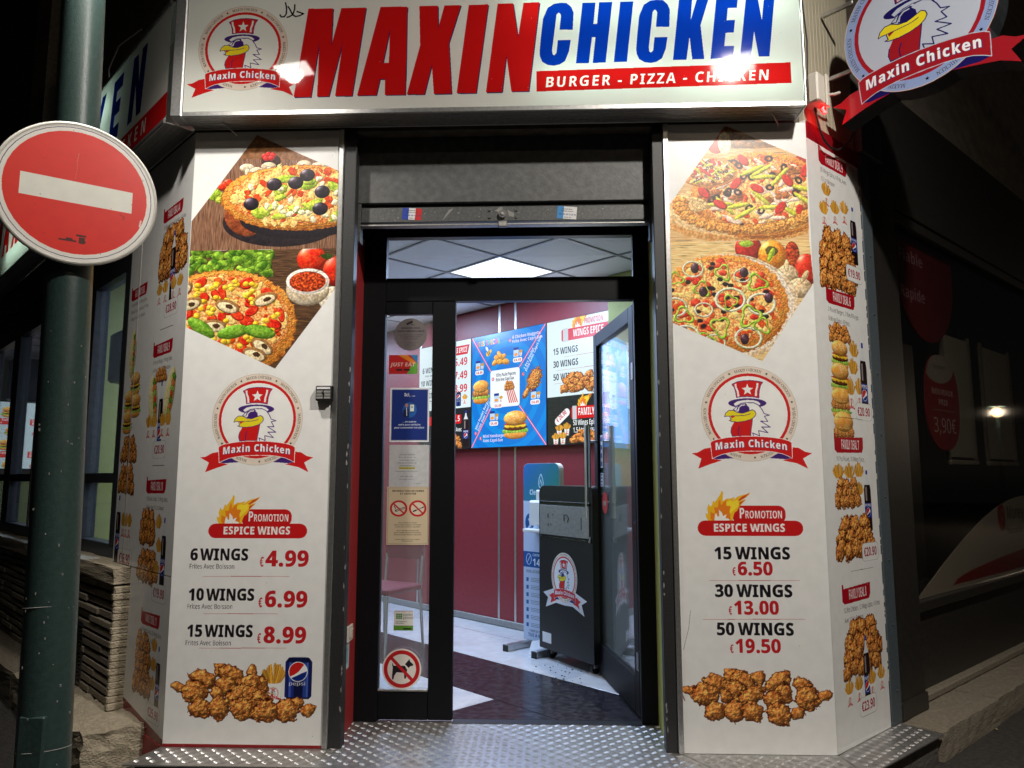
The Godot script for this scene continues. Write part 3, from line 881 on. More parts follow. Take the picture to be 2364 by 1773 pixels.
# a block of stone with uneven faces: front, top and right end are divided and roughened
func rough_block(a: Vector3, b: Vector3, n: int, amp: float, seed_: int) -> SurfaceTool:
	var st := mb()
	var ns := FastNoiseLite.new()
	ns.seed = seed_
	ns.frequency = 9.0
	ns.fractal_octaves = 3
	var ny := 8
	var nz := 10
	var P := func(x: float, y: float, z: float) -> Vector3:
		var p := Vector3(lerpf(a.x, b.x, x), lerpf(a.y, b.y, y), lerpf(a.z, b.z, z))
		var e := Vector3(ns.get_noise_3dv(p), ns.get_noise_3dv(p + Vector3(9, 0, 0)), ns.get_noise_3dv(p + Vector3(0, 9, 0))) * amp * 2.0
		var edge := maxf(0.0, maxf(y - 0.85, 0) * 3.0 * maxf(z - 0.9, 0) * 10.0)
		if y <= 0.0 or z <= 0.0 or x <= 0.0:
			e *= 0.0
		return p + e - Vector3(0, edge * amp, edge * amp * 0.6)
	for i in n:
		for j in ny:
			quad(st, P.call(float(i) / n, float(j) / ny, 1.0), P.call(float(i + 1) / n, float(j) / ny, 1.0), P.call(float(i + 1) / n, float(j + 1) / ny, 1.0), P.call(float(i) / n, float(j + 1) / ny, 1.0), Vector3(0, 0, 1))
		for j in nz:
			quad(st, P.call(float(i) / n, 1.0, float(j) / nz), P.call(float(i + 1) / n, 1.0, float(j) / nz), P.call(float(i + 1) / n, 1.0, float(j + 1) / nz), P.call(float(i) / n, 1.0, float(j + 1) / nz), Vector3(0, 1, 0))
		quad(st, P.call(float(i) / n, 0.0, 0.0), P.call(float(i + 1) / n, 0.0, 0.0), P.call(float(i + 1) / n, 0.0, 1.0), P.call(float(i) / n, 0.0, 1.0), Vector3(0, -1, 0))
		quad(st, P.call(float(i) / n, 0.0, 0.0), P.call(float(i + 1) / n, 0.0, 0.0), P.call(float(i + 1) / n, 1.0, 0.0), P.call(float(i) / n, 1.0, 0.0), Vector3(0, 0, -1))
	for e in [0.0, 1.0]:
		for j in ny:
			for k in nz:
				quad(st, P.call(e, float(j) / ny, float(k) / nz), P.call(e, float(j + 1) / ny, float(k) / nz), P.call(e, float(j + 1) / ny, float(k + 1) / nz), P.call(e, float(j) / ny, float(k + 1) / nz), Vector3(1 if e == 1.0 else -1, 0, 0))
	return st

# ---------------------------------------------------------------- right street: neighbour's dark window
func build_right_front() -> void:
	var base := Vector3(XR, 0, 0)
	var st0 := thing("stone_step", "worn stone step along the neighbouring dark shop front", "step", base, TURN_R)
	part(st0, "slab", rough_block_r(Vector3(0.72, 0.002, -0.3), Vector3(1.62, 0.148, 0.205), 18, 0.004, 21), M.stone_dark)
	part(st0, "slab", rough_block_r(Vector3(1.626, 0.002, -0.3), Vector3(3.2, 0.148, 0.20), 22, 0.004, 22), M.stone_dark)
	part(st0, "slab", rough_block_r(Vector3(3.206, 0.002, -0.3), Vector3(7.0, 0.148, 0.20), 22, 0.004, 23), M.stone_dark)
	var t := thing("neighbour_shopfront", "dark shop front of the neighbouring unlit shop on the right", "shop front", base, TURN_R)
	var post := part(t, "steel_post", box(Vector3(0.612, 0.152, -0.05), Vector3(0.738, 3.30, 0.006), 0.004), M.post_blue)
	for i in 9:
		part(post, "rivet", rod(Vector3(0.69, 0.32 + i * 0.34, 0.006), Vector3(0.69, 0.32 + i * 0.34, 0.010), 0.008, 10, 0.004), M.post_blue)
	part(t, "pilaster", box(Vector3(0.741, 0.152, -0.25), Vector3(1.09, 3.30, -0.002), 0.004), M.neighbour)
	part(t, "pilaster_base", box(Vector3(0.739, 0.151, -0.1), Vector3(1.094, 0.245, 0.012), 0.004), M.neighbour)
	part(t, "beam_end", box(Vector3(0.61, 3.302, -0.2), Vector3(0.88, 3.53, 0.03), 0.004), M.post_blue)
	part(t, "fascia", box(Vector3(0.885, 3.12, -0.22), Vector3(7.0, 3.9, -0.03), 0.004), M.neighbour)
	var wf := part(t, "window_frame", box(Vector3(1.095, 0.152, -0.12), Vector3(1.19, 3.118, -0.05), 0.004), M.neighbour)
	part(wf, "rail", box(Vector3(1.191, 0.655, -0.12), Vector3(7.0, 0.712, -0.045), 0.004), M.neighbour)
	part(wf, "rail", box(Vector3(1.191, 3.05, -0.12), Vector3(7.0, 3.118, -0.045), 0.004), M.neighbour)
	part(t, "stall_board", box(Vector3(1.191, 0.195, -0.12), Vector3(7.0, 0.654, -0.085), 0.002), M.neighbour)
	part(t, "skirting", box(Vector3(1.191, 0.152, -0.12), Vector3(7.0, 0.194, -0.035), 0.006), M.stone_dark)
	part(t, "pane", box(Vector3(1.19, 0.711, -0.085), Vector3(7.0, 3.051, -0.079), 0.0), M.dark_glass)
	var back := setting("wall_neighbour", base, TURN_R)
	part(back, "plaster", box(Vector3(1.0, 0.1, -2.2), Vector3(7.0, 3.2, -2.1), 0.0), M.neighbour)
	part(back, "floor_slab", box(Vector3(1.1, 0.1, -2.1), Vector3(7.0, 0.149, -0.13), 0.0), M.neighbour)
	var a := thing("window_sign", "large dark red rounded sign hanging behind the neighbour's window", "sign", base, TURN_R)
	var c := PackedVector2Array([Vector2(1.33, 3.30)])
	for i in 25:
		var an := PI + PI * i / 24
		c.append(Vector2(1.86 + cos(an) * 0.53, 2.86 + sin(an) * 0.5))
	c.append(Vector2(2.39, 3.30))
	var st := mb()
	prism(st, c, -0.13, -0.12, Rect2(1.33, 2.36, 1.06, 0.94))
	part(a, "board", st, printed(print_pill_sign(), 0.6))
	a = thing("window_sign", "oval red offer sign reading 3,90 euros behind the neighbour's window", "sign", base, TURN_R)
	c = PackedVector2Array()
	for i in 36:
		var an := TAU * i / 36
		var ca := cos(an)
		var sa := sin(an)
		c.append(Vector2(2.04 + signf(ca) * pow(absf(ca), 0.8) * 0.31, 1.96 + signf(sa) * pow(absf(sa), 0.8) * 0.33))
	st = mb()
	prism(st, c, -0.13, -0.12, Rect2(1.73, 1.63, 0.62, 0.66))
	part(a, "board", st, printed(print_offer_sign(), 0.6))
	for q in [[2.61, 3.24, "pale framed panel standing in for a reflection in the dark window, nearer the offer sign"], [3.5, 4.3, "pale framed panel standing in for a reflection in the dark window, farther along"]]:
		var b := thing("reflection_panel", q[2], "reflection", base, TURN_R, "panels for reflections in the neighbour's window")  # solid panel added to stand for a reflection in the dark pane
		part(b, "reflected_face", box(Vector3(q[0] + 0.04, 1.60, -0.31), Vector3(q[1] - 0.04, 2.55, -0.30), 0.002), M.beige)
		part(b, "side_rail", box(Vector3(q[0], 1.58, -0.315), Vector3(q[0] + 0.038, 2.58, -0.29), 0.004), M.stone_dark)
		part(b, "side_rail", box(Vector3(q[1] - 0.038, 1.58, -0.315), Vector3(q[1], 2.58, -0.29), 0.004), M.stone_dark)
		part(b, "bottom_bar", box(Vector3(q[0], 1.54, -0.315), Vector3(q[1], 1.578, -0.28), 0.006), M.stone)
	a = thing("window_film", "pale printed sheet with a red wave low in the neighbour's window", "window film", base, TURN_R)
	c = PackedVector2Array([Vector2(1.30, 0.714)])
	for i in 16:
		var u := i / 15.0
		c.append(Vector2(1.36 + u * 2.34, 0.74 + 0.56 * sin(u * PI / 2)))
	c.append(Vector2(3.7, 0.714))
	st = mb()
	prism(st, c, -0.097, -0.093, Rect2(1.30, 0.714, 2.4, 0.59))
	part(a, "sheet", st, printed(print_money_sheet(), 0.5))

func rough_block_r(a: Vector3, b: Vector3, n: int, amp: float, seed_: int) -> SurfaceTool:
	return rough_block(a, b, n, amp, seed_)

# ---------------------------------------------------------------- round sign on brackets
func build_projecting_sign() -> void:
	# local x runs out from the wall, the printed face looks along +z
	var p := toR(0.2, 0.0)
	var t := thing("projecting_sign", "round projecting sign with a red ribbon, top right", "projecting sign", Vector3(p.x, 0, p.y), TURN_R - 90.0)
	var o := Vector2(0.496, 3.71)
	var r := 0.36
	var c := PackedVector2Array()
	# outline: disc and ribbon with its swallow tails, from the emblem's own drawing
	var E := func(x: float, y: float) -> Vector2: return o + Vector2((x - 1165.0) / 677.0, -(y - 770.0) / 677.0) * r
	for i in 31:
		var an := deg_to_rad(-32.0 + 244.0 * i / 30.0)
		c.append(o + Vector2(cos(an), sin(an)) * r)
	for q in [[605, 1178], [605, 1250], [520, 1265], [420, 1320], [340, 1330], [475, 1405], [425, 1545], [600, 1480], [780, 1425], [900, 1400]]:
		c.append(E.call(q[0], q[1]))
	for i in 7:
		var an := deg_to_rad(246.0 + 48.0 * i / 6.0)
		c.append(o + Vector2(cos(an), sin(an)) * r)
	for q in [[1430, 1400], [1600, 1430], [1800, 1470], [1950, 1545], [1885, 1405], [2015, 1330], [1920, 1310], [1830, 1255], [1748, 1248], [1742, 1182]]:
		c.append(E.call(q[0], q[1]))
	# the wall side is at x = 0; the picture reads from the wall outwards
	var st := mb()
	prism(st, c, -0.13, -0.006)
	part(t, "housing", st, M.frame_left)
	st = mb()
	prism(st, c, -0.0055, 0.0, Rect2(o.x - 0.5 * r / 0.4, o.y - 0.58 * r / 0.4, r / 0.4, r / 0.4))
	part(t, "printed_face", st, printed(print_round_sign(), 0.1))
	for y in [3.60, 3.98]:
		part(t, "bracket", box(Vector3(0.0, y, -0.075), Vector3(0.17, y + 0.022, -0.055), 0.003), M.alu)

# ---------------------------------------------------------------- small fittings on the front
func build_fittings() -> void:
	var t := thing("key_box", "small black key box fixed on the left pizza board", "key box")
	part(t, "back", box(Vector3(-1.13, 1.832, 0.0008), Vector3(-1.042, 1.908, 0.034), 0.004), M.black_gloss)
	part(t, "front", box(Vector3(-1.126, 1.834, 0.0345), Vector3(-1.046, 1.904, 0.046), 0.004), M.rubber)
	for i in 3:
		for j in 2:
			part(t, "key", box(Vector3(-1.121 + j * 0.039, 1.84 + i * 0.015, 0.0462), Vector3(-1.089 + j * 0.039, 1.851 + i * 0.015, 0.0485), 0.001), M.chip)
	part(t, "name_strip", box(Vector3(-1.12, 1.889, 0.0462), Vector3(-1.052, 1.899, 0.0475), 0.0005), M.paper)
	part(t, "knob", rod(Vector3(-1.087, 1.872, 0.0462), Vector3(-1.087, 1.872, 0.054), 0.006, 12), M.steel)
	t = thing("wall_switch", "small cream switch on the red reveal beside the door", "switch", Vector3(-1.0, 0.64, -0.25), 90.0)
	part(t, "plate", box(Vector3(-0.05, -0.04, 0.0005), Vector3(0.05, 0.04, 0.012), 0.003), M.cream)
	part(t, "rocker", box(Vector3(-0.02, -0.022, 0.0125), Vector3(0.02, 0.022, 0.019), 0.003), M.cream)
	t = thing("sticker", "torn pale blue sticker on the red reveal under the switch", "sticker", Vector3(-0.9985, 0.525, -0.21), 90.0)
	part(t, "label", sheet(-0.055, -0.06, 0.055, 0.075, 0.0), mat(lin(0.45, 0.58, 0.60), 0.6))
	part(t, "motif", sheet(-0.03, -0.03, 0.03, 0.05, 0.0012), mat(lin(0.2, 0.42, 0.48), 0.6))
	# beige cladding above the right flank
	var cl := thing("wall_cladding", "beige ribbed cladding strip above the right family deal board", "cladding", Vector3(XR, 0, 0), TURN_R)
	for i in 15:
		part(cl, "strip", box(Vector3(0.012 + i * 0.0395, 3.302, -0.058), Vector3(0.0495 + i * 0.0395, 4.6, -0.012), 0.002), M.beige)
	t = thing("alarm_box", "cream alarm box with a red light beside the main sign", "alarm box", Vector3(XR, 0, 0), TURN_R)
	part(t, "case", box(Vector3(-0.02, 3.37, 0.03), Vector3(0.09, 3.53, 0.085), 0.008), M.cream)
	part(t, "cover", box(Vector3(0.055, 3.36, 0.0855), Vector3(0.085, 3.535, 0.097), 0.006), M.cream)
	part(t, "back_plate", box(Vector3(0.0, 3.38, -0.011), Vector3(0.08, 3.52, 0.0295), 0.002), M.cream)
	for i in 4:
		part(t, "vent", box(Vector3(0.0908, 3.49, 0.035 + i * 0.011), Vector3(0.093, 3.512, 0.041 + i * 0.011), 0.0005), M.rubber)
	part(t, "red_light", rod(Vector3(0.074, 3.368, 0.06), Vector3(0.082, 3.335, 0.066), 0.017, 14, 0.011), lamp_mat(Color(1.0, 0.02, 0.05), 3.0))
	var om := OmniLight3D.new()
	om.name = "red_glow"
	om.position = Vector3(0.085, 3.318, 0.075)
	om.light_color = Color(1, 0.05, 0.08)
	om.light_energy = 0.012
	om.light_size = 0.012
	om.omni_range = 4.0
	om.shadow_enabled = true
	t.add_child(om)
	var st := mb()
	tube(st, [Vector3(0.09, 3.44, 0.07), Vector3(0.15, 3.455, 0.09), Vector3(0.19, 3.475, 0.10)], 0.008, 8)
	part(t, "arm", st, M.cream)
	t = thing("cable", "black cable sagging from the alarm box under the round sign", "cable", Vector3(XR, 0, 0), TURN_R)
	st = mb()
	var pts := []
	for q in [[0.05, 3.37, 0.03], [0.055, 3.33, 0.035], [0.085, 3.255, 0.036], [0.13, 3.21, 0.036], [0.2, 3.192, 0.036], [0.28, 3.205, 0.036], [0.36, 3.25, 0.04], [0.41, 3.30, 0.05], [0.445, 3.36, 0.06]]:
		pts.append(Vector3(q[0], q[1], q[2]))
	tube(st, pts, 0.0055, 8)
	part(t, "flex", st, M.rubber)
	t = thing("cable", "thin black cable running up beside the end of the main sign", "cable", Vector3(XR, 0, 0), TURN_R)
	st = mb()
	tube(st, [Vector3(0.0, 3.40, 0.03), Vector3(0.01, 3.55, 0.02), Vector3(0.045, 3.75, 0.01), Vector3(0.03, 4.0, 0.0), Vector3(0.02, 4.4, 0.0)], 0.0045, 8)
	part(t, "flex", st, M.rubber)

# a street lamp's head: a flat housing whose lens throws light along -z of the basis b
func lamp_head(t: Node3D, at: Vector3, aim: Vector3, power: float, size: Vector2, cone: float) -> void:
	var b := Basis.looking_at((aim - at - t.position).normalized(), Vector3.UP)
	var st := mb()
	bx(st, Vector3(0, 0, 0.045), Vector3(size.x + 0.06, size.y + 0.06, 0.08), 0.02)
	var o := part(t, "lamp_head", st, M.black, at)
	o.basis = b
	st = mb()
	bx(st, Vector3(0, 0, 0.002), Vector3(size.x, size.y, 0.004), 0.001)
	part(o, "lens", st, lamp_mat(Color(1.0, 0.975, 0.94), 42.0))
	var sp := SpotLight3D.new()
	sp.name = "lamp_glow"
	sp.light_color = Color(1.0, 0.97, 0.93)
	sp.light_energy = power
	sp.light_size = size.y * 0.5
	sp.spot_angle = cone
	sp.spot_angle_attenuation = 1.0
	sp.spot_range = 30.0
	sp.shadow_enabled = true
	sp.basis = b
	sp.position = at + b * Vector3(0, 0, -0.02)
	t.add_child(sp)

const LED := 20.5

# ---------------------------------------------------------------- notices on the side window
func notice(called: String, label: String, category: String, x: float, y: float, w: float, h: float, pic: Texture2D, round_ := false, z := -0.4255) -> void:
	var t := thing(called, label, category, Vector3(x, y, z))
	if round_:
		part(t, "printed_sheet", disc(w / 2, 0.0), printed(pic, 0.45))
	else:
		part(t, "printed_sheet", sheet(-w / 2, -h / 2, w / 2, h / 2, 0.0), printed(pic, 0.5))

func build_notices() -> void:
	notice("sticker", "round grey video surveillance sticker at the top of the side window", "sticker", -0.732, 2.257, 0.187, 0.187, print_camera_notice(), true)
	notice("sticker", "red and multicoloured delivery service sticker below the round grey one", "sticker", -0.771, 2.084, 0.164, 0.109, print_just_eat())
	notice("poster", "blue poster with a man and a phone on the side window", "poster", -0.730, 1.797, 0.222, 0.306, print_pass_poster())
	notice("notice", "crumpled white typed notice with a yellow highlighted line", "notice", -0.726, 1.511, 0.228, 0.232, print_white_notice())
	notice("notice", "cream no smoking and no vaping notice with two red rings", "notice", -0.730, 1.236, 0.235, 0.317, print_no_smoking(), false, -0.4235)
	notice("sticker", "small green and white parking payment card on the side window", "sticker", -0.744, 0.672, 0.107, 0.105, print_parking_card())
	notice("sticker", "round no dogs sticker with a red ring low on the side window", "sticker", -0.744, 0.425, 0.212, 0.212, print_no_dogs(), true, -0.3975)

# ---------------------------------------------------------------- things standing in the shop
func build_furniture() -> void:
	# litter bin: local x along its front, z out of its front
	var ang := rad_to_deg(atan2(-0.833, 0.552))
	var t := thing("litter_bin", "tall black litter bin with the rooster emblem inside the door", "bin", Vector3(-0.003, FLOOR_Y, -1.88), ang)
	var W := 0.645
	var st := mb()
	prism(st, round_rect(0.0, 0.075, W, 1.235, 0.06, false), -0.5, 0.0)
	part(t, "cabinet", st, M.black)
	part(t, "top_lip", box(Vector3(0.02, 1.10, 0.0005), Vector3(W - 0.02, 1.125, 0.01), 0.003), M.black_gloss)
	var flap := part(t, "flap", box(Vector3(0.02, 0.885, 0.0005), Vector3(0.615, 1.095, 0.008), 0.003), M.alu_dull)
	for q in [[0.13, 1.02, 0.012, 0.03], [0.19, 1.03, 0.008, 0.012], [0.13, 0.955, 0.01, 0.02], [0.165, 0.96, 0.006, 0.014], [0.53, 0.98, 0.007, 0.085]]:
		var lett := mb()
		bx(lett, Vector3(q[0], q[1], 0.0088), Vector3(q[2], q[3], 0.0012), 0.0003)
		part(flap, "worn_letter", lett, M.rubber)
	var bow := mb()
	tube(bow, [Vector3(0.33, 0.99, 0.009), Vector3(0.33, 1.035, 0.009), Vector3(0.365, 1.035, 0.009), Vector3(0.385, 1.01, 0.009), Vector3(0.37, 0.985, 0.009)], 0.003, 6)
	part(flap, "worn_letter", bow, M.rubber)
	part(t, "door_line", box(Vector3(0.01, 0.862, 0.0005), Vector3(W - 0.01, 0.870, 0.004), 0.001), M.black_gloss)
	var em_c := PackedVector2Array()
	for i in 29:
		var an := deg_to_rad(-32.0 + 244.0 * i / 28.0)
		em_c.append(Vector2(0.315 + cos(an) * 0.155, 0.60 + sin(an) * 0.17))
	for q in [[-0.26, -0.13], [-0.2, -0.16], [-0.23, -0.23], [-0.1, -0.185], [0.0, -0.19], [0.1, -0.185], [0.23, -0.23], [0.2, -0.16], [0.26, -0.13]]:
		em_c.append(Vector2(0.315 + q[0], 0.60 + q[1]))
	st = mb()
	prism(st, em_c, 0.0005, 0.0022, Rect2(0.315 - 0.228, 0.60 - 0.263, 0.457, 0.453))
	part(t, "emblem", st, printed(print_bin_emblem(), 0.4))
	part(t, "maker_label", box(Vector3(0.04, 0.12, 0.0005), Vector3(0.15, 0.19, 0.0022), 0.0005), M.paper)
	part(t, "hasp", rod(Vector3(W - 0.02, 0.9, 0.002), Vector3(W - 0.02, 0.86, 0.012), 0.006, 10), M.steel)
	for q in [[0.07, -0.06], [W - 0.07, -0.06], [0.07, -0.44], [W - 0.07, -0.44]]:
		var c := part(t, "castor", rod(Vector3(q[0] - 0.012, 0.036, q[1]), Vector3(q[0] + 0.012, 0.036, q[1]), 0.035, 18), M.rubber)
		part(c, "fork", box(Vector3(q[0] - 0.018, 0.036, q[1] - 0.02), Vector3(q[0] + 0.018, 0.0745, q[1] + 0.02), 0.003), M.alu_dull)
	# hand gel stand against the wall
	t = thing("hand_gel_stand", "white and blue hand gel display stand behind the bin", "hand gel stand", Vector3(-0.128, FLOOR_Y, -2.262), TURN_L)
	st = mb()
	prism(st, round_rect(0.0, 0.05, 0.39, 1.405, 0.05, false), -0.05, -0.001)
	part(t, "board", st, M.white)
	st = mb()
	prism(st, round_rect(0.002, 0.052, 0.388, 1.403, 0.05, false), -0.0005, 0.001, Rect2(0.0, 0.05, 0.39, 1.355))
	part(t, "printed_face", st, printed(print_sanitiser(), 0.4))
	for x in [0.03, 0.33]:
		part(t, "foot", box(Vector3(x, 0.001, -0.28), Vector3(x + 0.05, 0.048, 0.24), 0.004), M.alu)
		part(t, "foot_cap", box(Vector3(x - 0.001, 0.0005, 0.2405), Vector3(x + 0.051, 0.049, 0.252), 0.003), M.rubber)
	part(t, "dispenser", box(Vector3(0.15, 0.93, 0.0015), Vector3(0.33, 1.12, 0.10), 0.015), M.white)
	part(t, "nozzle", box(Vector3(0.20, 1.12, 0.03), Vector3(0.26, 1.2, 0.07), 0.01), M.white)
	part(t, "drip_tray", box(Vector3(0.12, 0.88, 0.0015), Vector3(0.36, 0.905, 0.13), 0.005), M.white)
	t = thing("paper_sheet", "loose sheet of white paper leaning at the foot of the gel stand", "paper", Vector3(-0.02, FLOOR_Y + 0.002, -2.02), 20.0)
	var ps := mb()
	quad(ps, Vector3(-0.09, 0, 0.05), Vector3(0.10, 0, 0.06), Vector3(0.12, 0.075, -0.06), Vector3(-0.02, 0.07, -0.07), Vector3(0, 1, 0.5))
	part(t, "sheet", ps, M.paper)
	# chair behind the side window
	t = thing("chair", "metal framed chair with a dark red seat behind the side window", "chair", Vector3(-1.18, FLOOR_Y, -2.05), -30.0)
	part(t, "seat", box(Vector3(-0.2, 0.44, -0.2), Vector3(0.2, 0.485, 0.2), 0.015), M.seat_red)
	part(t, "backrest", box(Vector3(-0.19, 0.66, -0.235), Vector3(0.19, 0.92, -0.215), 0.01), M.seat_red)
	for q in [[-0.18, 0.18, 0], [0.18, 0.18, 0], [-0.18, -0.2, 1], [0.18, -0.2, 1]]:
		var leg := mb()
		var p := [Vector3(q[0] * 1.08, 0.0, q[1] * 1.15), Vector3(q[0], 0.43, q[1])]
		if q[2] == 1:
			p.append(Vector3(q[0], 0.93, q[1] - 0.05))
		tube(leg, p, 0.012, 10)
		part(t, "leg", leg, M.steel)
	# crumbs near the bin
	t = thing("crumb_litter", "crumbs and bits of dirt on the white tiles before the bin", "litter", Vector3(0.2, FLOOR_Y, -1.25), 0)
	t.remove_meta("category")
	t.remove_meta("label")
	st = mb()
	var g := RandomNumberGenerator.new()
	g.seed = 5
	for i in 36:
		bx(st, Vector3(g.randf_range(-0.3, 0.12), 0.0025, g.randf_range(-0.45, 0.1)), Vector3(g.randf_range(0.003, 0.012), 0.004, g.randf_range(0.003, 0.01)), 0.001)
	part(t, "crumbs", st, mat(lin(0.12, 0.07, 0.03), 0.9))
	t.set_meta("kind", "stuff")

# ---------------------------------------------------------------- street furniture
func build_street() -> void:
	var t := thing("lamp_post", "thick dark green steel post in the left foreground", "post", Vector3(-1.764, 0, 1.0))
	part(t, "shaft", rod(Vector3(0, 0.0, 0), Vector3(-0.112, 5.2, 0), 0.0895, 40, 0.070), M.pole)
	part(t, "base_collar", rod(Vector3(0, 0.0, 0), Vector3(-0.001, 0.10, 0), 0.12, 32, 0.10), M.pole)
	var lower := part(t, "inspection_door", box(Vector3(-0.05, 0.35, 0.0), Vector3(0.04, 0.62, 0.0885), 0.004), M.pole)
	var st := mb()
	tube(st, ring_path(Vector3(-0.027, 0.985, 0), 0.0875, -0.5, 2.4, 20), 0.0018, 6, -1.0, false)
	tube(st, ring_path(Vector3(-0.012, 0.495, 0), 0.0895, -0.3, 2.2, 20), 0.0015, 6, -1.0, false)
	part(t, "wire_tie", st, M.chip)
	st = mb()
	var g := RandomNumberGenerator.new()
	g.seed = 9
	for i in 44:
		var y := g.randf_range(0.3, 2.0)
		var an := g.randf_range(-0.2, 2.2)
		var rr := lerpf(0.0895, 0.070, y / 5.2) + 0.0005
		var cx := -0.112 * y / 5.2
		var q := Vector3(cx + cos(an) * rr, y, sin(an) * rr)
		bx(st, q, Vector3.ONE * g.randf_range(0.002, 0.006) + Vector3(0, g.randf_range(0, 0.006), 0), 0.0005)
	part(t, "chips", st, M.chip).set_meta("kind", "stuff")
	# no-entry sign clamped to the post
	var an := deg_to_rad(52.0)
	var n := Vector3(cos(an), 0, sin(an))
	var c := Vector3(-1.815, 2.512, 1.0) + n * 0.13
	t = thing("no_entry_sign", "round red no entry road sign with a white bar", "road sign", c, 90.0 - 52.0)
	var r := 0.267
	part(t, "printed_face", disc(r - 0.004, 0.001, 72), printed(print_road_sign(), 0.35))
	part(t, "backing_plate", rod(Vector3(0, 0, -0.012), Vector3(0, 0, 0.0), r - 0.003, 72), M.alu_dull)
	st = mb()
	tube(st, ring_path_z(r, -0.008, 72), 0.010, 10, -1.0, false)
	part(t, "folded_rim", st, mat(lin(0.58, 0.57, 0.52), 0.45))
	for y in [-0.12, 0.12]:
		part(t, "clamp", box(Vector3(-0.06, y - 0.015, -0.06), Vector3(0.06, y + 0.015, -0.0125), 0.003), M.alu_dull)
	# fallen leaves
	for q in [[2.46, -0.80, 0.4, "yellow fallen leaf on the pavement at the lower right"], [2.62, -0.86, 1.7, "tiny pale leaf on the pavement near the stone step"]]:
		var lf := thing("fallen_leaf", q[3], "leaf", Vector3(q[0], 0.004, q[1]), rad_to_deg(q[2]))
		var k := 0.028 if q[2] < 1.0 else 0.009
		var ls := mb()
		var tip := Vector3(k * 1.5, 0.004, 0)
		for sgn in [-1.0, 1.0]:
			quad(ls, Vector3(-k * 1.4, 0.002, 0), Vector3(-k * 0.5, 0.008, k * 0.6 * sgn), Vector3(k * 0.6, 0.009, k * 0.55 * sgn), tip, Vector3.UP)
		part(lf, "blade", ls, mat(lin(0.42, 0.38, 0.12), 0.7))
	# the post's own lamp, and a second lamp on the other side of the crossing
	var post := get_node("lamp_post") as Node3D
	st = mb()
	tube(st, [Vector3(-0.09, 4.22, 0), Vector3(0.06, 4.24, 0.03), Vector3(0.15, 4.2, 0.14)], 0.02, 12)
	part(post, "arm", st, M.pole)
	lamp_head(post, Vector3(0.144, 4.13, 0.16), Vector3(-1.9, -0.7, 0.0), 6.0, Vector2(0.24, 0.12), 58.0)
	t = thing("street_lamp", "street lamp to the right of the viewer, mirrored above the word CHICKEN", "street lamp", Vector3(4.2, 0, 3.6), 0.0, "street lamps")
	part(t, "shaft", rod(Vector3.ZERO, Vector3(0, 5.2, 0), 0.0895, 24, 0.07), M.pole)
	st = mb()
	tube(st, [Vector3(0, 5.2, 0), Vector3(-0.2, 5.5, -0.05), Vector3(-1.2, 5.55, -0.3), Vector3(-2.38, 5.28, -0.5)], 0.03, 12)
	part(t, "arm", st, M.pole)
	lamp_head(t, Vector3(-2.40, 5.22, -0.50), Vector3(0.2, 0.2, 0.0), LED, Vector2(0.38, 0.18), 60.0)
	street_lamp(Vector3(3.6, 0, 8.4), 6.4, LAMP, "old street lamp with a warm globe standing behind the viewer")
	street_lamp(Vector3(19.4, 0, -10.6), 3.3, 6.0, "distant street lamp mirrored in the neighbour's window")

const LAMP := 4.0

func street_lamp(at: Vector3, h: float, power: float, label: String) -> void:
	var t := thing("street_lamp", label, "street lamp", at, 0.0, "street lamps")
	part(t, "shaft", rod(Vector3.ZERO, Vector3(0, h + 0.1, 0), 0.07, 16, 0.045), M.pole)
	part(t, "hood", rod(Vector3(0, h + 0.1, 0), Vector3(0, h + 0.2, 0), 0.22, 20, 0.05), M.pole)
	var s := SphereMesh.new()
	s.radius = 0.14
	s.height = 0.28
	s.radial_segments = 20
	s.rings = 10
	part(t, "globe", s, lamp_mat(Color(1.0, 0.74, 0.45), power), Vector3(0, h - 0.06, 0.0))
	var om := OmniLight3D.new()
	om.name = "lamp_glow"
	om.position = Vector3(0, h - 0.06, 0.0)
	om.light_color = Color(1.0, 0.91, 0.79)
	om.light_energy = power
	om.light_size = 0.12
	om.omni_range = 40.0
	om.shadow_enabled = true
	t.add_child(om)

func ring_path(c: Vector3, r: float, a0: float, a1: float, n: int) -> Array:
	var p := []
	for i in n + 1:
		var a := lerpf(a0, a1, float(i) / n)
		p.append(c + Vector3(cos(a) * r, sin(a * 1.5) * 0.006, sin(a) * r))
	return p

func ring_path_z(r: float, z: float, n: int) -> Array:
	var p := []
	for i in n + 1:
		var a := TAU * i / n
		p.append(Vector3(cos(a) * r, sin(a) * r, z))
	return p

# ---------------------------------------------------------------- the printed sheets (millimetres from the top left corner of each sheet)
const WHITE := Color(0.905, 0.905, 0.895)
const INK := Color(0.09, 0.07, 0.10)
const PRICE := Color(0.74, 0.12, 0.15)

func price(cv: Cv, at: Vector2, text: String, cap: float, w: float) -> void:
	words(cv, "€", at + Vector2(-cap * 0.24, 0), cap * 0.62, PRICE, {"align": "mid", "squeeze": 0.55})
	words(cv, text, at, cap, PRICE, {"font": "black", "width": w})

func rule_line(cv: Cv, a: Vector2, b: Vector2, col := Color(0.70, 0.35, 0.36)) -> void:
	cv.poly(PackedVector2Array([a, a.lerp(b, 0.5) + Vector2(0, -1.6), b, a.lerp(b, 0.5) + Vector2(0, 1.6)]), col)

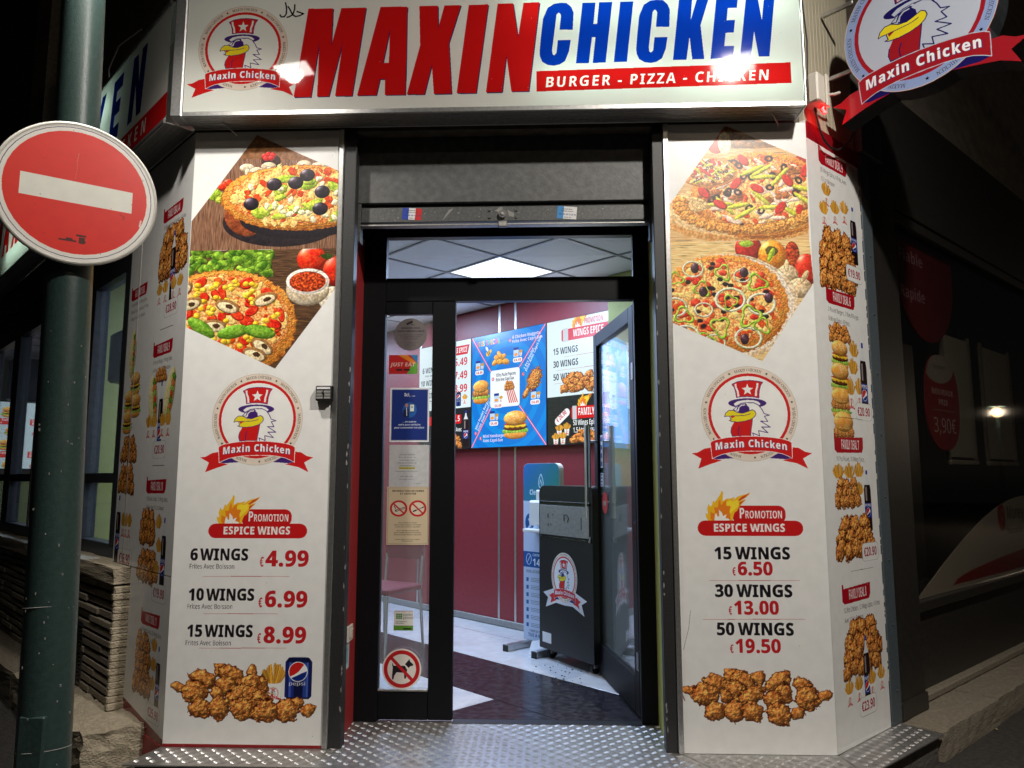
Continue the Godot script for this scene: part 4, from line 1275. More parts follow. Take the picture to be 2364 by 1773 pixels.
func wood(hp: Heap, c: Color, c2: Color, across := false) -> void:
	for y in hp.h:
		for x in hp.w:
			var i: int = y * hp.w + x
			var a := float(y if across else x)
			var b := float(x if across else y)
			var v := hp.n1.get_noise_2d(a * 2.6, b * 0.16) + 0.5 * hp.n2.get_noise_2d(a * 9.0, b * 0.5)
			var crack := smoothstep(0.42, 0.6, hp.n2.get_noise_2d(a * 5.0 + 90, b * 0.25))
			hp.col[i] = c.lerp(c2, clampf(0.5 + v, 0, 1)) * (1.0 - 0.55 * crack)
			hp.on[i] = 1

func print_left_front() -> ImageTexture:
	var cv := Cv.new(808, 3150, 0.65, WHITE)
	# upper photograph: pizza with olives on a round board
	var shape: PackedVector2Array = PackedVector2Array([Vector2(333.3, 35.5), Vector2(781.5, 243.5), Vector2(793.7, 665.8), Vector2(3.7, 670.9), Vector2(3.0, 509.1)])
	var o := Vector2(0, shape[0].y)
	var hp := Heap.new(cv.W, int((shape[3].y - o.y) * cv.k) + 2, 11)
	var at := func(p: Vector2) -> Vector2: return (p - o) * cv.k
	wood(hp, Color(0.62, 0.47, 0.37), Color(0.40, 0.27, 0.20))
	hp.lump(at.call(Vector2(491.0, 82.0)), 300, 62, Color(0.46, 0.30, 0.18), 0.5, {"flat": true, "to": Color(0.62, 0.42, 0.27), "tone": 0.1})
	hp.lump(at.call(Vector2(413.2, 182.4)), 34, 26, Color(0.22, 0.13, 0.12), 14, {"to": Color(0.3, 0.18, 0.15)})
	for q in [[608, 360], [618, 355], [628, 358], [612, 366], [624, 365]]:
		hp.lump(at.call(Vector2(400.3, 153.2) + Vector2(q[0] - 618, q[1] - 360) * 2.2), 11, 9, Color(0.80, 0.12, 0.10), 9, {"gloss": 0.4})
	for q: Vector2 in [Vector2(286.2, 219.0), Vector2(402.7, 211.1), Vector2(593.5, 204.5), Vector2(670.5, 215.4), Vector2(338.5, 239.0)]:
		hp.lump(at.call(q), 26, 16, Color(0.92, 0.87, 0.78), 14, {"to": Color(0.80, 0.70, 0.56)})
		hp.lump(at.call(q) + Vector2(2, 14), 10, 14, Color(0.90, 0.84, 0.72), 8, {})
	for q: Vector2 in [Vector2(189.7, 304.1), Vector2(214.0, 323.6), Vector2(266.5, 300.4), Vector2(307.7, 281.8), Vector2(358.0, 258.6), Vector2(162.3, 318.1)]:
		hp.lump(at.call(q), 17, 16, Color(0.80, 0.11, 0.06), 15, {"to": Color(0.92, 0.28, 0.12), "gloss": 0.5})
	hp.lump(at.call(Vector2(484.5, 517.7)), 205, 88, Color(0.14, 0.12, 0.14), 4, {"flat": true, "to": Color(0.2, 0.17, 0.18)})
	hp.lump(at.call(Vector2(275.8, 505.6)), 70, 50, Color(0.46, 0.21, 0.11), 12, {"turn": 0.6, "to": Color(0.62, 0.32, 0.18)})
	hp.lump(at.call(Vector2(576.2, 502.3)), 205, 72, Color(0.15, 0.13, 0.15), 3, {"flat": true})
	for i in 9:
		hp.lump(at.call(Vector2(130.4, 379.9)) + Vector2(hp.g.randf_range(-18, 14), hp.g.randf_range(-20, 18)), 15, 12, Color(0.52, 0.66, 0.14), 10, {"rag": 0.4, "to": Color(0.80, 0.85, 0.34)})
	pizza(hp, at.call(Vector2(571.7, 376.6)), 409.8 * cv.k, 171.5 * cv.k, 0)
	hp.shade(0.8, 0.6)
	hp.put(cv, o, shape)
	# lower photograph: pizza with sweetcorn and basil
	shape = PackedVector2Array([Vector2(3.7, 670.9), Vector2(793.7, 665.8), Vector2(799.2, 855.0), Vector2(480.9, 1298.7), Vector2(2.9, 1077.9)])
	o = Vector2(0, shape[1].y)
	hp = Heap.new(cv.W, int((shape[3].y - o.y) * cv.k) + 2, 23)
	at = func(p: Vector2) -> Vector2: return (p - o) * cv.k
	wood(hp, Color(0.46, 0.33, 0.22), Color(0.24, 0.17, 0.13), true)
	for i in 70:
		var q: Vector2 = Vector2(-19.7, 624.8) + Vector2(hp.g.randf_range(0, 460), hp.g.randf_range(10, 170))
		hp.lump(at.call(q), hp.g.randf_range(16, 34), hp.g.randf_range(10, 18), Color(0.24, 0.42, 0.10), 12, {"turn": hp.g.randf_range(-1.2, 1.2), "to": Color(0.62, 0.78, 0.24), "gloss": 0.12, "tone": 0.1})
	hp.lump(at.call(Vector2(650.4, 721.4)), 50, 48, Color(0.80, 0.11, 0.05), 40, {"to": Color(0.93, 0.30, 0.12), "gloss": 0.7})
	hp.lump(at.call(Vector2(780.1, 785.4)), 44, 52, Color(0.76, 0.10, 0.05), 40, {"to": Color(0.90, 0.26, 0.12), "gloss": 0.6})
	hp.lump(at.call(Vector2(732.2, 708.3)), 22, 9, Color(0.2, 0.3, 0.1), 4, {"rag": 0.6})
	hp.lump(at.call(Vector2(773.2, 935.2)), 52, 44, Color(0.90, 0.85, 0.77), 20, {"to": Color(0.80, 0.74, 0.64)})
	hp.lump(at.call(Vector2(635.3, 883.4)), 74, 56, Color(0.88, 0.82, 0.72), 26, {"to": Color(0.76, 0.68, 0.55)})
	hp.lump(at.call(Vector2(633.8, 839.5)), 74, 45, Color(0.93, 0.90, 0.85), 5, {"flat": true})
	hp.lump(at.call(Vector2(633.9, 841.8)), 62, 35, Color(0.64, 0.16, 0.06), 4, {"flat": true, "to": Color(0.80, 0.34, 0.15), "tone": 0.4, "crisp": 0.5, "gloss": 0.2})
	pizza(hp, at.call(Vector2(191.1, 1049.6)), 384.8 * cv.k, 274.9 * cv.k, 1)
	hp.shade(0.8, 0.6)
	hp.put(cv, o, shape)
	emblem(cv, Vector2(399.7, 1559.2), 234.4)
	badge(cv, Vector2(175.0, 2083.6), Vector2(675.9, 2154.8), "ESPICE WINGS")
	for q in [["6 WINGS", Vector2(88.0, 2264.9), Vector2(384.0, 2263.7), "4.99", Vector2(470.4, 2292.9), Vector2(690.1, 2291.9), Vector2(103.2, 2342.9), Vector2(620.2, 2340.5), Vector2(86.9, 2305.1)], ["10 WINGS", Vector2(88.7, 2459.5), Vector2(423.0, 2457.5), "6.99", Vector2(472.0, 2489.5), Vector2(690.3, 2488.1), Vector2(123.8, 2522.9), Vector2(635.4, 2519.6), Vector2(86.5, 2499.1)], ["15 WINGS", Vector2(90.7, 2634.0), Vector2(422.9, 2631.5), "8.99", Vector2(472.7, 2660.9), Vector2(689.8, 2659.2), Vector2(123.9, 2687.4), Vector2(634.8, 2683.2), Vector2(87.4, 2673.2)]]:
		words(cv, q[0], q[1], 56, INK, {"font": "black", "width": q[2].x - q[1].x, "space": 0.55})
		words(cv, "Frites Avec Boisson", q[8], 23, Color(0.25, 0.22, 0.25), {"font": "sans", "width": 230})
		price(cv, q[4], q[3], 75, q[5].x - q[4].x)
		rule_line(cv, q[6], q[7])
	var a: Vector2 = Vector2(23.9, 2759.0)
	var b: Vector2 = Vector2(744.9, 3029.0)
	fries(cv, Vector2(472.2, 2751.1), 125, 108, 3, true)
	can(cv, Vector2(590.2, 2723.5), Vector2(723.2, 2921.0).x - Vector2(590.2, 2723.5).x, Vector2(723.2, 2921.0).y - Vector2(590.2, 2723.5).y)
	chicken(cv, a, b.x - a.x, b.y - a.y, 41, [[0.35, 0.12, 0.06, 0.13, 0.9], [0.22, 0.28, 0.09, 0.15, 0.3], [0.42, 0.2, 0.1, 0.15, 0.5], [0.555, 0.14, 0.035, 0.12, 0.2], [0.6, 0.36, 0.07, 0.15, 0.0], [0.54, 0.34, 0.08, 0.16, -0.4], [0.38, 0.4, 0.075, 0.17, 0.2], [0.06, 0.42, 0.06, 0.08, 0.3], [0.17, 0.5, 0.085, 0.22, 0.2], [0.32, 0.52, 0.04, 0.13, -0.2], [0.46, 0.55, 0.1, 0.14, -0.5], [0.56, 0.53, 0.06, 0.15, 0.1], [0.62, 0.62, 0.06, 0.15, 0.3], [0.21, 0.78, 0.075, 0.16, -0.1], [0.34, 0.77, 0.07, 0.2, 0.0], [0.58, 0.78, 0.05, 0.16, 0.3], [0.49, 0.78, 0.075, 0.19, 0.2], [0.86, 0.68, 0.05, 0.1, 0.0], [0.8, 0.8, 0.085, 0.19, 0.0], [0.66, 0.81, 0.085, 0.2, 0.2], [0.95, 0.79, 0.05, 0.1, -0.3]])
	cv.rect(0, 3136, 808, 14, Color(0.55, 0.08, 0.10))
	cv.specks(5, 26, 2.6, Color(0.72, 0.71, 0.69))
	cv.specks(6, 10, 1.6, Color(0.4, 0.38, 0.36))
	cv.stain(3, 0.022, 60.0)
	return cv.tex()

func print_right_front() -> ImageTexture:
	var cv := Cv.new(742, 3150, 0.65, WHITE)
	var shape: PackedVector2Array = PackedVector2Array([Vector2(322.8, 31.0), Vector2(342.9, 33.8), Vector2(735.3, 218.1), Vector2(731.0, 649.1), Vector2(1.0, 650.8), Vector2(7.5, 483.1)])
	var o := Vector2(0, shape[0].y)
	var hp := Heap.new(cv.W, int((shape[4].y - o.y) * cv.k) + 2, 31)
	var at := func(p: Vector2) -> Vector2: return (p - o) * cv.k
	wood(hp, Color(0.90, 0.78, 0.58), Color(0.80, 0.60, 0.36), true)
	hp.lump(at.call(Vector2(474.4, 52.8)), 240, 66, Color(0.34, 0.24, 0.16), 0.5, {"flat": true, "to": Color(0.70, 0.46, 0.22)})
	hp.lump(at.call(Vector2(275.3, 108.8)), 34, 46, Color(0.75, 0.18, 0.12), 3, {"flat": true})
	hp.lump(at.call(Vector2(319.7, 121.4)), 22, 40, Color(0.92, 0.84, 0.70), 2, {"flat": true})
	hp.lump(at.call(Vector2(724.0, 246.1)), 36, 40, Color(0.70, 0.12, 0.08), 2, {"flat": true})
	hp.lump(at.call(Vector2(407.8, 509.4)), 427.7 * cv.k, 152.6 * cv.k, Color(0.80, 0.52, 0.24), 6, {"flat": true, "to": Color(0.93, 0.74, 0.46)})
	hp.lump(at.call(Vector2(408.7, 483.9)), 421.5 * cv.k, 138.9 * cv.k, Color(0.93, 0.82, 0.62), 4, {"flat": true, "to": Color(0.86, 0.68, 0.44)})
	pizza(hp, at.call(Vector2(494.0, 396.8)), 349.0 * cv.k, 223.4 * cv.k, 2)
	hp.lump(at.call(Vector2(126.3, 447.5)), 68, 26, Color(0.90, 0.74, 0.50), 2, {"flat": true, "turn": 0.15})
	pizza(hp, at.call(Vector2(231.8, 275.9)), 145.7 * cv.k, 79.9 * cv.k, 2)
	for i in 16:
		var q := -0.1 + i * 0.185
		var c: Vector2 = Vector2(425.5, 451.7) + Vector2(cos(q) * -345.0, sin(q) * 136.0)
		hp.lump(at.call(c), 26, 19, Color(0.80, 0.47, 0.18), 14, {"rag": 0.3, "to": Color(0.95, 0.72, 0.38), "tone": 0.2, "crisp": 0.12})
	hp.shade(0.8, 0.62)
	hp.put(cv, o, shape)
	shape = PackedVector2Array([Vector2(1.0, 650.8), Vector2(731.0, 649.1), Vector2(741.7, 873.8), Vector2(469.0, 1274.5), Vector2(0.4, 1062.8)])
	o = Vector2(0, shape[1].y)
	hp = Heap.new(cv.W, int((shape[3].y - o.y) * cv.k) + 2, 37)
	at = func(p: Vector2) -> Vector2: return (p - o) * cv.k
	wood(hp, Color(0.93, 0.84, 0.62), Color(0.84, 0.68, 0.42), true)
	hp.lump(at.call(Vector2(420.7, 688.9)), 44, 46, Color(0.64, 0.06, 0.04), 40, {"to": Color(0.80, 0.14, 0.08), "gloss": 0.6})
	hp.lump(at.call(Vector2(410.7, 663.6)), 24, 12, Color(0.62, 0.74, 0.2), 10, {})
	hp.lump(at.call(Vector2(640.1, 725.6)), 24, 46, Color(0.50, 0.10, 0.04), 20, {"to": Color(0.84, 0.38, 0.14), "tone": 0.4})
	hp.lump(at.call(Vector2(539.7, 724.5)), 46, 50, Color(0.93, 0.50, 0.08), 42, {"to": Color(0.98, 0.66, 0.2), "gloss": 0.5})
	hp.lump(at.call(Vector2(540.4, 706.2)), 20, 16, Color(0.34, 0.30, 0.08), 4, {"rag": 0.3})
	hp.lump(at.call(Vector2(533.1, 724.4)), 9, 26, Color(0.70, 0.80, 0.2), 12, {"turn": 0.4})
	hp.lump(at.call(Vector2(708.3, 803.5)), 38, 54, Color(0.70, 0.10, 0.05), 40, {"to": Color(0.86, 0.24, 0.1), "gloss": 0.6})
	hp.lump(at.call(Vector2(613.6, 829.7)), 34, 34, Color(0.90, 0.82, 0.68), 30, {"to": Color(0.80, 0.68, 0.52)})
	hp.lump(at.call(Vector2(611.3, 782.1)), 8, 22, Color(0.88, 0.78, 0.6), 10, {})
	hp.lump(at.call(Vector2(671.2, 897.9)), 40, 34, Color(0.92, 0.83, 0.68), 30, {"to": Color(0.82, 0.68, 0.50)})
	hp.lump(at.call(Vector2(697.9, 839.5)), 9, 24, Color(0.86, 0.74, 0.56), 10, {"turn": 0.5})
	hp.lump(at.call(Vector2(309.0, 989.0)), 354.5 * cv.k, 273.7 * cv.k, Color(0.86, 0.72, 0.54), 6, {"flat": true, "to": Color(0.93, 0.86, 0.76)})
	hp.lump(at.call(Vector2(300.6, 982.2)), 336.6 * cv.k, 260.3 * cv.k, Color(0.90, 0.84, 0.76), 4, {"flat": true})
	pizza(hp, at.call(Vector2(281.4, 968.6)), 321.4 * cv.k, 247.2 * cv.k, 3)
	hp.shade(0.8, 0.64)
	hp.put(cv, o, shape)
	emblem(cv, Vector2(393.3, 1538.1), 237.9)
	badge(cv, Vector2(121.5, 2063.5), Vector2(631.6, 2136.2), "ESPICE WINGS")
	for q in [["15 WINGS", Vector2(195.3, 2249.4), Vector2(563.0, 2247.9), "6.50", Vector2(305.3, 2325.1), Vector2(476.9, 2324.3), Vector2(106.5, 2350.7), Vector2(636.0, 2348.1)], ["30 WINGS", Vector2(193.6, 2428.0), Vector2(566.3, 2425.9), "13.00", Vector2(280.9, 2509.8), Vector2(498.7, 2508.4), Vector2(123.8, 2533.2), Vector2(649.8, 2529.6)], ["50 WINGS", Vector2(195.2, 2606.9), Vector2(565.1, 2604.1), "19.50", Vector2(281.0, 2688.1), Vector2(499.9, 2686.3), Vector2.ZERO, Vector2.ZERO]]:
		words(cv, q[0], q[1], 57, INK, {"font": "black", "width": q[2].x - q[1].x, "space": 0.75})
		price(cv, q[4], q[3], 62, q[5].x - q[4].x)
		if q[6] != Vector2.ZERO:
			rule_line(cv, q[6], q[7])
	var a: Vector2 = Vector2(28.2, 2759.3)
	var b: Vector2 = Vector2(732.8, 3016.4)
	chicken(cv, a, b.x - a.x, b.y - a.y, 47, [[0.33, 0.13, 0.055, 0.14, 0.8], [0.22, 0.28, 0.08, 0.16, 0.3], [0.41, 0.22, 0.09, 0.15, 0.5], [0.51, 0.16, 0.045, 0.12, 0.2], [0.64, 0.22, 0.09, 0.14, -0.5], [0.8, 0.28, 0.06, 0.13, 0.3], [0.35, 0.38, 0.07, 0.16, 0.2], [0.67, 0.44, 0.055, 0.18, 0.0], [0.04, 0.4, 0.05, 0.07, 0.3], [0.15, 0.47, 0.09, 0.2, 0.2], [0.29, 0.5, 0.04, 0.12, -0.2], [0.45, 0.5, 0.1, 0.15, -0.5], [0.83, 0.52, 0.08, 0.2, 0.5], [0.95, 0.46, 0.05, 0.08, -0.2], [0.6, 0.55, 0.06, 0.15, 0.2], [0.215, 0.76, 0.07, 0.16, -0.1], [0.34, 0.76, 0.068, 0.2, 0.0], [0.46, 0.76, 0.07, 0.17, 0.2], [0.76, 0.78, 0.05, 0.1, -0.3], [0.64, 0.8, 0.08, 0.2, 0.2]])
	cv.specks(8, 22, 2.6, Color(0.74, 0.73, 0.71))
	cv.specks(9, 10, 1.6, Color(0.42, 0.4, 0.38))
	cv.line(PackedVector2Array([Vector2(75.2, 2492.9), Vector2(64.5, 2574.1), Vector2(36.7, 2675.1)]), 2.0, Color(0.5, 0.48, 0.47))
	cv.line(PackedVector2Array([Vector2(15.4, 2847.1), Vector2(22.9, 2874.8), Vector2(36.3, 2910.3)]), 4.0, Color(0.5, 0.1, 0.1))
	cv.stain(4, 0.022, 60.0)
	return cv.tex()

func deal(cv: Cv, at: Vector2, w: float, title: String, lines: PackedStringArray) -> void:
	var red := Color(0.66, 0.08, 0.14)
	var h := w * 0.30
	cv.poly(PackedVector2Array([at, at + Vector2(w * 0.05, 0), at + Vector2(w * 0.06, h * 0.22), at + Vector2(w, h * 0.12), at + Vector2(w * 0.99, h * 0.7), at + Vector2(w * 0.94, h * 0.95), at + Vector2(w * 0.08, h), at + Vector2(0, h * 0.85)]), red)
	words(cv, title, at + Vector2(w * 0.54, h * 0.80), h * 0.5, Color(0.93, 0.9, 0.9), {"align": "mid", "width": w * 0.62})
	small_print(cv, lines, at + Vector2(w * 0.04, h * 1.42), h * 0.24, h * 0.5, Color(0.36, 0.34, 0.34), {"font": "sans", "squeeze": 0.72})

func tag_price(cv: Cv, at: Vector2, w: float, h: float, text: String) -> void:
	cv.pill(at.x - 2, at.y - 2, w + 4, h + 4, h * 0.28, Color(0.62, 0.6, 0.6))
	cv.pill(at.x, at.y, w, h, h * 0.28, WHITE)
	words(cv, "€" + text, at + Vector2(w * 0.5, h * 0.74), h * 0.5, Color(0.62, 0.10, 0.2), {"align": "mid", "width": w * 0.8})

func print_left_side() -> ImageTexture:
	var cv := Cv.new(970, 3150, 0.6, WHITE)
	# right column
	deal(cv, Vector2(540, 330), 300, "FAMILY DEAL 4A", ["10 Wings Epice, 4 Tenders, 4 Frites,", "Avec 1.5 Ltr Boisson"])
	chicken(cv, Vector2(500, 440), 440, 330, 61)
	bottle(cv, Vector2(700, 500), 70, 400)
	for i in 4:
		fries(cv, Vector2(500 + [0, 95, 215, 310][i], 760), 90, 80, 70 + i)
	tag_price(cv, Vector2(640, 890), 200, 90, "28.90")
	rule_line(cv, Vector2(480, 1040), Vector2(900, 1040), Color(0.3, 0.28, 0.28))
	deal(cv, Vector2(500, 1100), 300, "FAMILY DEAL 9", ["4 Poulet Wraps, 5 Wings Epice,", "4 Frites Avec 1.5 Ltr Boisson"])
	wrap_roll(cv, Vector2(430, 1270), 230, 330, 81, -0.2)
	wrap_roll(cv, Vector2(680, 1250), 230, 330, 82, 0.3)
	chicken(cv, Vector2(560, 1250), 180, 90, 83)
	bottle(cv, Vector2(640, 1330), 66, 420)
	for i in 4:
		fries(cv, Vector2(450 + [0, 90, 215, 305][i], 1500), 90, 85, 90 + i)
	tag_price(cv, Vector2(590, 1660), 190, 90, "20.90")
	rule_line(cv, Vector2(500, 1790), Vector2(880, 1790), Color(0.3, 0.28, 0.28))
	deal(cv, Vector2(520, 1850), 300, "FAMILY DEAL 10", ["10 Poulet Snacks, 15 Wings Epice,", "4 Frites Avec 1.5 Ltr Boisson"])
	chicken(cv, Vector2(450, 2010), 250, 220, 101)
	chicken(cv, Vector2(440, 2230), 330, 190, 102)
	for i in 3:
		fries(cv, Vector2(700 + (i % 2) * 20, 2040 + i * 120), 90, 85, 110 + i, false)
	bottle(cv, Vector2(800, 2060), 66, 380)
	tag_price(cv, Vector2(700, 2400), 200, 90, "19.90")
	deal(cv, Vector2(560, 2540), 280, "FAMILY DEAL 11", ["20 Poulet Snacks, 20 Wings Epice,", "4 Frites Avec 1.5 Ltr Boisson"])
	chicken(cv, Vector2(500, 2640), 240, 210, 121)
	chicken(cv, Vector2(480, 2800), 280, 190, 122)
	for i in 3:
		fries(cv, Vector2(740, 2660 + i * 95), 85, 80, 130 + i, false)
	bottle(cv, Vector2(825, 2700), 60, 330)
	tag_price(cv, Vector2(720, 2990), 190, 85, "25.90")
	# left column
	deal(cv, Vector2(40, 700), 290, "MAXIN FAMILY DEAL", ["4 Poulet Wraps, 6 Wings Epice,", "4 Boeuf Burger, 4 Snacks, 5 Frites,", "4 Wings Avec 1.5 Ltr Boisson"])
	wrap_roll(cv, Vector2(20, 960), 230, 320, 141, 0.0)
	for q in [[120, 1230], [30, 1330], [150, 1360], [20, 1450]]:
		burger(cv, Vector2(q[0], q[1]), 190, 150, 150 + q[1])
	chicken(cv, Vector2(20, 1600), 300, 180, 161)
	chicken(cv, Vector2(10, 1770), 300, 190, 162)
	bottle(cv, Vector2(20, 1960), 80, 400)
	for i in 3:
		fries(cv, Vector2(110 + i * 62, 2050), 75, 90, 170 + i)
	tag_price(cv, Vector2(90, 2260), 250, 110, "36.90")
	cv.poly(PackedVector2Array([Vector2(330, 3040), Vector2(970, 3120), Vector2(970, 3150), Vector2(330, 3150)]), Color(0.50, 0.08, 0.10))
	cv.stain(5, 0.022, 50.0)
	return cv.tex()

func print_right_side() -> ImageTexture:
	var cv := Cv.new(605, 3150, 0.65, WHITE)
	cv.rect(0, 0, 605, 95, Color(0.52, 0.07, 0.11))
	deal(cv, Vector2(127.0, 99.1), 330, "FAMILY DEAL 5", ["35 Wings Epice, 4 Frite, Avec", "1.5 Ltr Boisson"])
	for q: Vector2 in [Vector2(141.0, 282.5), Vector2(105.2, 394.3), Vector2(229.6, 362.4), Vector2(343.3, 335.7)]:
		fries(cv, q, 105, 85, int(q.x))
	bottle(cv, Vector2(461.3, 353.2), 75, 330)
	chicken(cv, Vector2(74.5, 507.6), 440, 330, 201)
	chicken(cv, Vector2(69.0, 648.2), 420, 230, 202)
	tag_price(cv, Vector2(382.3, 698.2), 190, 90, "19.90")
	rule_line(cv, Vector2(105.3, 791.0), Vector2(546.3, 785.5), Color(0.3, 0.28, 0.28))
	deal(cv, Vector2(131.3, 855.4), 330, "FAMILY DEAL 6", ["2 Poulet Burgers, 2 Boeuf Burger,", "6 Wings Epice, 4 Frites,", "Avec 1.5 Ltr Boisson"])
	chicken(cv, Vector2(138.9, 1044.5), 250, 110, 211)
	var y := Vector2(119.8, 1131.0).y
	burger(cv, Vector2(150, y), 200, 170, 221, 0)
	burger(cv, Vector2(130, y + 120), 220, 180, 222, 0)
	burger(cv, Vector2(120, y + 250), 230, 180, 223, 1)
	burger(cv, Vector2(130, y + 370), 240, 220, 224, 1)
	fries(cv, Vector2(361.9, 1116.9), 110, 100, 231, false)
	fries(cv, Vector2(339.9, 1213.1), 110, 100, 232, false)
	fries(cv, Vector2(306.9, 1318.4), 100, 110, 233)
	fries(cv, Vector2(409.4, 1313.8), 90, 105, 234)
	bottle(cv, Vector2(481.2, 1121.4), 80, 420)
	tag_price(cv, Vector2(401.3, 1458.9), 190, 90, "20.90")
	rule_line(cv, Vector2(129.6, 1547.4), Vector2(543.1, 1544.3), Color(0.3, 0.28, 0.28))
	deal(cv, Vector2(134.2, 1630.7), 330, "FAMILY DEAL 7", ["10 Pcs Poulet, 10 Wings Epice,", "4 Frites Avec 1.5 Ltr Boisson"])
	for q: Vector2 in [Vector2(103.2, 1779.5), Vector2(226.7, 1777.9), Vector2(336.1, 1772.1)]:
		fries(cv, q, 115, 85, int(q.x) + 5, false)
	fries(cv, Vector2(343.2, 1875.2), 95, 75, 77)
	bottle(cv, Vector2(443.1, 1816.4), 80, 320)
	chicken(cv, Vector2(109.3, 1848.4), 290, 170, 241)
	chicken(cv, Vector2(87.3, 2040.1), 450, 240, 242)
	tag_price(cv, Vector2(382.7, 2196.4), 190, 90, "20.90")
	rule_line(cv, Vector2(179.9, 2324.6), Vector2(553.4, 2326.1), Color(0.3, 0.28, 0.28))
	deal(cv, Vector2(130.6, 2383.2), 320, "FAMILY DEAL 8", ["12 Pcs Chicken, 12 Wings Epice, 4 Frites", "Avec 1.5 Ltr Boisson"])
	chicken(cv, Vector2(110.6, 2550.7), 440, 240, 251)
	chicken(cv, Vector2(99.6, 2643.3), 430, 200, 252)
	bottle(cv, Vector2(322.6, 2653.4), 70, 360)
	for q: Vector2 in [Vector2(109.2, 2831.2), Vector2(212.5, 2828.5), Vector2(364.7, 2824.7), Vector2(478.6, 2817.5)]:
		fries(cv, q, 95, 80, int(q.x) + 9)
	tag_price(cv, Vector2(259.9, 2945.9), 190, 90, "23.90")
	cv.specks(19, 20, 2.4, Color(0.7, 0.69, 0.67))
	cv.stain(6, 0.022, 50.0)
	return cv.tex()

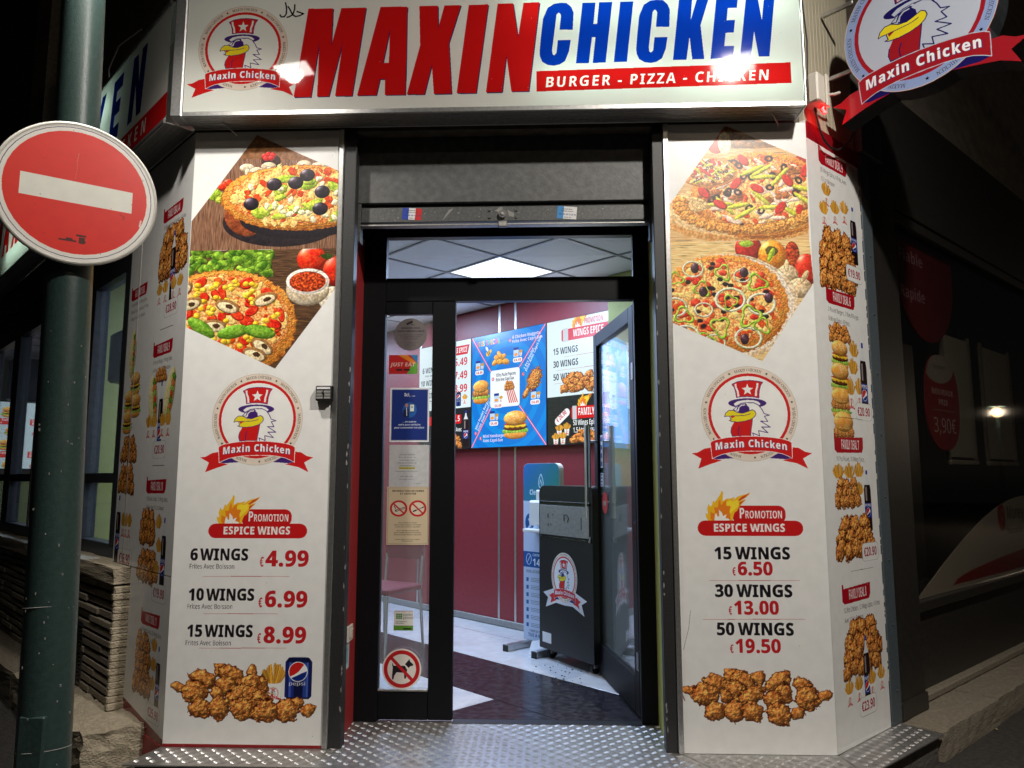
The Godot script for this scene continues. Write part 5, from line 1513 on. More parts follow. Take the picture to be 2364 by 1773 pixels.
# main sign: letters traced as outlines
func print_sign() -> ImageTexture:
	var cv := Cv.new(SIGN_W, SIGN_H, 2040.0 / SIGN_W, Color(0.90, 0.915, 0.89))
	var red := Color(0.80, 0.10, 0.10)
	var dark := Color(0.20, 0.14, 0.35)
	var blue := Color(0.03, 0.22, 0.68)
	var letters := [PackedVector2Array([Vector2(579.0, 659.8), Vector2(640.1, 168.8), Vector2(770.8, 170.3), Vector2(766.8, 382.1), Vector2(814.3, 170.0), Vector2(944.9, 169.3), Vector2(883.6, 658.9), Vector2(795.5, 657.6), Vector2(827.9, 359.4), Vector2(763.0, 659.1), Vector2(701.7, 658.7), Vector2(704.3, 358.8), Vector2(669.1, 661.5)]), PackedVector2Array([Vector2(1168.0, 655.9), Vector2(1232.7, 388.2), Vector2(1225.2, 169.1), Vector2(1322.1, 168.8), Vector2(1325.3, 294.4), Vector2(1356.5, 167.9), Vector2(1442.5, 168.3), Vector2(1381.7, 378.5), Vector2(1398.3, 657.0), Vector2(1307.1, 656.9), Vector2(1295.2, 493.5), Vector2(1258.6, 657.7)]), PackedVector2Array([Vector2(1424.9, 655.0), Vector2(1484.3, 168.4), Vector2(1585.6, 167.4), Vector2(1524.8, 656.1)]), PackedVector2Array([Vector2(1575.4, 653.7), Vector2(1634.5, 165.1), Vector2(1714.4, 165.3), Vector2(1740.3, 356.3), Vector2(1768.9, 163.2), Vector2(1851.9, 162.6), Vector2(1794.4, 651.2), Vector2(1706.3, 652.0), Vector2(1679.6, 450.1), Vector2(1658.2, 653.6)])]
	var a_out: PackedVector2Array = PackedVector2Array([Vector2(909.8, 657.7), Vector2(1021.0, 168.5), Vector2(1161.9, 169.3), Vector2(1159.9, 658.3), Vector2(1054.5, 657.9), Vector2(1054.3, 570.4), Vector2(1026.6, 569.8), Vector2(1009.8, 657.1)])
	var a_in: PackedVector2Array = PackedVector2Array([Vector2(1040.1, 481.1), Vector2(1071.2, 481.8), Vector2(1073.8, 292.9)])
	for pass_ in 2:
		var o := Vector2(5, 5) if pass_ == 0 else Vector2.ZERO
		var c := dark if pass_ == 0 else red
		for l: PackedVector2Array in letters:
			cv.poly(Transform2D(0, o) * l, c)
		cv.fill([Transform2D(0, o) * a_out, Transform2D(0, o) * a_in], c)
	var cc: PackedVector2Array = PackedVector2Array([Vector2(1851.4, 436.6), Vector2(1858.3, 359.0), Vector2(1870.1, 254.9), Vector2(1894.7, 194.4), Vector2(1927.3, 173.3), Vector2(1959.8, 167.9), Vector2(1992.2, 170.5), Vector2(2016.2, 193.0), Vector2(2028.1, 223.8), Vector2(2023.1, 319.4), Vector2(1954.5, 317.8), Vector2(1963.2, 239.7), Vector2(1957.7, 226.5), Vector2(1949.6, 221.9), Vector2(1939.8, 234.8), Vector2(1915.9, 429.4), Vector2(1917.3, 451.0), Vector2(1925.3, 458.9), Vector2(1937.5, 447.1), Vector2(1946.0, 375.7), Vector2(2012.0, 375.5), Vector2(2001.8, 439.9), Vector2(1981.3, 491.1), Vector2(1953.0, 509.3), Vector2(1924.9, 515.6), Vector2(1892.9, 510.6), Vector2(1864.8, 492.8), Vector2(1852.9, 462.5)])
	var shift: Vector2 = Vector2(2346.1, 432.1) - Vector2(1851.4, 436.6)
	for l: PackedVector2Array in [cc, Transform2D(0, shift) * cc, PackedVector2Array([Vector2(2037.2, 505.1), Vector2(2074.7, 170.8), Vector2(2141.8, 170.7), Vector2(2129.7, 289.8), Vector2(2148.2, 290.3), Vector2(2160.4, 169.4), Vector2(2228.2, 169.4), Vector2(2189.1, 504.1), Vector2(2122.8, 504.4), Vector2(2139.2, 363.7), Vector2(2120.7, 363.2), Vector2(2102.8, 505.7)]), PackedVector2Array([Vector2(2230.7, 501.6), Vector2(2269.3, 170.4), Vector2(2337.0, 169.4), Vector2(2296.9, 502.1)]), PackedVector2Array([Vector2(2531.3, 496.9), Vector2(2572.6, 150.0), Vector2(2639.1, 150.0), Vector2(2627.2, 281.7), Vector2(2667.2, 148.9), Vector2(2727.2, 148.7), Vector2(2676.6, 308.8), Vector2(2689.8, 496.1), Vector2(2628.9, 496.5), Vector2(2619.0, 372.1), Vector2(2599.5, 496.7)]), PackedVector2Array([Vector2(2721.5, 495.1), Vector2(2763.2, 147.9), Vector2(2873.3, 147.2), Vector2(2864.3, 218.2), Vector2(2818.1, 218.8), Vector2(2810.2, 286.1), Vector2(2852.3, 285.3), Vector2(2843.5, 354.0), Vector2(2802.2, 354.8), Vector2(2793.4, 427.5), Vector2(2842.4, 426.9), Vector2(2834.5, 492.4)]), PackedVector2Array([Vector2(2870.1, 490.7), Vector2(2914.8, 145.6), Vector2(2969.0, 145.2), Vector2(2988.5, 290.3), Vector2(3006.4, 145.3), Vector2(3059.7, 144.9), Vector2(3018.2, 487.9), Vector2(2964.7, 488.5), Vector2(2946.6, 349.6), Vector2(2925.3, 489.3)])]:
		cv.poly(l, blue)
	cv.poly(PackedVector2Array([Vector2(1834.9, 543.5), Vector2(3121.6, 522.6), Vector2(3123.0, 634.0), Vector2(1835.4, 654.7)]), red)
	var b0: Vector2 = Vector2(1874.6, 632.4)
	var b1: Vector2 = Vector2(3012.7, 615.0)
	words(cv, "BURGER - PIZZA - CHICKEN", b0, 56, Color(0.95, 0.95, 0.93), {"font": "bold", "width": b1.x - b0.x, "slant": 0.12, "turn": (b1 - b0).angle(), "track": 0.14})
	emblem(cv, Vector2(301.4, 382.1), 237.1, true, Color(0.90, 0.915, 0.89))
	for l: PackedVector2Array in [PackedVector2Array([Vector2(515.9, 129.4), Vector2(520.7, 147.3), Vector2(524.1, 169.6), Vector2(522.6, 196.1), Vector2(512.8, 211.4), Vector2(496.1, 211.0), Vector2(488.5, 197.5)]), PackedVector2Array([Vector2(530.1, 152.0), Vector2(542.5, 172.2), Vector2(556.0, 199.1)]), PackedVector2Array([Vector2(566.3, 141.7), Vector2(566.6, 170.6), Vector2(558.0, 199.2), Vector2(539.8, 212.0), Vector2(525.4, 214.8)]), PackedVector2Array([Vector2(558.1, 201.4), Vector2(573.0, 211.5), Vector2(593.6, 207.6), Vector2(614.9, 196.6), Vector2(593.0, 188.1), Vector2(577.0, 182.4)])]:
		cv.line(l, 7.5, Color(0.08, 0.06, 0.08))
	cv.specks(21, 30, 2.0, Color(0.75, 0.75, 0.72))
	return cv.tex()

# the same words stretched along the side street's sign (millimetres from its top left corner)
func print_left_sign() -> ImageTexture:
	var cv := Cv.new(5578, 657, 0.36, Color(0.86, 0.875, 0.85))
	var red := Color(0.78, 0.10, 0.10)
	var blue := Color(0.03, 0.10, 0.42)
	cv.rect(2600, 500, 2978, 138, red)
	words(cv, "BURGER - PIZZA - CHICKEN", Vector2(2690, 608), 84, Color(0.92, 0.92, 0.90), {"width": 2560, "slant": 0.12, "track": 0.55})
	var put := func(raw: Array, s1: float, w: float, c: Color) -> void:
		# raw: outline in a box 100 wide and 100 high; s1 = distance of its right side from the sign's right end
		var q := PackedVector2Array()
		for i in range(0, raw.size(), 2):
			var y: float = raw[i + 1] / 100.0
			q.append(Vector2(5578 - s1 - w + raw[i] / 100.0 * w + (1.0 - y) * 60.0 - 50.0, 52 + y * 400.0))
		cv.poly(q, c)
	var N := [0, 0, 34, 0, 62, 50, 64, 0, 100, 0, 100, 100, 68, 100, 38, 46, 36, 100, 0, 100]
	var E := [0, 0, 100, 0, 100, 22, 42, 22, 42, 38, 92, 38, 92, 60, 42, 60, 42, 78, 100, 78, 100, 100, 0, 100]
	var K := [0, 0, 36, 0, 36, 36, 62, 0, 100, 0, 66, 48, 100, 100, 62, 100, 38, 60, 36, 64, 36, 100, 0, 100]
	var C := [0, 16, 14, 3, 40, 0, 70, 0, 92, 8, 100, 24, 100, 40, 64, 40, 60, 22, 48, 18, 38, 24, 36, 74, 46, 82, 60, 78, 64, 60, 100, 60, 98, 80, 88, 94, 66, 100, 36, 100, 12, 96, 0, 84]
	var H := [0, 0, 36, 0, 36, 38, 64, 38, 64, 0, 100, 0, 100, 100, 64, 100, 64, 60, 36, 60, 36, 100, 0, 100]
	var I := [0, 0, 100, 0, 100, 100, 0, 100]
	put.call(N, 390, 240, blue)
	put.call(E, 815, 190, blue)
	put.call(K, 1170, 240, blue)
	put.call(C, 1560, 220, blue)
	put.call(I, 1950, 90, blue)
	put.call(H, 2220, 230, blue)
	put.call(C, 2620, 220, blue)
	put.call(N, 3000, 260, red)
	put.call(I, 3420, 110, red)
	put.call([0, 0, 40, 0, 50, 30, 62, 0, 100, 0, 72, 48, 100, 100, 60, 100, 48, 68, 36, 100, 0, 100, 28, 50], 3660, 300, red)
	put.call([28, 0, 72, 0, 100, 100, 64, 100, 60, 78, 40, 78, 36, 100, 0, 100], 4060, 320, red)
	put.call([0, 0, 32, 0, 50, 52, 68, 0, 100, 0, 100, 100, 76, 100, 76, 40, 60, 100, 40, 100, 24, 40, 24, 100, 0, 100], 4480, 420, red)
	return cv.tex()

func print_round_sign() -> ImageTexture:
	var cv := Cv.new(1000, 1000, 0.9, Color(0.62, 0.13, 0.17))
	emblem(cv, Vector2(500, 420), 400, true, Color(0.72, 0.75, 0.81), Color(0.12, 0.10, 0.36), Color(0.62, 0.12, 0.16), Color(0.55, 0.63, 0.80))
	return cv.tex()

# ---- menu screens (980 x 1050)
func slate(cv: Cv, y0: float) -> void:
	var n := FastNoiseLite.new()
	n.frequency = 0.02
	for y in range(int(y0 * cv.k), cv.H):
		for x in cv.W:
			var v := 0.14 + 0.05 * n.get_noise_2d(x * 0.6, y * 9.0) - (0.05 if y % 62 < 2 else 0.0)
			cv.im.set_pixel(x, y, Color(v, v * 1.03, v * 1.08))

func print_screen_wings() -> ImageTexture:
	var cv := Cv.new(820, 1050, 0.7, Color(0.86, 0.93, 0.95))
	cv.poly(PackedVector2Array([Vector2(440, 50), Vector2(800, 50), Vector2(770, 140), Vector2(440, 140)]), Color(0.8, 0.08, 0.1))
	words(cv, "WINGS EPICE", Vector2(470, 118), 50, Color.WHITE, {"width": 290, "slant": 0.15})
	for i in 3:
		words(cv, ["6 WINGS", "10 WINGS", "15 WINGS"][i], Vector2(50 if i == 0 else 25, 270 + i * 130), 56, Color(0.12, 0.12, 0.16), {"squeeze": 0.8})
		words(cv, "Frites Avec Boisson", Vector2(90, 310 + i * 130), 22, Color(0.2, 0.2, 0.24), {"font": "sans"})
		words(cv, "€ " + ["5.49", "7.49", "8.99"][i], Vector2(770, 245 + i * 130), 74, Color(0.82, 0.08, 0.16), {"align": "right"})
		rule_line(cv, Vector2(30, 328 + i * 130), Vector2(790, 328 + i * 130))
	can(cv, Vector2(600, 500), 75, 140)
	fries(cv, Vector2(690, 525), 80, 60, 4)
	slate(cv, 660)
	cv.pill(150, 720, 530, 90, 18, Color(0.82, 0.08, 0.1))
	words(cv, "FAMILY DEAL 5", Vector2(660, 786), 54, Color.WHITE, {"align": "right", "squeeze": 0.8})
	words(cv, "35 Wings, 4 Frites Avec", Vector2(690, 885), 40, Color(0.92, 0.94, 0.95), {"font": "bold", "align": "right", "squeeze": 0.7})
	bottle(cv, Vector2(710, 690), 80, 345)
	chicken(cv, Vector2(260, 890), 430, 160, 301)
	return cv.tex()

func print_screen_kids() -> ImageTexture:
	var cv := Cv.new(980, 1050, 0.62, Color(0.06, 0.47, 0.84))
	for i in 6:
		cv.hoop(Vector2(490, 520), 1000 - i * 140, 1000 - i * 140, 60, Color(0.05, 0.51 + 0.008 * i, 0.88))
	for q in [[0, 0, 270, 350], [980, 0, 650, 350], [0, 1050, 270, 690], [980, 1050, 650, 690]]:
		cv.line(PackedVector2Array([Vector2(q[0], q[1]), Vector2(q[2], q[3])]), 20, Color(0.75, 0.10, 0.45))
		cv.line(PackedVector2Array([Vector2(q[0], q[1]), Vector2(q[2], q[3])]), 7, Color(0.95, 0.8, 0.9))
	cv.pill(265, 345, 390, 345, 26, Color(0.94, 0.96, 0.97))
	var cols := [Color(0.95, 0.3, 0.3), Color(0.3, 0.8, 0.3), Color(0.95, 0.6, 0.1), Color(0.95, 0.85, 0.2), Color(0.9, 0.3, 0.7)]
	for i in 12:
		words(cv, "KIDS SPECIAL"[i], Vector2(75 + i * 27, 96), 46, cols[i % 5], {"font": "black", "squeeze": 0.75})
	words(cv, "6 Chicken Nuggets,", Vector2(560, 80), 28, Color(0.92, 0.85, 0.95), {})
	words(cv, "Frite Avec Capri-Sun", Vector2(560, 120), 28, Color(0.92, 0.85, 0.95), {})
	words(cv, "10 Pcs Poulet Popcorn,", Vector2(340, 408), 30, Color(0.15, 0.2, 0.3), {"width": 270})
	words(cv, "Frite Avec Capri-Sun", Vector2(340, 450), 30, Color(0.15, 0.2, 0.3), {"width": 240})
	for q in [[530, 90, "A"], [300, 425, "B"], [700, 415, "C"], [60, 915, "D"], [130, 965, "E"]]:
		cv.oval(Vector2(q[0], q[1]), 17, 17, Color(0.8, 0.15, 0.3))
		words(cv, q[2], Vector2(q[0], q[1] + 10), 20, Color.WHITE, {"align": "mid"})
	small_print(cv, ["Mini Hamburger, Frite", "Avec Capri-Sun"], Vector2(165, 960), 27, 40, Color(0.9, 0.85, 0.95))
	words(cv, "1 Pcs Poulet,", Vector2(725, 380), 26, Color(0.9, 0.92, 0.97), {"turn": -1.0})
	words(cv, "Frite Avec Capri-Sun", Vector2(745, 400), 26, Color(0.9, 0.92, 0.97), {"turn": -1.0})
	words(cv, "Mini Poulet Burger,", Vector2(70, 885), 26, Color(0.9, 0.92, 0.97), {"turn": -1.0})
	words(cv, "Frite Avec Capri-Sun", Vector2(105, 900), 26, Color(0.9, 0.92, 0.97), {"turn": -1.0})
	# a bee
	cv.oval(Vector2(215, 130), 26, 14, Color(0.9, 0.95, 1.0), 0.9)
	cv.oval(Vector2(235, 175), 34, 24, Color(0.95, 0.75, 0.15), -0.5)
	cv.line(PackedVector2Array([Vector2(222, 160), Vector2(240, 196)]), 9, INK)
	cv.line(PackedVector2Array([Vector2(240, 150), Vector2(256, 186)]), 9, INK)
	cv.oval(Vector2(266, 155), 15, 15, Color(0.95, 0.78, 0.2))
	var hp := Heap.new(int(270 * cv.k), int(150 * cv.k), 311)
	for q in [[70, 110, -0.4], [190, 110, 0.5], [100, 70, 0.2], [170, 70, -0.3], [130, 50, 0.9], [130, 110, 0.1], [215, 118, 0.2]]:
		hp.lump(Vector2(q[0], q[1]) * cv.k, 48 * cv.k, 27 * cv.k, Color(0.95, 0.72, 0.3), 16, {"turn": q[2], "to": Color(0.88, 0.55, 0.16), "rag": 0.15})
	hp.shade(0.8, 0.6)
	hp.put(cv, Vector2(260, 160))
	for q in [[570, 165], [50, 230], [310, 560], [790, 560], [255, 720]]:
		juice(cv, Vector2(q[0], q[1]), 130, 140)
	burger(cv, Vector2(5, 405), 250, 240, 321, 1)
	burger(cv, Vector2(430, 720), 330, 270, 322, 0)
	# drumstick
	hp = Heap.new(int(270 * cv.k), int(290 * cv.k), 331)
	crispy(hp, Vector2(60, 220) * cv.k, 62 * cv.k, 30 * cv.k, -0.9)
	crispy(hp, Vector2(160, 110) * cv.k, 105 * cv.k, 72 * cv.k, -0.9)
	hp.shade(0.8, 0.55)
	hp.put(cv, Vector2(680, 360))
	# popcorn box
	for i in 10:
		var a := i / 10.0
		cv.poly(PackedVector2Array([Vector2(475 + a * 110, 520 + a * 10), Vector2(475 + (a + 0.1) * 110, 520 + (a + 0.1) * 10), Vector2(520 + (a + 0.1) * 125, 660), Vector2(520 + a * 125, 660)]), Color(0.8, 0.1, 0.15) if i % 2 == 0 else Color(0.95, 0.95, 0.93))
	chicken(cv, Vector2(455, 455), 130, 90, 341)
	return cv.tex()

func print_screen_deal() -> ImageTexture:
	var cv := Cv.new(980, 1050, 0.62, Color(0.86, 0.93, 0.95))
	cv.pill(170, 85, 790, 100, 14, Color(0.82, 0.08, 0.1))
	cv.rect(185, 78, 60, 114, Color(0.78, 0.8, 0.82))
	flame(cv, Vector2(285, 85), 130)
	words(cv, "PROMOTION", Vector2(425, 68), 46, Color(0.82, 0.08, 0.1), {"width": 200})
	words(cv, "WINGS EPICE", Vector2(300, 160), 60, Color.WHITE, {"width": 330})
	for i in 3:
		words(cv, ["15 WINGS", "30 WINGS", "50 WINGS"][i], Vector2(70, 290 + i * 110), 54, Color(0.16, 0.16, 0.2), {"width": 285})
		words(cv, "€ " + ["6.99", "13.99", "20.99"][i], Vector2(560, 290 + i * 110), 70, Color(0.82, 0.08, 0.16), {})
		rule_line(cv, Vector2(50, 318 + i * 110), Vector2(900, 318 + i * 110))
	chicken(cv, Vector2(150, 455), 440, 180, 351)
	slate(cv, 650)
	cv.pill(270, 745, 640, 100, 18, Color(0.82, 0.08, 0.1))
	cv.rect(285, 738, 46, 114, Color(0.78, 0.8, 0.82))
	flame(cv, Vector2(340, 745), 110)
	words(cv, "FAMILY DEAL", Vector2(345, 820), 60, Color.WHITE, {"width": 310})
	cv.pill(75, 790, 190, 66, 32, Color(0.95, 0.95, 0.96), -0.6)
	words(cv, "€ 26.90", Vector2(118, 868), 38, Color(0.75, 0.1, 0.15), {"turn": -0.6, "width": 128})
	small_print(cv, ["50 Wings Epice, 4 Frites Avec", "1.5 Ltr Boisson"], Vector2(290, 900), 44, 60, Color(0.93, 0.95, 0.96), {"squeeze": 0.62})
	for q in [[90, 880], [175, 870], [50, 950], [130, 945]]:
		fries(cv, Vector2(q[0], q[1]), 90, 62, q[0])
	chicken(cv, Vector2(250, 935), 480, 115, 361)
	return cv.tex()

func print_screen_far() -> ImageTexture:
	var cv := Cv.new(980, 1050, 0.4, Color(0.80, 0.91, 0.95))
	for i in 2:
		for j in 2:
			var o := Vector2(20 + i * 490, 40 + j * 520)
			cv.rect(o.x, o.y + 220, 440, 100, Color(0.85, 0.2, 0.18))
			small_print(cv, ["Menu Tandoori", "Burger"], o + Vector2(20, 262), 34, 44, Color.WHITE)
			burger(cv, o + Vector2(150, 20), 240, 190, 371 + i, i)
			burger(cv, o + Vector2(200, 360), 220, 130, 381 + j, j)
			words(cv, "6.49", o + Vector2(30, 480), 50, Color(0.8, 0.1, 0.1))
	return cv.tex()

# ---- notices on the side window
func print_camera_notice() -> ImageTexture:
	var cv := Cv.new(220, 220, 1.2, Color(0.40, 0.38, 0.38))
	cv.poly(PackedVector2Array([Vector2(78, 34), Vector2(120, 14), Vector2(127, 28), Vector2(86, 46)]), INK)
	cv.line(PackedVector2Array([Vector2(112, 34), Vector2(116, 44), Vector2(136, 44)]), 4, INK)
	words(cv, "MAGASIN SOUS", Vector2(110, 72), 13, INK, {"align": "mid", "width": 128})
	words(cv, "VIDEO SURVEILLANCE", Vector2(110, 94), 13, INK, {"align": "mid", "width": 186})
	small_print(cv, ["Pour toute information ou consultation", "des enregistrements contacter", "directement le magasin"], Vector2(110, 116), 8, 14, INK, {"font": "sans", "align": "mid", "squeeze": 0.86})
	small_print(cv, ["LOI N° 95-73 DU 21.01.95", "Décret n° 96-926", "du 17 octobre 1996"], Vector2(110, 166), 6, 12, INK, {"font": "sans", "align": "mid"})
	return cv.tex()

func print_just_eat() -> ImageTexture:
	var cv := Cv.new(190, 130, 1.2, Color(0.72, 0.10, 0.10))
	cv.poly(PackedVector2Array([Vector2(60, 0), Vector2(120, 0), Vector2(190, 60), Vector2(190, 80)]), Color(0.85, 0.5, 0.1))
	cv.poly(PackedVector2Array([Vector2(140, 0), Vector2(190, 0), Vector2(190, 62)]), Color(0.1, 0.45, 0.65))
	cv.poly(PackedVector2Array([Vector2(190, 50), Vector2(190, 130), Vector2(120, 130), Vector2(150, 70)]), Color(0.35, 0.6, 0.2))
	words(cv, "JUST EAT", Vector2(12, 78), 26, Color(0.85, 0.75, 0.72), {"width": 160, "slant": 0.15})
	cv.pill(50, 96, 40, 12, 3, INK)
	cv.pill(98, 96, 40, 12, 3, INK)
	return cv.tex()

func print_pass_poster() -> ImageTexture:
	var cv := Cv.new(260, 330, 1.1, Color(0.88, 0.89, 0.90))
	cv.rect(8, 8, 244, 314, Color(0.62, 0.66, 0.72))
	cv.rect(12, 12, 236, 306, Color(0.04, 0.17, 0.48))
	words(cv, "Ici, ...", Vector2(130, 52), 20, Color(0.9, 0.92, 0.95), {"align": "mid"})
	cv.oval(Vector2(130, 135), 47, 47, Color(0.10, 0.36, 0.66))
	cv.poly(PackedVector2Array([Vector2(90, 178), Vector2(88, 140), Vector2(104, 122), Vector2(124, 130), Vector2(126, 178)]), Color(0.06, 0.1, 0.25))
	cv.oval(Vector2(110, 108), 10, 12, Color(0.75, 0.5, 0.38))
	cv.line(PackedVector2Array([Vector2(109, 122), Vector2(112, 172)]), 6, Color(0.8, 0.85, 0.9))
	cv.pill(130, 98, 32, 52, 5, Color(0.12, 0.12, 0.16))
	cv.rect(133, 103, 26, 42, Color(0.85, 0.9, 0.9))
	cv.rect(139, 112, 14, 3, INK)
	cv.rect(139, 119, 14, 3, INK)
	small_print(cv, ["... on scanne", "votre pass sanitaire", "pour consommer sur place"], Vector2(130, 212), 11, 18, Color(0.85, 0.88, 0.93), {"align": "mid"})
	return cv.tex()

func print_white_notice() -> ImageTexture:
	var cv := Cv.new(250, 270, 1.1, Color(0.74, 0.75, 0.76))
	small_print(cv, ["Cher(e)s Client(e)s", "Merci de laisser vos", "coordonnées (Nom", "Prénom et numéro de", "téléphone) sur ce"], Vector2(110, 66), 8, 18, Color(0.25, 0.25, 0.3), {"font": "serif", "align": "mid"})
	cv.rect(62, 144, 96, 12, Color(0.75, 0.72, 0.2))
	words(cv, "CAHIER DE RAPPEL", Vector2(110, 154), 8, Color(0.3, 0.3, 0.2), {"align": "mid"})
	small_print(cv, ["ci-dessous sur le comptoir", "", "Merci de votre", "compréhension !"], Vector2(110, 174), 8, 17, Color(0.25, 0.25, 0.3), {"font": "serif", "align": "mid"})
	words(cv, "La Direction", Vector2(150, 252), 6, Color(0.3, 0.3, 0.35), {"font": "serif"})
	cv.stain(31, 0.05, 50.0)
	return cv.tex()

func print_no_smoking() -> ImageTexture:
	var cv := Cv.new(250, 368, 1.1, Color(0.80, 0.74, 0.62))
	cv.pill(6, 6, 238, 356, 8, Color(0.45, 0.42, 0.36))
	cv.pill(8, 8, 234, 352, 7, Color(0.80, 0.74, 0.62))
	words(cv, "INTERDICTION DE FUMER", Vector2(125, 32), 12, INK, {"align": "mid", "width": 190})
	words(cv, "ET VAPOTER", Vector2(125, 50), 12, INK, {"align": "mid", "width": 96})
	for i in 2:
		var p := Vector2(70 + i * 113, 138)
		cv.oval(p, 40, 40, Color(0.84, 0.80, 0.72))
		if i == 0:
			cv.poly(PackedVector2Array([p + Vector2(-22, 10), p + Vector2(34, -10), p + Vector2(37, 0), p + Vector2(-18, 22)]), INK)
			cv.poly(PackedVector2Array([p + Vector2(-14, 11), p + Vector2(30, -5), p + Vector2(32, -1), p + Vector2(-12, 16)]), Color(0.84, 0.80, 0.72))
			cv.line(PackedVector2Array([p + Vector2(-22, -20), p + Vector2(-26, -10), p + Vector2(-18, -4), p + Vector2(-20, 4)]), 4, INK)
		else:
			cv.poly(PackedVector2Array([p + Vector2(-30, 16), p + Vector2(-8, 6), p + Vector2(-5, 14), p + Vector2(-26, 24)]), INK)
			cv.line(PackedVector2Array([p + Vector2(-6, 10), p + Vector2(36, -9)]), 6, Color(0.5, 0.5, 0.5))
			cv.line(PackedVector2Array([p + Vector2(26, -5), p + Vector2(37, -10)]), 7, INK)
		cv.line(PackedVector2Array([p + Vector2(-34, -34), p + Vector2(34, 34)]), 9, Color(0.74, 0.08, 0.12))
		cv.hoop(p, 52, 52, 12, Color(0.74, 0.08, 0.12))
	small_print(cv, ["Décret n° 2017-633 du 25 avril 2017", "relatif aux conditions d'application de l'interdiction", "de vapoter dans certains lieux à usage collectif", "", "Décret n° 2006-1386 du 15 novembre 2006", "fixant les conditions d'application de l'interdiction", "de fumer dans les lieux affectés à un usage collectif"], Vector2(125, 232), 6, 12.5, Color(0.2, 0.18, 0.16), {"font": "bold", "align": "mid", "squeeze": 0.78})
	small_print(cv, ["Pour arrêter de fumer, faites-vous aider en appelant le", "39 89 tabac-info-service.fr"], Vector2(125, 336), 5, 11, Color(0.2, 0.18, 0.16), {"font": "bold", "align": "mid", "squeeze": 0.8})
	return cv.tex()

func print_parking_card() -> ImageTexture:
	var cv := Cv.new(100, 112, 1.6, Color(0.86, 0.86, 0.84))
	for i in 9:
		cv.rect(12 + (i % 3) * 11, 16 + (i / 3) * 11, 9, 9, Color(0.25, 0.5, 0.2))
	words(cv, "payby", Vector2(48, 28), 13, Color(0.25, 0.28, 0.25), {"font": "sans"})
	words(cv, "phone", Vector2(48, 46), 13, Color(0.25, 0.28, 0.25), {"font": "sans"})
	small_print(cv, ["STATIONNEMENT", "PAR MOBILE"], Vector2(10, 64), 5, 9, Color(0.3, 0.4, 0.3))
	cv.rect(0, 84, 100, 28, Color(0.36, 0.58, 0.18))
	cv.rect(50, 98, 40, 8, Color(0.1, 0.15, 0.1))
	for i in 12:
		cv.rect(4 + i * 8, 0, 4, 5, Color(0.6, 0.15, 0.15))
	return cv.tex()

func print_no_dogs() -> ImageTexture:
	var cv := Cv.new(200, 200, 1.3, Color(0.88, 0.86, 0.83))
	cv.oval(Vector2(100, 100), 92, 92, Color(0.72, 0.07, 0.11))
	cv.oval(Vector2(100, 100), 73, 73, Color(0.86, 0.84, 0.81))
	cv.poly(em(Vector2(100, 100), 94, [930, 310, 945, 345, 1090, 345, 1120, 395, 1110, 440, 1108, 500, 1083, 500, 1080, 430, 985, 425, 955, 470, 948, 512, 928, 512, 930, 440, 935, 365, 926, 330], Vector2(1050, 385), 235.0), INK)
	cv.poly(em(Vector2(100, 100), 94, [1090, 325, 1128, 285, 1145, 262, 1158, 295, 1196, 325, 1192, 345, 1160, 348, 1138, 372], Vector2(1050, 385), 235.0), INK)
	cv.line(PackedVector2Array([Vector2(48, 48), Vector2(152, 152)]), 16, Color(0.72, 0.07, 0.11))
	return cv.tex()

func print_sanitiser() -> ImageTexture:
	var cv := Cv.new(390, 1385, 0.9, Color(0.72, 0.78, 0.88))
	for y in range(0, int(300 * 0.9)):
		for x in cv.W:
			cv.im.set_pixel(x, y, Color(0.16, 0.42, 0.72).lerp(Color(0.18, 0.50, 0.48), clampf(float(x) / cv.W * 0.8 + float(y) / 540.0, 0, 1)))
	var drop := PackedVector2Array()
	for i in 25:
		var a := i * TAU / 24
		drop.append(Vector2(195, 140) + Vector2(sin(a) * 32 * pow(sin(a / 2), 0.9), -cos(a) * 55))
	cv.line(drop, 6, Color(0.8, 0.9, 0.93))
	cv.line(PackedVector2Array([Vector2(182, 168), Vector2(190, 130), Vector2(205, 160), Vector2(202, 185)]), 5, Color(0.8, 0.9, 0.93))
	words(cv, "CleanoStick", Vector2(195, 250), 40, Color(0.85, 0.92, 0.95), {"align": "mid", "width": 250})
	cv.oval(Vector2(70, 470), 48, 70, Color(0.08, 0.34, 0.58))
	cv.line(PackedVector2Array([Vector2(60, 440), Vector2(84, 470), Vector2(74, 500), Vector2(50, 525)]), 22, Color(0.72, 0.78, 0.88))
	cv.rect(0, 700, 390, 122, Color(0.06, 0.32, 0.60))
	cv.hoop(Vector2(60, 760), 30, 44, 5, Color(0.85, 0.9, 0.95))
	cv.line(PackedVector2Array([Vector2(40, 790), Vector2(80, 728)]), 5, Color(0.85, 0.9, 0.95))
	words(cv, "CONTRE LE VIRUS", Vector2(100, 735), 20, Color(0.85, 0.9, 0.95), {"squeeze": 0.7})
	words(cv, "1476", Vector2(100, 808), 56, Color(0.9, 0.94, 0.97))
	words(cv, "VEUILLEZ DESINFECTER", Vector2(30, 865), 22, Color(0.3, 0.36, 0.42), {"squeeze": 0.7})
	for i in 7:
		var y := 905 + i * 58
		cv.rect(32, y, 26, 30, Color(0.10, 0.36, 0.58))
		for j in 3:
			cv.rect(80, y + j * 12, 200 - 30 * (j % 2), 4, Color(0.42, 0.48, 0.56))
	words(cv, "1 TEMPS DE CONTACT", Vector2(60, 1320), 18, Color(0.3, 0.36, 0.46), {"squeeze": 0.7})
	words(cv, "TUE A 99,9%", Vector2(50, 1356), 26, Color(0.12, 0.3, 0.5))
	return cv.tex()

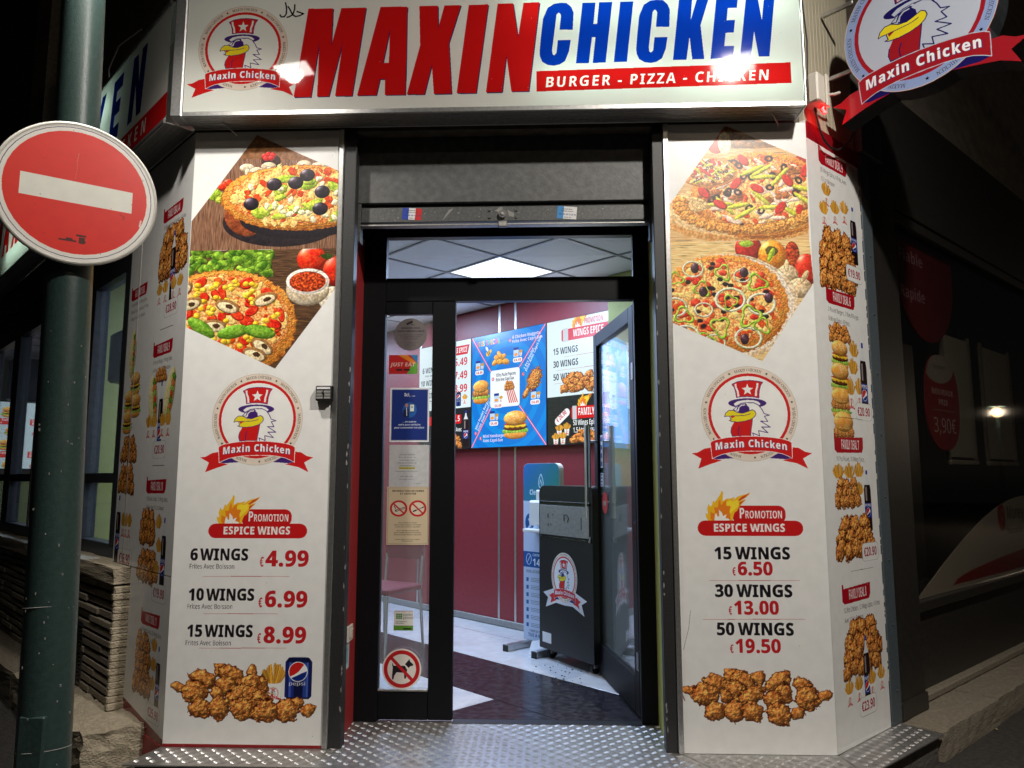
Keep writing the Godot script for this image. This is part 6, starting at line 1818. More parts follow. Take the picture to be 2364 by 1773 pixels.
func print_bin_emblem() -> ImageTexture:
	var cv := Cv.new(620, 560, 0.6, Color(0.86, 0.86, 0.88))
	emblem(cv, Vector2(310, 235), 210, true, Color(0.9, 0.91, 0.92), Color(0.12, 0.12, 0.4))
	return cv.tex()

# ---- behind the neighbour's dark window
func print_pill_sign() -> ImageTexture:
	var cv := Cv.new(1060, 940, 0.4, Color(0.42, 0.07, 0.08))
	small_print(cv, ["Simple", "Fiable", "Rapide"], Vector2(90, 180), 80, 250, Color(0.66, 0.5, 0.5), {"width": 420})
	return cv.tex()

func print_offer_sign() -> ImageTexture:
	var cv := Cv.new(620, 660, 0.5, Color(0.55, 0.11, 0.12))
	cv.oval(Vector2(260, 70), 290, 130, Color(0.62, 0.58, 0.5))
	words(cv, "transfert", Vector2(280, 100), 30, Color(0.35, 0.3, 0.28), {"align": "mid", "width": 240})
	words(cv, "NOUVEAUX", Vector2(310, 280), 40, Color(0.78, 0.66, 0.62), {"align": "mid", "width": 400})
	words(cv, "PRIX", Vector2(310, 350), 40, Color(0.78, 0.66, 0.62), {"align": "mid", "width": 180})
	cv.rect(120, 385, 380, 8, Color(0.55, 0.4, 0.38))
	words(cv, "3,90€", Vector2(320, 540), 100, Color(0.78, 0.66, 0.62), {"font": "sans", "align": "mid", "width": 420})
	return cv.tex()

func print_money_sheet() -> ImageTexture:
	var cv := Cv.new(2400, 590, 0.4, Color(0.74, 0.69, 0.60))
	var c := PackedVector2Array()
	for i in 20:
		c.append(Vector2(600 + i * 100, 560 - sqrt(i / 19.0) * 150))
	c.append(Vector2(2400, 560))
	c.append(Vector2(600, 560))
	cv.poly(c, Color(0.62, 0.10, 0.11))
	cv.oval(Vector2(1700, 150), 85, 110, Color(0.66, 0.12, 0.10))
	cv.hoop(Vector2(1715, 140), 46, 46, 18, Color(0.6, 0.5, 0.44))
	words(cv, "Money", Vector2(1830, 180), 100, Color(0.08, 0.07, 0.08), {"font": "sans"})
	words(cv, "international", Vector2(1830, 290), 46, Color(0.45, 0.12, 0.1), {"font": "sans"})
	return cv.tex()

func print_flag_sticker(colours: bool) -> ImageTexture:
	var cv := Cv.new(110, 66, 2.0, Color(0.82, 0.82, 0.82))
	cv.rect(0, 0, 36, 66, Color(0.08, 0.22, 0.62) if colours else Color(0.16, 0.5, 0.75))
	if colours:
		cv.rect(74, 0, 36, 66, Color(0.75, 0.1, 0.12))
	small_print(cv, ["Dépannage rideaux", "métalliques, serrurerie"], Vector2(55, 16), 5.5, 11, INK, {"align": "mid", "squeeze": 0.8})
	words(cv, "Tél : 06 20 15 20 15", Vector2(58, 46), 8, Color(0.1, 0.15, 0.4), {"align": "mid", "width": 96})
	words(cv, "24h/24 - 7j/7", Vector2(60, 60), 5, INK, {"align": "mid"})
	return cv.tex()

func print_road_sign() -> ImageTexture:
	var cv := Cv.new(534, 534, 0.9, Color(0.90, 0.89, 0.86))
	var o := Vector2(267, 267)
	cv.hoop(o, 258, 258, 2.2, Color(0.14, 0.12, 0.3))
	cv.oval(o, 241, 241, Color(0.86, 0.13, 0.08))
	cv.rect(267 - 187, 267 - 43, 376, 86, Color(0.90, 0.90, 0.86))
	cv.specks(51, 40, 1.8, Color(0.62, 0.12, 0.08))
	cv.line(PackedVector2Array([Vector2(262, 110), Vector2(258, 150), Vector2(260, 170), Vector2(256, 215)]), 2.2, Color(0.85, 0.45, 0.4), 1.0)
	cv.poly(PackedVector2Array([Vector2(488, 330), Vector2(494, 332), Vector2(490, 360), Vector2(484, 358)]), Color(0.85, 0.8, 0.76))
	for q in [[215, 455, 60, 6], [240, 448, 22, 9], [272, 430, 34, 8], [282, 440, 20, 24], [290, 452, 16, 8]]:
		cv.pill(q[0], q[1], q[2], q[3], 3, Color(0.28, 0.08, 0.07))
	cv.specks(52, 14, 2.4, Color(0.5, 0.4, 0.36))
	cv.line(PackedVector2Array([Vector2(415, 322), Vector2(432, 330), Vector2(424, 342)]), 2.0, Color(0.3, 0.1, 0.1))
	cv.stain(53, 0.022, 70.0)
	return cv.tex()

# ---------------------------------------------------------------- printing: pictures for flat print, drawn shape by shape
var fonts := {}

func font_of(kind: String) -> RID:
	if not fonts.has(kind):
		var f := SystemFont.new()
		f.font_names = PackedStringArray(["Droid Serif" if kind.begins_with("serif") else "Droid Sans"])
		f.font_weight = 400 if kind in ["sans", "serif"] else 700
		var rid: RID = f.get_rids()[0]
		var ts := TextServerManager.get_primary_interface()
		if kind == "black":
			ts.font_set_embolden(rid, 0.5)
		fonts[kind] = [f, rid, {}]
	return fonts[kind][1]

func glyph(kind: String, ch: int) -> Array:
	var rid := font_of(kind)
	var cache: Dictionary = fonts[kind][2]
	if not cache.has(ch):
		var ts := TextServerManager.get_primary_interface()
		var gi := ts.font_get_glyph_index(rid, 128, ch, 0)
		var d := ts.font_get_glyph_contours(rid, 128, gi)
		var out := []
		var from := 0
		if d.has("contours"):
			for last in d["contours"]:
				var c := PackedVector2Array()
				for k in range(from, int(last) + 1):
					var p: Vector3 = d["points"][k]
					c.append(Vector2(p.x, p.y) / 91.4)
				from = int(last) + 1
				out.append(c)
		cache[ch] = [out, ts.font_get_glyph_advance(rid, 128, gi).x / 91.4]
	return cache[ch]

class Cv:
	var im: Image
	var k: float
	var W: int
	var H: int
	func _init(w: float, h: float, scale: float, bg: Color) -> void:
		k = scale
		W = int(round(w * scale))
		H = int(round(h * scale))
		im = Image.create(W, H, false, Image.FORMAT_RGB8)
		im.fill(bg)
	func fill(cs: Array, col: Color) -> void:
		var y0 := 1e9
		var y1 := -1e9
		for c: PackedVector2Array in cs:
			for p in c:
				y0 = minf(y0, p.y)
				y1 = maxf(y1, p.y)
		var a: int = clampi(int(floor(y0 * k)), 0, H)
		var b: int = clampi(int(ceil(y1 * k)), 0, H - 1)
		if b < a:
			return
		var rows := []
		rows.resize(b - a + 1)
		for i in rows.size():
			rows[i] = PackedFloat32Array()
		for c: PackedVector2Array in cs:
			var n := c.size()
			for i in n:
				var p: Vector2 = c[i] * k
				var q: Vector2 = c[(i + 1) % n] * k
				if p.y > q.y:
					var t := p
					p = q
					q = t
				var r0: int = maxi(int(ceil(p.y - 0.5)), a)
				var r1: int = mini(int(ceil(q.y - 0.5)) - 1, b)
				if r1 < r0:
					continue
				var sl := (q.x - p.x) / (q.y - p.y)
				for r in range(r0, r1 + 1):
					rows[r - a].append(p.x + (float(r) + 0.5 - p.y) * sl)
		for i in rows.size():
			var xs: PackedFloat32Array = rows[i]
			xs.sort()
			for j in range(0, xs.size() - 1, 2):
				var x0: int = clampi(int(ceil(xs[j] - 0.5)), 0, W)
				var x1: int = clampi(int(ceil(xs[j + 1] - 0.5)), 0, W)
				if x1 > x0:
					im.fill_rect(Rect2i(x0, a + i, x1 - x0, 1), col)
	func poly(c: PackedVector2Array, col: Color) -> void:
		fill([c], col)
	func oval(p: Vector2, rx: float, ry: float, col: Color, turn := 0.0) -> void:
		fill([ring_of(p, rx, ry, turn)], col)
	func hoop(p: Vector2, rx: float, ry: float, w: float, col: Color, turn := 0.0) -> void:
		fill([ring_of(p, rx, ry, turn), ring_of(p, rx - w, ry - w, turn)], col)
	static func ring_of(p: Vector2, rx: float, ry: float, turn := 0.0) -> PackedVector2Array:
		var c := PackedVector2Array()
		for i in 40:
			c.append(p + (Vector2(rx, 0) * cos(TAU * i / 40) + Vector2(0, ry) * sin(TAU * i / 40)).rotated(turn))
		return c
	func rect(x: float, y: float, w: float, h: float, col: Color) -> void:
		poly(PackedVector2Array([Vector2(x, y), Vector2(x + w, y), Vector2(x + w, y + h), Vector2(x, y + h)]), col)
	func pill(x: float, y: float, w: float, h: float, r: float, col: Color, turn := 0.0) -> void:
		var c := PackedVector2Array()
		var mid := Vector2(x + w / 2, y + h / 2)
		for q in 4:
			var o: Vector2 = Vector2(w / 2 - r, h / 2 - r) * [Vector2(1, 1), Vector2(-1, 1), Vector2(-1, -1), Vector2(1, -1)][q]
			for i in 7:
				c.append(mid + (o + Vector2.from_angle(q * PI / 2 + i * PI / 12) * r).rotated(turn))
		poly(c, col)
	func line(c: PackedVector2Array, w: float, col: Color, w_end := -1.0) -> void:
		var n := c.size() - 1
		for i in n:
			var wa := w if w_end < 0.0 else lerpf(w, w_end, float(i) / n)
			var wb := w if w_end < 0.0 else lerpf(w, w_end, float(i + 1) / n)
			var d := (c[i + 1] - c[i]).normalized().orthogonal() / 2.0
			poly(PackedVector2Array([c[i] + d * wa, c[i + 1] + d * wb, c[i + 1] - d * wb, c[i] - d * wa]), col)
			if i > 0:
				oval(c[i], wa / 2, wa / 2, col)
	func star(p: Vector2, r: float, col: Color, turn := 0.0) -> void:
		var c := PackedVector2Array()
		for i in 10:
			c.append(p + Vector2(0, -r * (1.0 if i % 2 == 0 else 0.42)).rotated(i * PI / 5 + turn))
		poly(c, col)
	func stain(seed_: int, amount: float, size: float) -> void:
		# fine print grain and faint dirt over the whole sheet
		var n := FastNoiseLite.new()
		n.seed = seed_
		n.frequency = 1.0 / size
		n.fractal_octaves = 4
		for y in H:
			for x in W:
				var v := 1.0 + amount * n.get_noise_2d(x, y)
				var c := im.get_pixel(x, y)
				im.set_pixel(x, y, Color(c.r * v, c.g * v, c.b * v))
	func specks(seed_: int, count: int, size: float, col: Color) -> void:
		var g := RandomNumberGenerator.new()
		g.seed = seed_
		for i in count:
			var p := Vector2(g.randf() * W / k, g.randf() * H / k)
			oval(p, size * g.randf_range(0.4, 1.2), size * g.randf_range(0.3, 1.0), col, g.randf() * 3.0)
	func tex() -> ImageTexture:
		return ImageTexture.create_from_image(im)

# Words on a canvas. cap = height of a capital; o: font, width (stretch to it), align, slant, bend (Callable), turn
func words(cv: Cv, s: String, at: Vector2, cap: float, col: Color, o := {}) -> float:
	var kind: String = o.get("font", "bold")
	var total := 0.0
	var track: float = o.get("track", 0.0)
	var gap: float = o.get("space", 1.0)
	for i in s.length():
		total += glyph(kind, s.unicode_at(i))[1] * (gap if s[i] == " " else 1.0) + track
	total -= track
	var sx := cap
	if o.has("width"):
		sx = float(o["width"]) / maxf(total, 0.01)
	elif o.has("squeeze"):
		sx = cap * float(o["squeeze"])
	var x := 0.0
	var align: String = o.get("align", "left")
	if align == "mid":
		x = -total * sx / 2.0
	elif align == "right":
		x = -total * sx
	var slant: float = o.get("slant", 0.0)
	var turn: float = o.get("turn", 0.0)
	var bend = o.get("bend", null)
	for i in s.length():
		var g := glyph(kind, s.unicode_at(i))
		var cs := []
		for c: PackedVector2Array in g[0]:
			var q := PackedVector2Array()
			for p in c:
				var v := Vector2(x + p.x * sx - p.y * cap * slant, p.y * cap)
				if bend != null:
					v = bend.call(v)
				q.append(at + v.rotated(turn))
			cs.append(q)
		if cs.size():
			cv.fill(cs, col)
		x += (g[1] * (gap if s[i] == " " else 1.0) + track) * sx
	return total * sx

func small_print(cv: Cv, lines: PackedStringArray, at: Vector2, cap: float, step: float, col: Color, o := {}) -> void:
	for i in lines.size():
		words(cv, lines[i], at + Vector2(0, step * i), cap, col, o)

# ---------------------------------------------------------------- pictures of food: heaps of lumps, lit as the printed photographs are
class Heap:
	var w: int
	var h: int
	var col := PackedColorArray()
	var hgt := PackedFloat32Array()
	var on := PackedByteArray()
	var shine := PackedFloat32Array()
	var n1 := FastNoiseLite.new()
	var n2 := FastNoiseLite.new()
	var g := RandomNumberGenerator.new()
	func _init(w_: int, h_: int, seed_: int) -> void:
		w = w_
		h = h_
		col.resize(w * h)
		hgt.resize(w * h)
		on.resize(w * h)
		shine.resize(w * h)
		n1.seed = seed_
		n1.frequency = 0.09
		n1.fractal_octaves = 3
		n2.seed = seed_ + 7
		n2.frequency = 0.03
		n2.fractal_octaves = 3
		g.seed = seed_
	func all(c: Color, c2: Color, streak := 1.0) -> void:
		for y in h:
			for x in w:
				var i := y * w + x
				col[i] = c.lerp(c2, clampf(0.5 + n1.get_noise_2d(x * 0.35 * streak, y * 2.2 / streak) * 0.9, 0, 1))
				on[i] = 1
	func lump(p: Vector2, rx: float, ry: float, c: Color, up: float, o := {}) -> void:
		var turn: float = o.get("turn", 0.0)
		var rag: float = o.get("rag", 0.0)
		var tone: float = o.get("tone", 0.15)
		var c2: Color = o.get("to", c)
		var crisp: float = o.get("crisp", 0.0)
		var flat: bool = o.get("flat", false)
		var hole: float = o.get("hole", 0.0)
		var gloss: float = o.get("gloss", 0.0)
		var lay: bool = o.get("lay", false)
		var lobes: int = o.get("lobes", 0)
		var r := maxf(rx, ry) * (1.0 + rag) + 1.0
		var x0: int = maxi(int(p.x - r), 0)
		var x1: int = mini(int(p.x + r) + 1, w)
		var y0: int = maxi(int(p.y - r), 0)
		var y1: int = mini(int(p.y + r) + 1, h)
		var ct := cos(turn)
		var s_t := sin(turn)
		var base := 0.0
		if lay:
			var ix: int = clampi(int(p.x), 0, w - 1)
			var iy: int = clampi(int(p.y), 0, h - 1)
			base = hgt[iy * w + ix]
		for y in range(y0, y1):
			for x in range(x0, x1):
				var dx := x - p.x
				var dy := y - p.y
				var a := (dx * ct + dy * s_t) / rx
				var b := (-dx * s_t + dy * ct) / ry
				var d := sqrt(a * a + b * b)
				if lobes > 0:
					d /= 0.82 + 0.2 * cos(lobes * atan2(b, a))
				if rag > 0.0:
					d *= 1.0 + rag * (0.7 * n1.get_noise_2d(x * 0.55 + 50, y * 0.55) + 0.3 * n1.get_noise_2d(x * 1.3, y * 1.3 + 70))
				if d >= 1.0 or d < hole:
					continue
				var i := y * w + x
				var dome := sqrt(1.0 - d * d) if hole == 0.0 else sqrt(maxf(0.0, 1.0 - pow((d - (1.0 + hole) / 2) / ((1.0 - hole) / 2), 2.0)))
				if flat:
					dome = minf(1.0, (1.0 - d) * 5.0)
				var v := n1.get_noise_2d(x, y)
				var t := clampf(0.5 + 0.9 * n2.get_noise_2d(x + up * 31, y * 1.1), 0, 1)
				if crisp > 0.0:
					t = clampf(t * 0.5 + 0.5 * (0.5 + v) + 0.3 * dome - 0.25, 0, 1)
				var cc := c.lerp(c2, t)
				var m := 1.0 + tone * v * 2.0
				col[i] = Color(cc.r * m, cc.g * m, cc.b * m)
				var z := up * dome + crisp * v * up
				hgt[i] = (base if lay else hgt[i] * (0.25 if up > 2.0 else 1.0)) + z
				on[i] = 1
				shine[i] = gloss
	func shade(strength := 1.0, amb := 0.55) -> void:
		var out := PackedColorArray()
		out.resize(w * h)
		for y in h:
			for x in w:
				var i := y * w + x
				if on[i] == 0:
					continue
				var xl: int = maxi(x - 1, 0)
				var xr: int = mini(x + 1, w - 1)
				var yu: int = maxi(y - 1, 0)
				var yd: int = mini(y + 1, h - 1)
				var gx := (hgt[y * w + xr] - hgt[y * w + xl]) * 0.5 * strength
				var gy := (hgt[yd * w + x] - hgt[yu * w + x]) * 0.5 * strength
				gx = clampf(gx, -2.0, 2.0)
				gy = clampf(gy, -2.0, 2.0)
				var nl := (gx * 0.45 + gy * 0.62 + 0.65) / sqrt(gx * gx + gy * gy + 1.0)
				var l := amb + (1.25 - amb) * maxf(nl, 0.0)
				var c := col[i]
				var sp := 0.0
				if shine[i] > 0.0:
					sp = shine[i] * pow(maxf(nl, 0.0), 14.0)
				out[i] = Color(c.r * l + sp, c.g * l + sp, c.b * l + sp)
		col = out
	func put(cv: Cv, at: Vector2, clip := PackedVector2Array()) -> void:
		var ox := int(round(at.x * cv.k))
		var oy := int(round(at.y * cv.k))
		var m: Cv = null
		if clip.size():
			m = Cv.new(w / cv.k, h / cv.k, cv.k, Color.BLACK)
			var c := PackedVector2Array()
			for p in clip:
				c.append(p - at)
			m.poly(c, Color.WHITE)
		for y in h:
			for x in w:
				if on[y * w + x] == 0 or x + ox < 0 or y + oy < 0 or x + ox >= cv.W or y + oy >= cv.H:
					continue
				if m and (x >= m.W or y >= m.H or m.im.get_pixel(x, y).r < 0.5):
					continue
				var c := col[y * w + x]
				cv.im.set_pixel(x + ox, y + oy, Color(clampf(c.r, 0, 1), clampf(c.g, 0, 1), clampf(c.b, 0, 1)))

const GOLD := Color(0.87, 0.55, 0.24)
const BROWN := Color(0.70, 0.37, 0.16)
const CHEESE := Color(0.98, 0.86, 0.58)

func crispy(hp: Heap, p: Vector2, rx: float, ry: float, turn := 0.0) -> void:
	hp.lump(p, rx * 1.1, ry * 1.1, Color(0.40, 0.17, 0.07), 1.0, {"turn": turn, "rag": 0.4, "flat": true})
	hp.lump(p, rx, ry, BROWN, minf(rx, ry) * 0.95, {"turn": turn, "rag": 0.5, "to": Color(0.97, 0.70, 0.36), "crisp": 0.13, "tone": 0.12, "gloss": 0.06})

# a heap of fried chicken pieces in a box w by h (canvas units), pieces = [x, y, rx, ry, turn] in parts of the box, back to front
func chicken(cv: Cv, at: Vector2, w: float, h: float, seed_: int, pieces := []) -> void:
	var hp := Heap.new(int(w * cv.k) + 4, int(h * cv.k) + 4, seed_)
	var W := w * cv.k
	var H := h * cv.k
	var list := pieces.duplicate()
	if list.is_empty():
		for r in 3:
			var n: int = [3, 4, 5][r]
			for i in n:
				list.append([0.5 + (i - (n - 1) / 2.0) * [0.22, 0.21, 0.19][r] + hp.g.randf_range(-0.03, 0.03), 0.26 + r * 0.24 + hp.g.randf_range(-0.04, 0.04), 0.14, 0.2, hp.g.randf_range(-0.8, 0.8)])
	hp.n1.frequency = 0.06 if W > 260 else 0.1 if W > 120 else 0.18
	for q in list:
		crispy(hp, Vector2(q[0] * W, q[1] * H), q[2] * W, q[3] * H, q[4])
	hp.shade(0.9, 0.5)
	hp.put(cv, at)

func fries(cv: Cv, at: Vector2, w: float, h: float, seed_: int, cup := true) -> void:
	var g := RandomNumberGenerator.new()
	g.seed = seed_
	for i in 46:
		var t := g.randf_range(-1, 1)
		var foot := at + Vector2(w / 2 + t * w * 0.22, h * 0.92)
		var tip := at + Vector2(w / 2 + t * w * 0.5 + g.randf_range(-0.06, 0.06) * w, h * (0.02 + 0.4 * t * t + 0.25 * g.randf()))
		var b := g.randf_range(0.75, 1.05)
		cv.line(PackedVector2Array([foot, tip]), w * 0.07, Color(0.95 * b, 0.72 * b, 0.28 * b))
		cv.line(PackedVector2Array([foot + Vector2(w * 0.022, 0), tip + Vector2(w * 0.022, 0)]), w * 0.02, Color(0.78 * b, 0.5 * b, 0.14 * b))
	if cup:
		var c := PackedVector2Array([at + Vector2(w * 0.18, h * 0.86), at + Vector2(w * 0.5, h * 0.98), at + Vector2(w * 0.82, h * 0.86), at + Vector2(w * 0.74, h * 1.75), at + Vector2(w * 0.26, h * 1.75)])
		cv.poly(c, Color(0.93, 0.93, 0.92))
		emblem(cv, at + Vector2(w * 0.5, h * 1.34), h * 0.27, false)

func bottle(cv: Cv, at: Vector2, w: float, h: float) -> void:
	var pt := func(x: float, y: float) -> Vector2: return at + Vector2(x * w, y * h)
	cv.poly(PackedVector2Array([pt.call(0.36, 0), pt.call(0.64, 0), pt.call(0.64, 0.07), pt.call(0.36, 0.07)]), Color(0.16, 0.24, 0.62))
	cv.poly(PackedVector2Array([pt.call(0.38, 0.07), pt.call(0.62, 0.07), pt.call(0.66, 0.14), pt.call(0.95, 0.26), pt.call(0.05, 0.26), pt.call(0.34, 0.14)]), Color(0.86, 0.88, 0.9))
	cv.poly(PackedVector2Array([pt.call(0.1, 0.24), pt.call(0.9, 0.24), pt.call(1, 0.32), pt.call(1, 0.98), pt.call(0.9, 1), pt.call(0.1, 1), pt.call(0, 0.98), pt.call(0, 0.32)]), Color(0.14, 0.09, 0.10))
	cv.poly(PackedVector2Array([pt.call(0.2, 0.28), pt.call(0.42, 0.27), pt.call(0.42, 0.5), pt.call(0.2, 0.5)]), Color(0.55, 0.5, 0.5))
	cv.rect(at.x, at.y + 0.54 * h, w, 0.24 * h, Color(0.12, 0.2, 0.55))
	words(cv, "PEPSI", at + Vector2(w / 2, 0.6 * h), 0.045 * h, Color(0.92, 0.92, 0.95), {"align": "mid", "width": w * 0.9})
	globe(cv, at + Vector2(w / 2, 0.69 * h), minf(w * 0.42, h * 0.07))

func globe(cv: Cv, p: Vector2, r: float) -> void:
	cv.oval(p, r * 1.08, r * 1.08, Color(0.93, 0.93, 0.94))
	var top := PackedVector2Array()
	var low := PackedVector2Array()
	for i in 15:
		top.append(p + Vector2.from_angle(PI * 0.83 + i * PI * 0.9 / 14) * r)
	top.append(p + Vector2(0.1, -0.05) * r)
	top.append(p + Vector2(-0.35, 0.28) * r)
	for i in 15:
		low.append(p + Vector2.from_angle(-0.05 + i * PI * 0.78 / 14) * r)
	low.append(p + Vector2(-0.1, 0.42) * r)
	low.append(p + Vector2(0.5, 0.12) * r)
	cv.poly(top, Color(0.78, 0.13, 0.12))
	cv.poly(low, Color(0.06, 0.16, 0.48))

func can(cv: Cv, at: Vector2, w: float, h: float) -> void:
	var pt := func(x: float, y: float) -> Vector2: return at + Vector2(x * w, y * h)
	cv.oval(pt.call(0.5, 0.03), w * 0.38, h * 0.028, Color(0.55, 0.57, 0.62))
	cv.poly(PackedVector2Array([pt.call(0.13, 0.02), pt.call(0.87, 0.02), pt.call(1, 0.13), pt.call(1, 0.94), pt.call(0.9, 1), pt.call(0.1, 1), pt.call(0, 0.94), pt.call(0, 0.13)]), Color(0.05, 0.08, 0.25))
	for q in [[0.02, 0.12, Color(0.09, 0.14, 0.42)], [0.14, 0.24, Color(0.24, 0.34, 0.68)], [0.24, 0.34, Color(0.12, 0.18, 0.5)], [0.68, 0.8, Color(0.16, 0.26, 0.58)], [0.8, 0.86, Color(0.3, 0.4, 0.72)], [0.86, 0.95, Color(0.08, 0.12, 0.38)]]:
		cv.rect(at.x + q[0] * w, at.y + 0.14 * h, (q[1] - q[0]) * w, 0.82 * h, q[2])
	globe(cv, pt.call(0.48, 0.36), w * 0.33)
	words(cv, "pepsi", pt.call(0.46, 0.68), h * 0.085, Color(0.9, 0.9, 0.92), {"font": "sans", "align": "mid", "width": w * 0.64})

func burger(cv: Cv, at: Vector2, w: float, h: float, seed_: int, kind := 0) -> void:
	var hp := Heap.new(int(w * cv.k) + 4, int(h * cv.k) + 4, seed_)
	var W := w * cv.k
	var H := h * cv.k
	hp.n1.frequency = 0.2
	hp.lump(Vector2(W * 0.5, H * 0.84), W * 0.44, H * 0.15, Color(0.93, 0.68, 0.34), H * 0.1, {"to": Color(0.85, 0.52, 0.2)})
	for i in 9:
		hp.lump(Vector2(W * (0.08 + 0.105 * i), H * 0.72), W * 0.09, H * 0.07, Color(0.45, 0.68, 0.2), H * 0.04, {"to": Color(0.75, 0.86, 0.4), "rag": 0.5})
	if kind == 0:
		hp.lump(Vector2(W * 0.5, H * 0.6), W * 0.46, H * 0.11, Color(0.4, 0.2, 0.1), H * 0.08, {"rag": 0.2, "tone": 0.4})
		for i in 4:
			hp.lump(Vector2(W * (0.2 + 0.2 * i), H * 0.55), W * 0.12, H * 0.06, Color(0.98, 0.78, 0.2), H * 0.03, {"flat": true})
		hp.lump(Vector2(W * 0.5, H * 0.49), W * 0.44, H * 0.045, Color(0.75, 0.18, 0.1), H * 0.03, {"rag": 0.3})
	else:
		for i in 5:
			crispy(hp, Vector2(W * (0.16 + 0.17 * i), H * 0.55), W * 0.13, H * 0.13)
	hp.lump(Vector2(W * 0.5, H * 0.3), W * 0.45, H * 0.25, Color(0.9, 0.58, 0.22), H * 0.22, {"to": Color(0.97, 0.74, 0.4), "gloss": 0.15})
	if kind == 0:
		for i in 26:
			hp.lump(Vector2(W * hp.g.randf_range(0.2, 0.8), H * hp.g.randf_range(0.1, 0.36)), W * 0.018, H * 0.012, Color(1, 0.95, 0.8), H * 0.012, {"lay": true})
	hp.shade(0.9, 0.55)
	hp.put(cv, at)

func wrap_roll(cv: Cv, at: Vector2, w: float, h: float, seed_: int, turn: float) -> void:
	var hp := Heap.new(int(w * cv.k) + 4, int(h * cv.k) + 4, seed_)
	var W := w * cv.k
	var H := h * cv.k
	var mid := Vector2(W, H) / 2
	hp.n1.frequency = 0.15
	hp.lump(mid, W * 0.3, H * 0.46, Color(0.92, 0.88, 0.68), W * 0.2, {"turn": turn, "to": Color(0.85, 0.78, 0.5)})
	for i in 7:
		var p := mid + Vector2(W * 0.12, H * (-0.3 + 0.1 * i)).rotated(turn)
		hp.lump(p, W * 0.13, H * 0.07, [Color(0.35, 0.55, 0.15), Color(0.9, 0.5, 0.25), Color(0.6, 0.72, 0.3), Color(0.85, 0.3, 0.15)][i % 4], W * 0.08, {"rag": 0.5, "turn": hp.g.randf() * 3.0})
	hp.shade(0.8, 0.6)
	hp.put(cv, at)

func juice(cv: Cv, at: Vector2, w: float, h: float, tag := "4.49") -> void:
	cv.rect(at.x + w * 0.05, at.y, w * 0.5, h * 0.6, Color(0.75, 0.85, 0.95))
	cv.rect(at.x + w * 0.05, at.y, w * 0.5, h * 0.16, Color(0.1, 0.2, 0.55))
	cv.oval(at + Vector2(w * 0.28, h * 0.45), w * 0.18, h * 0.1, Color(0.95, 0.6, 0.15))
	fries(cv, at + Vector2(w * 0.55, h * 0.16), w * 0.42, h * 0.25, 5, true)
	cv.pill(at.x, at.y + h * 0.66, w * 0.9, h * 0.3, h * 0.12, Color(0.95, 0.96, 0.97))
	words(cv, "€" + tag, at + Vector2(w * 0.45, h * 0.9), h * 0.17, Color(0.75, 0.12, 0.2), {"align": "mid", "width": w * 0.7})

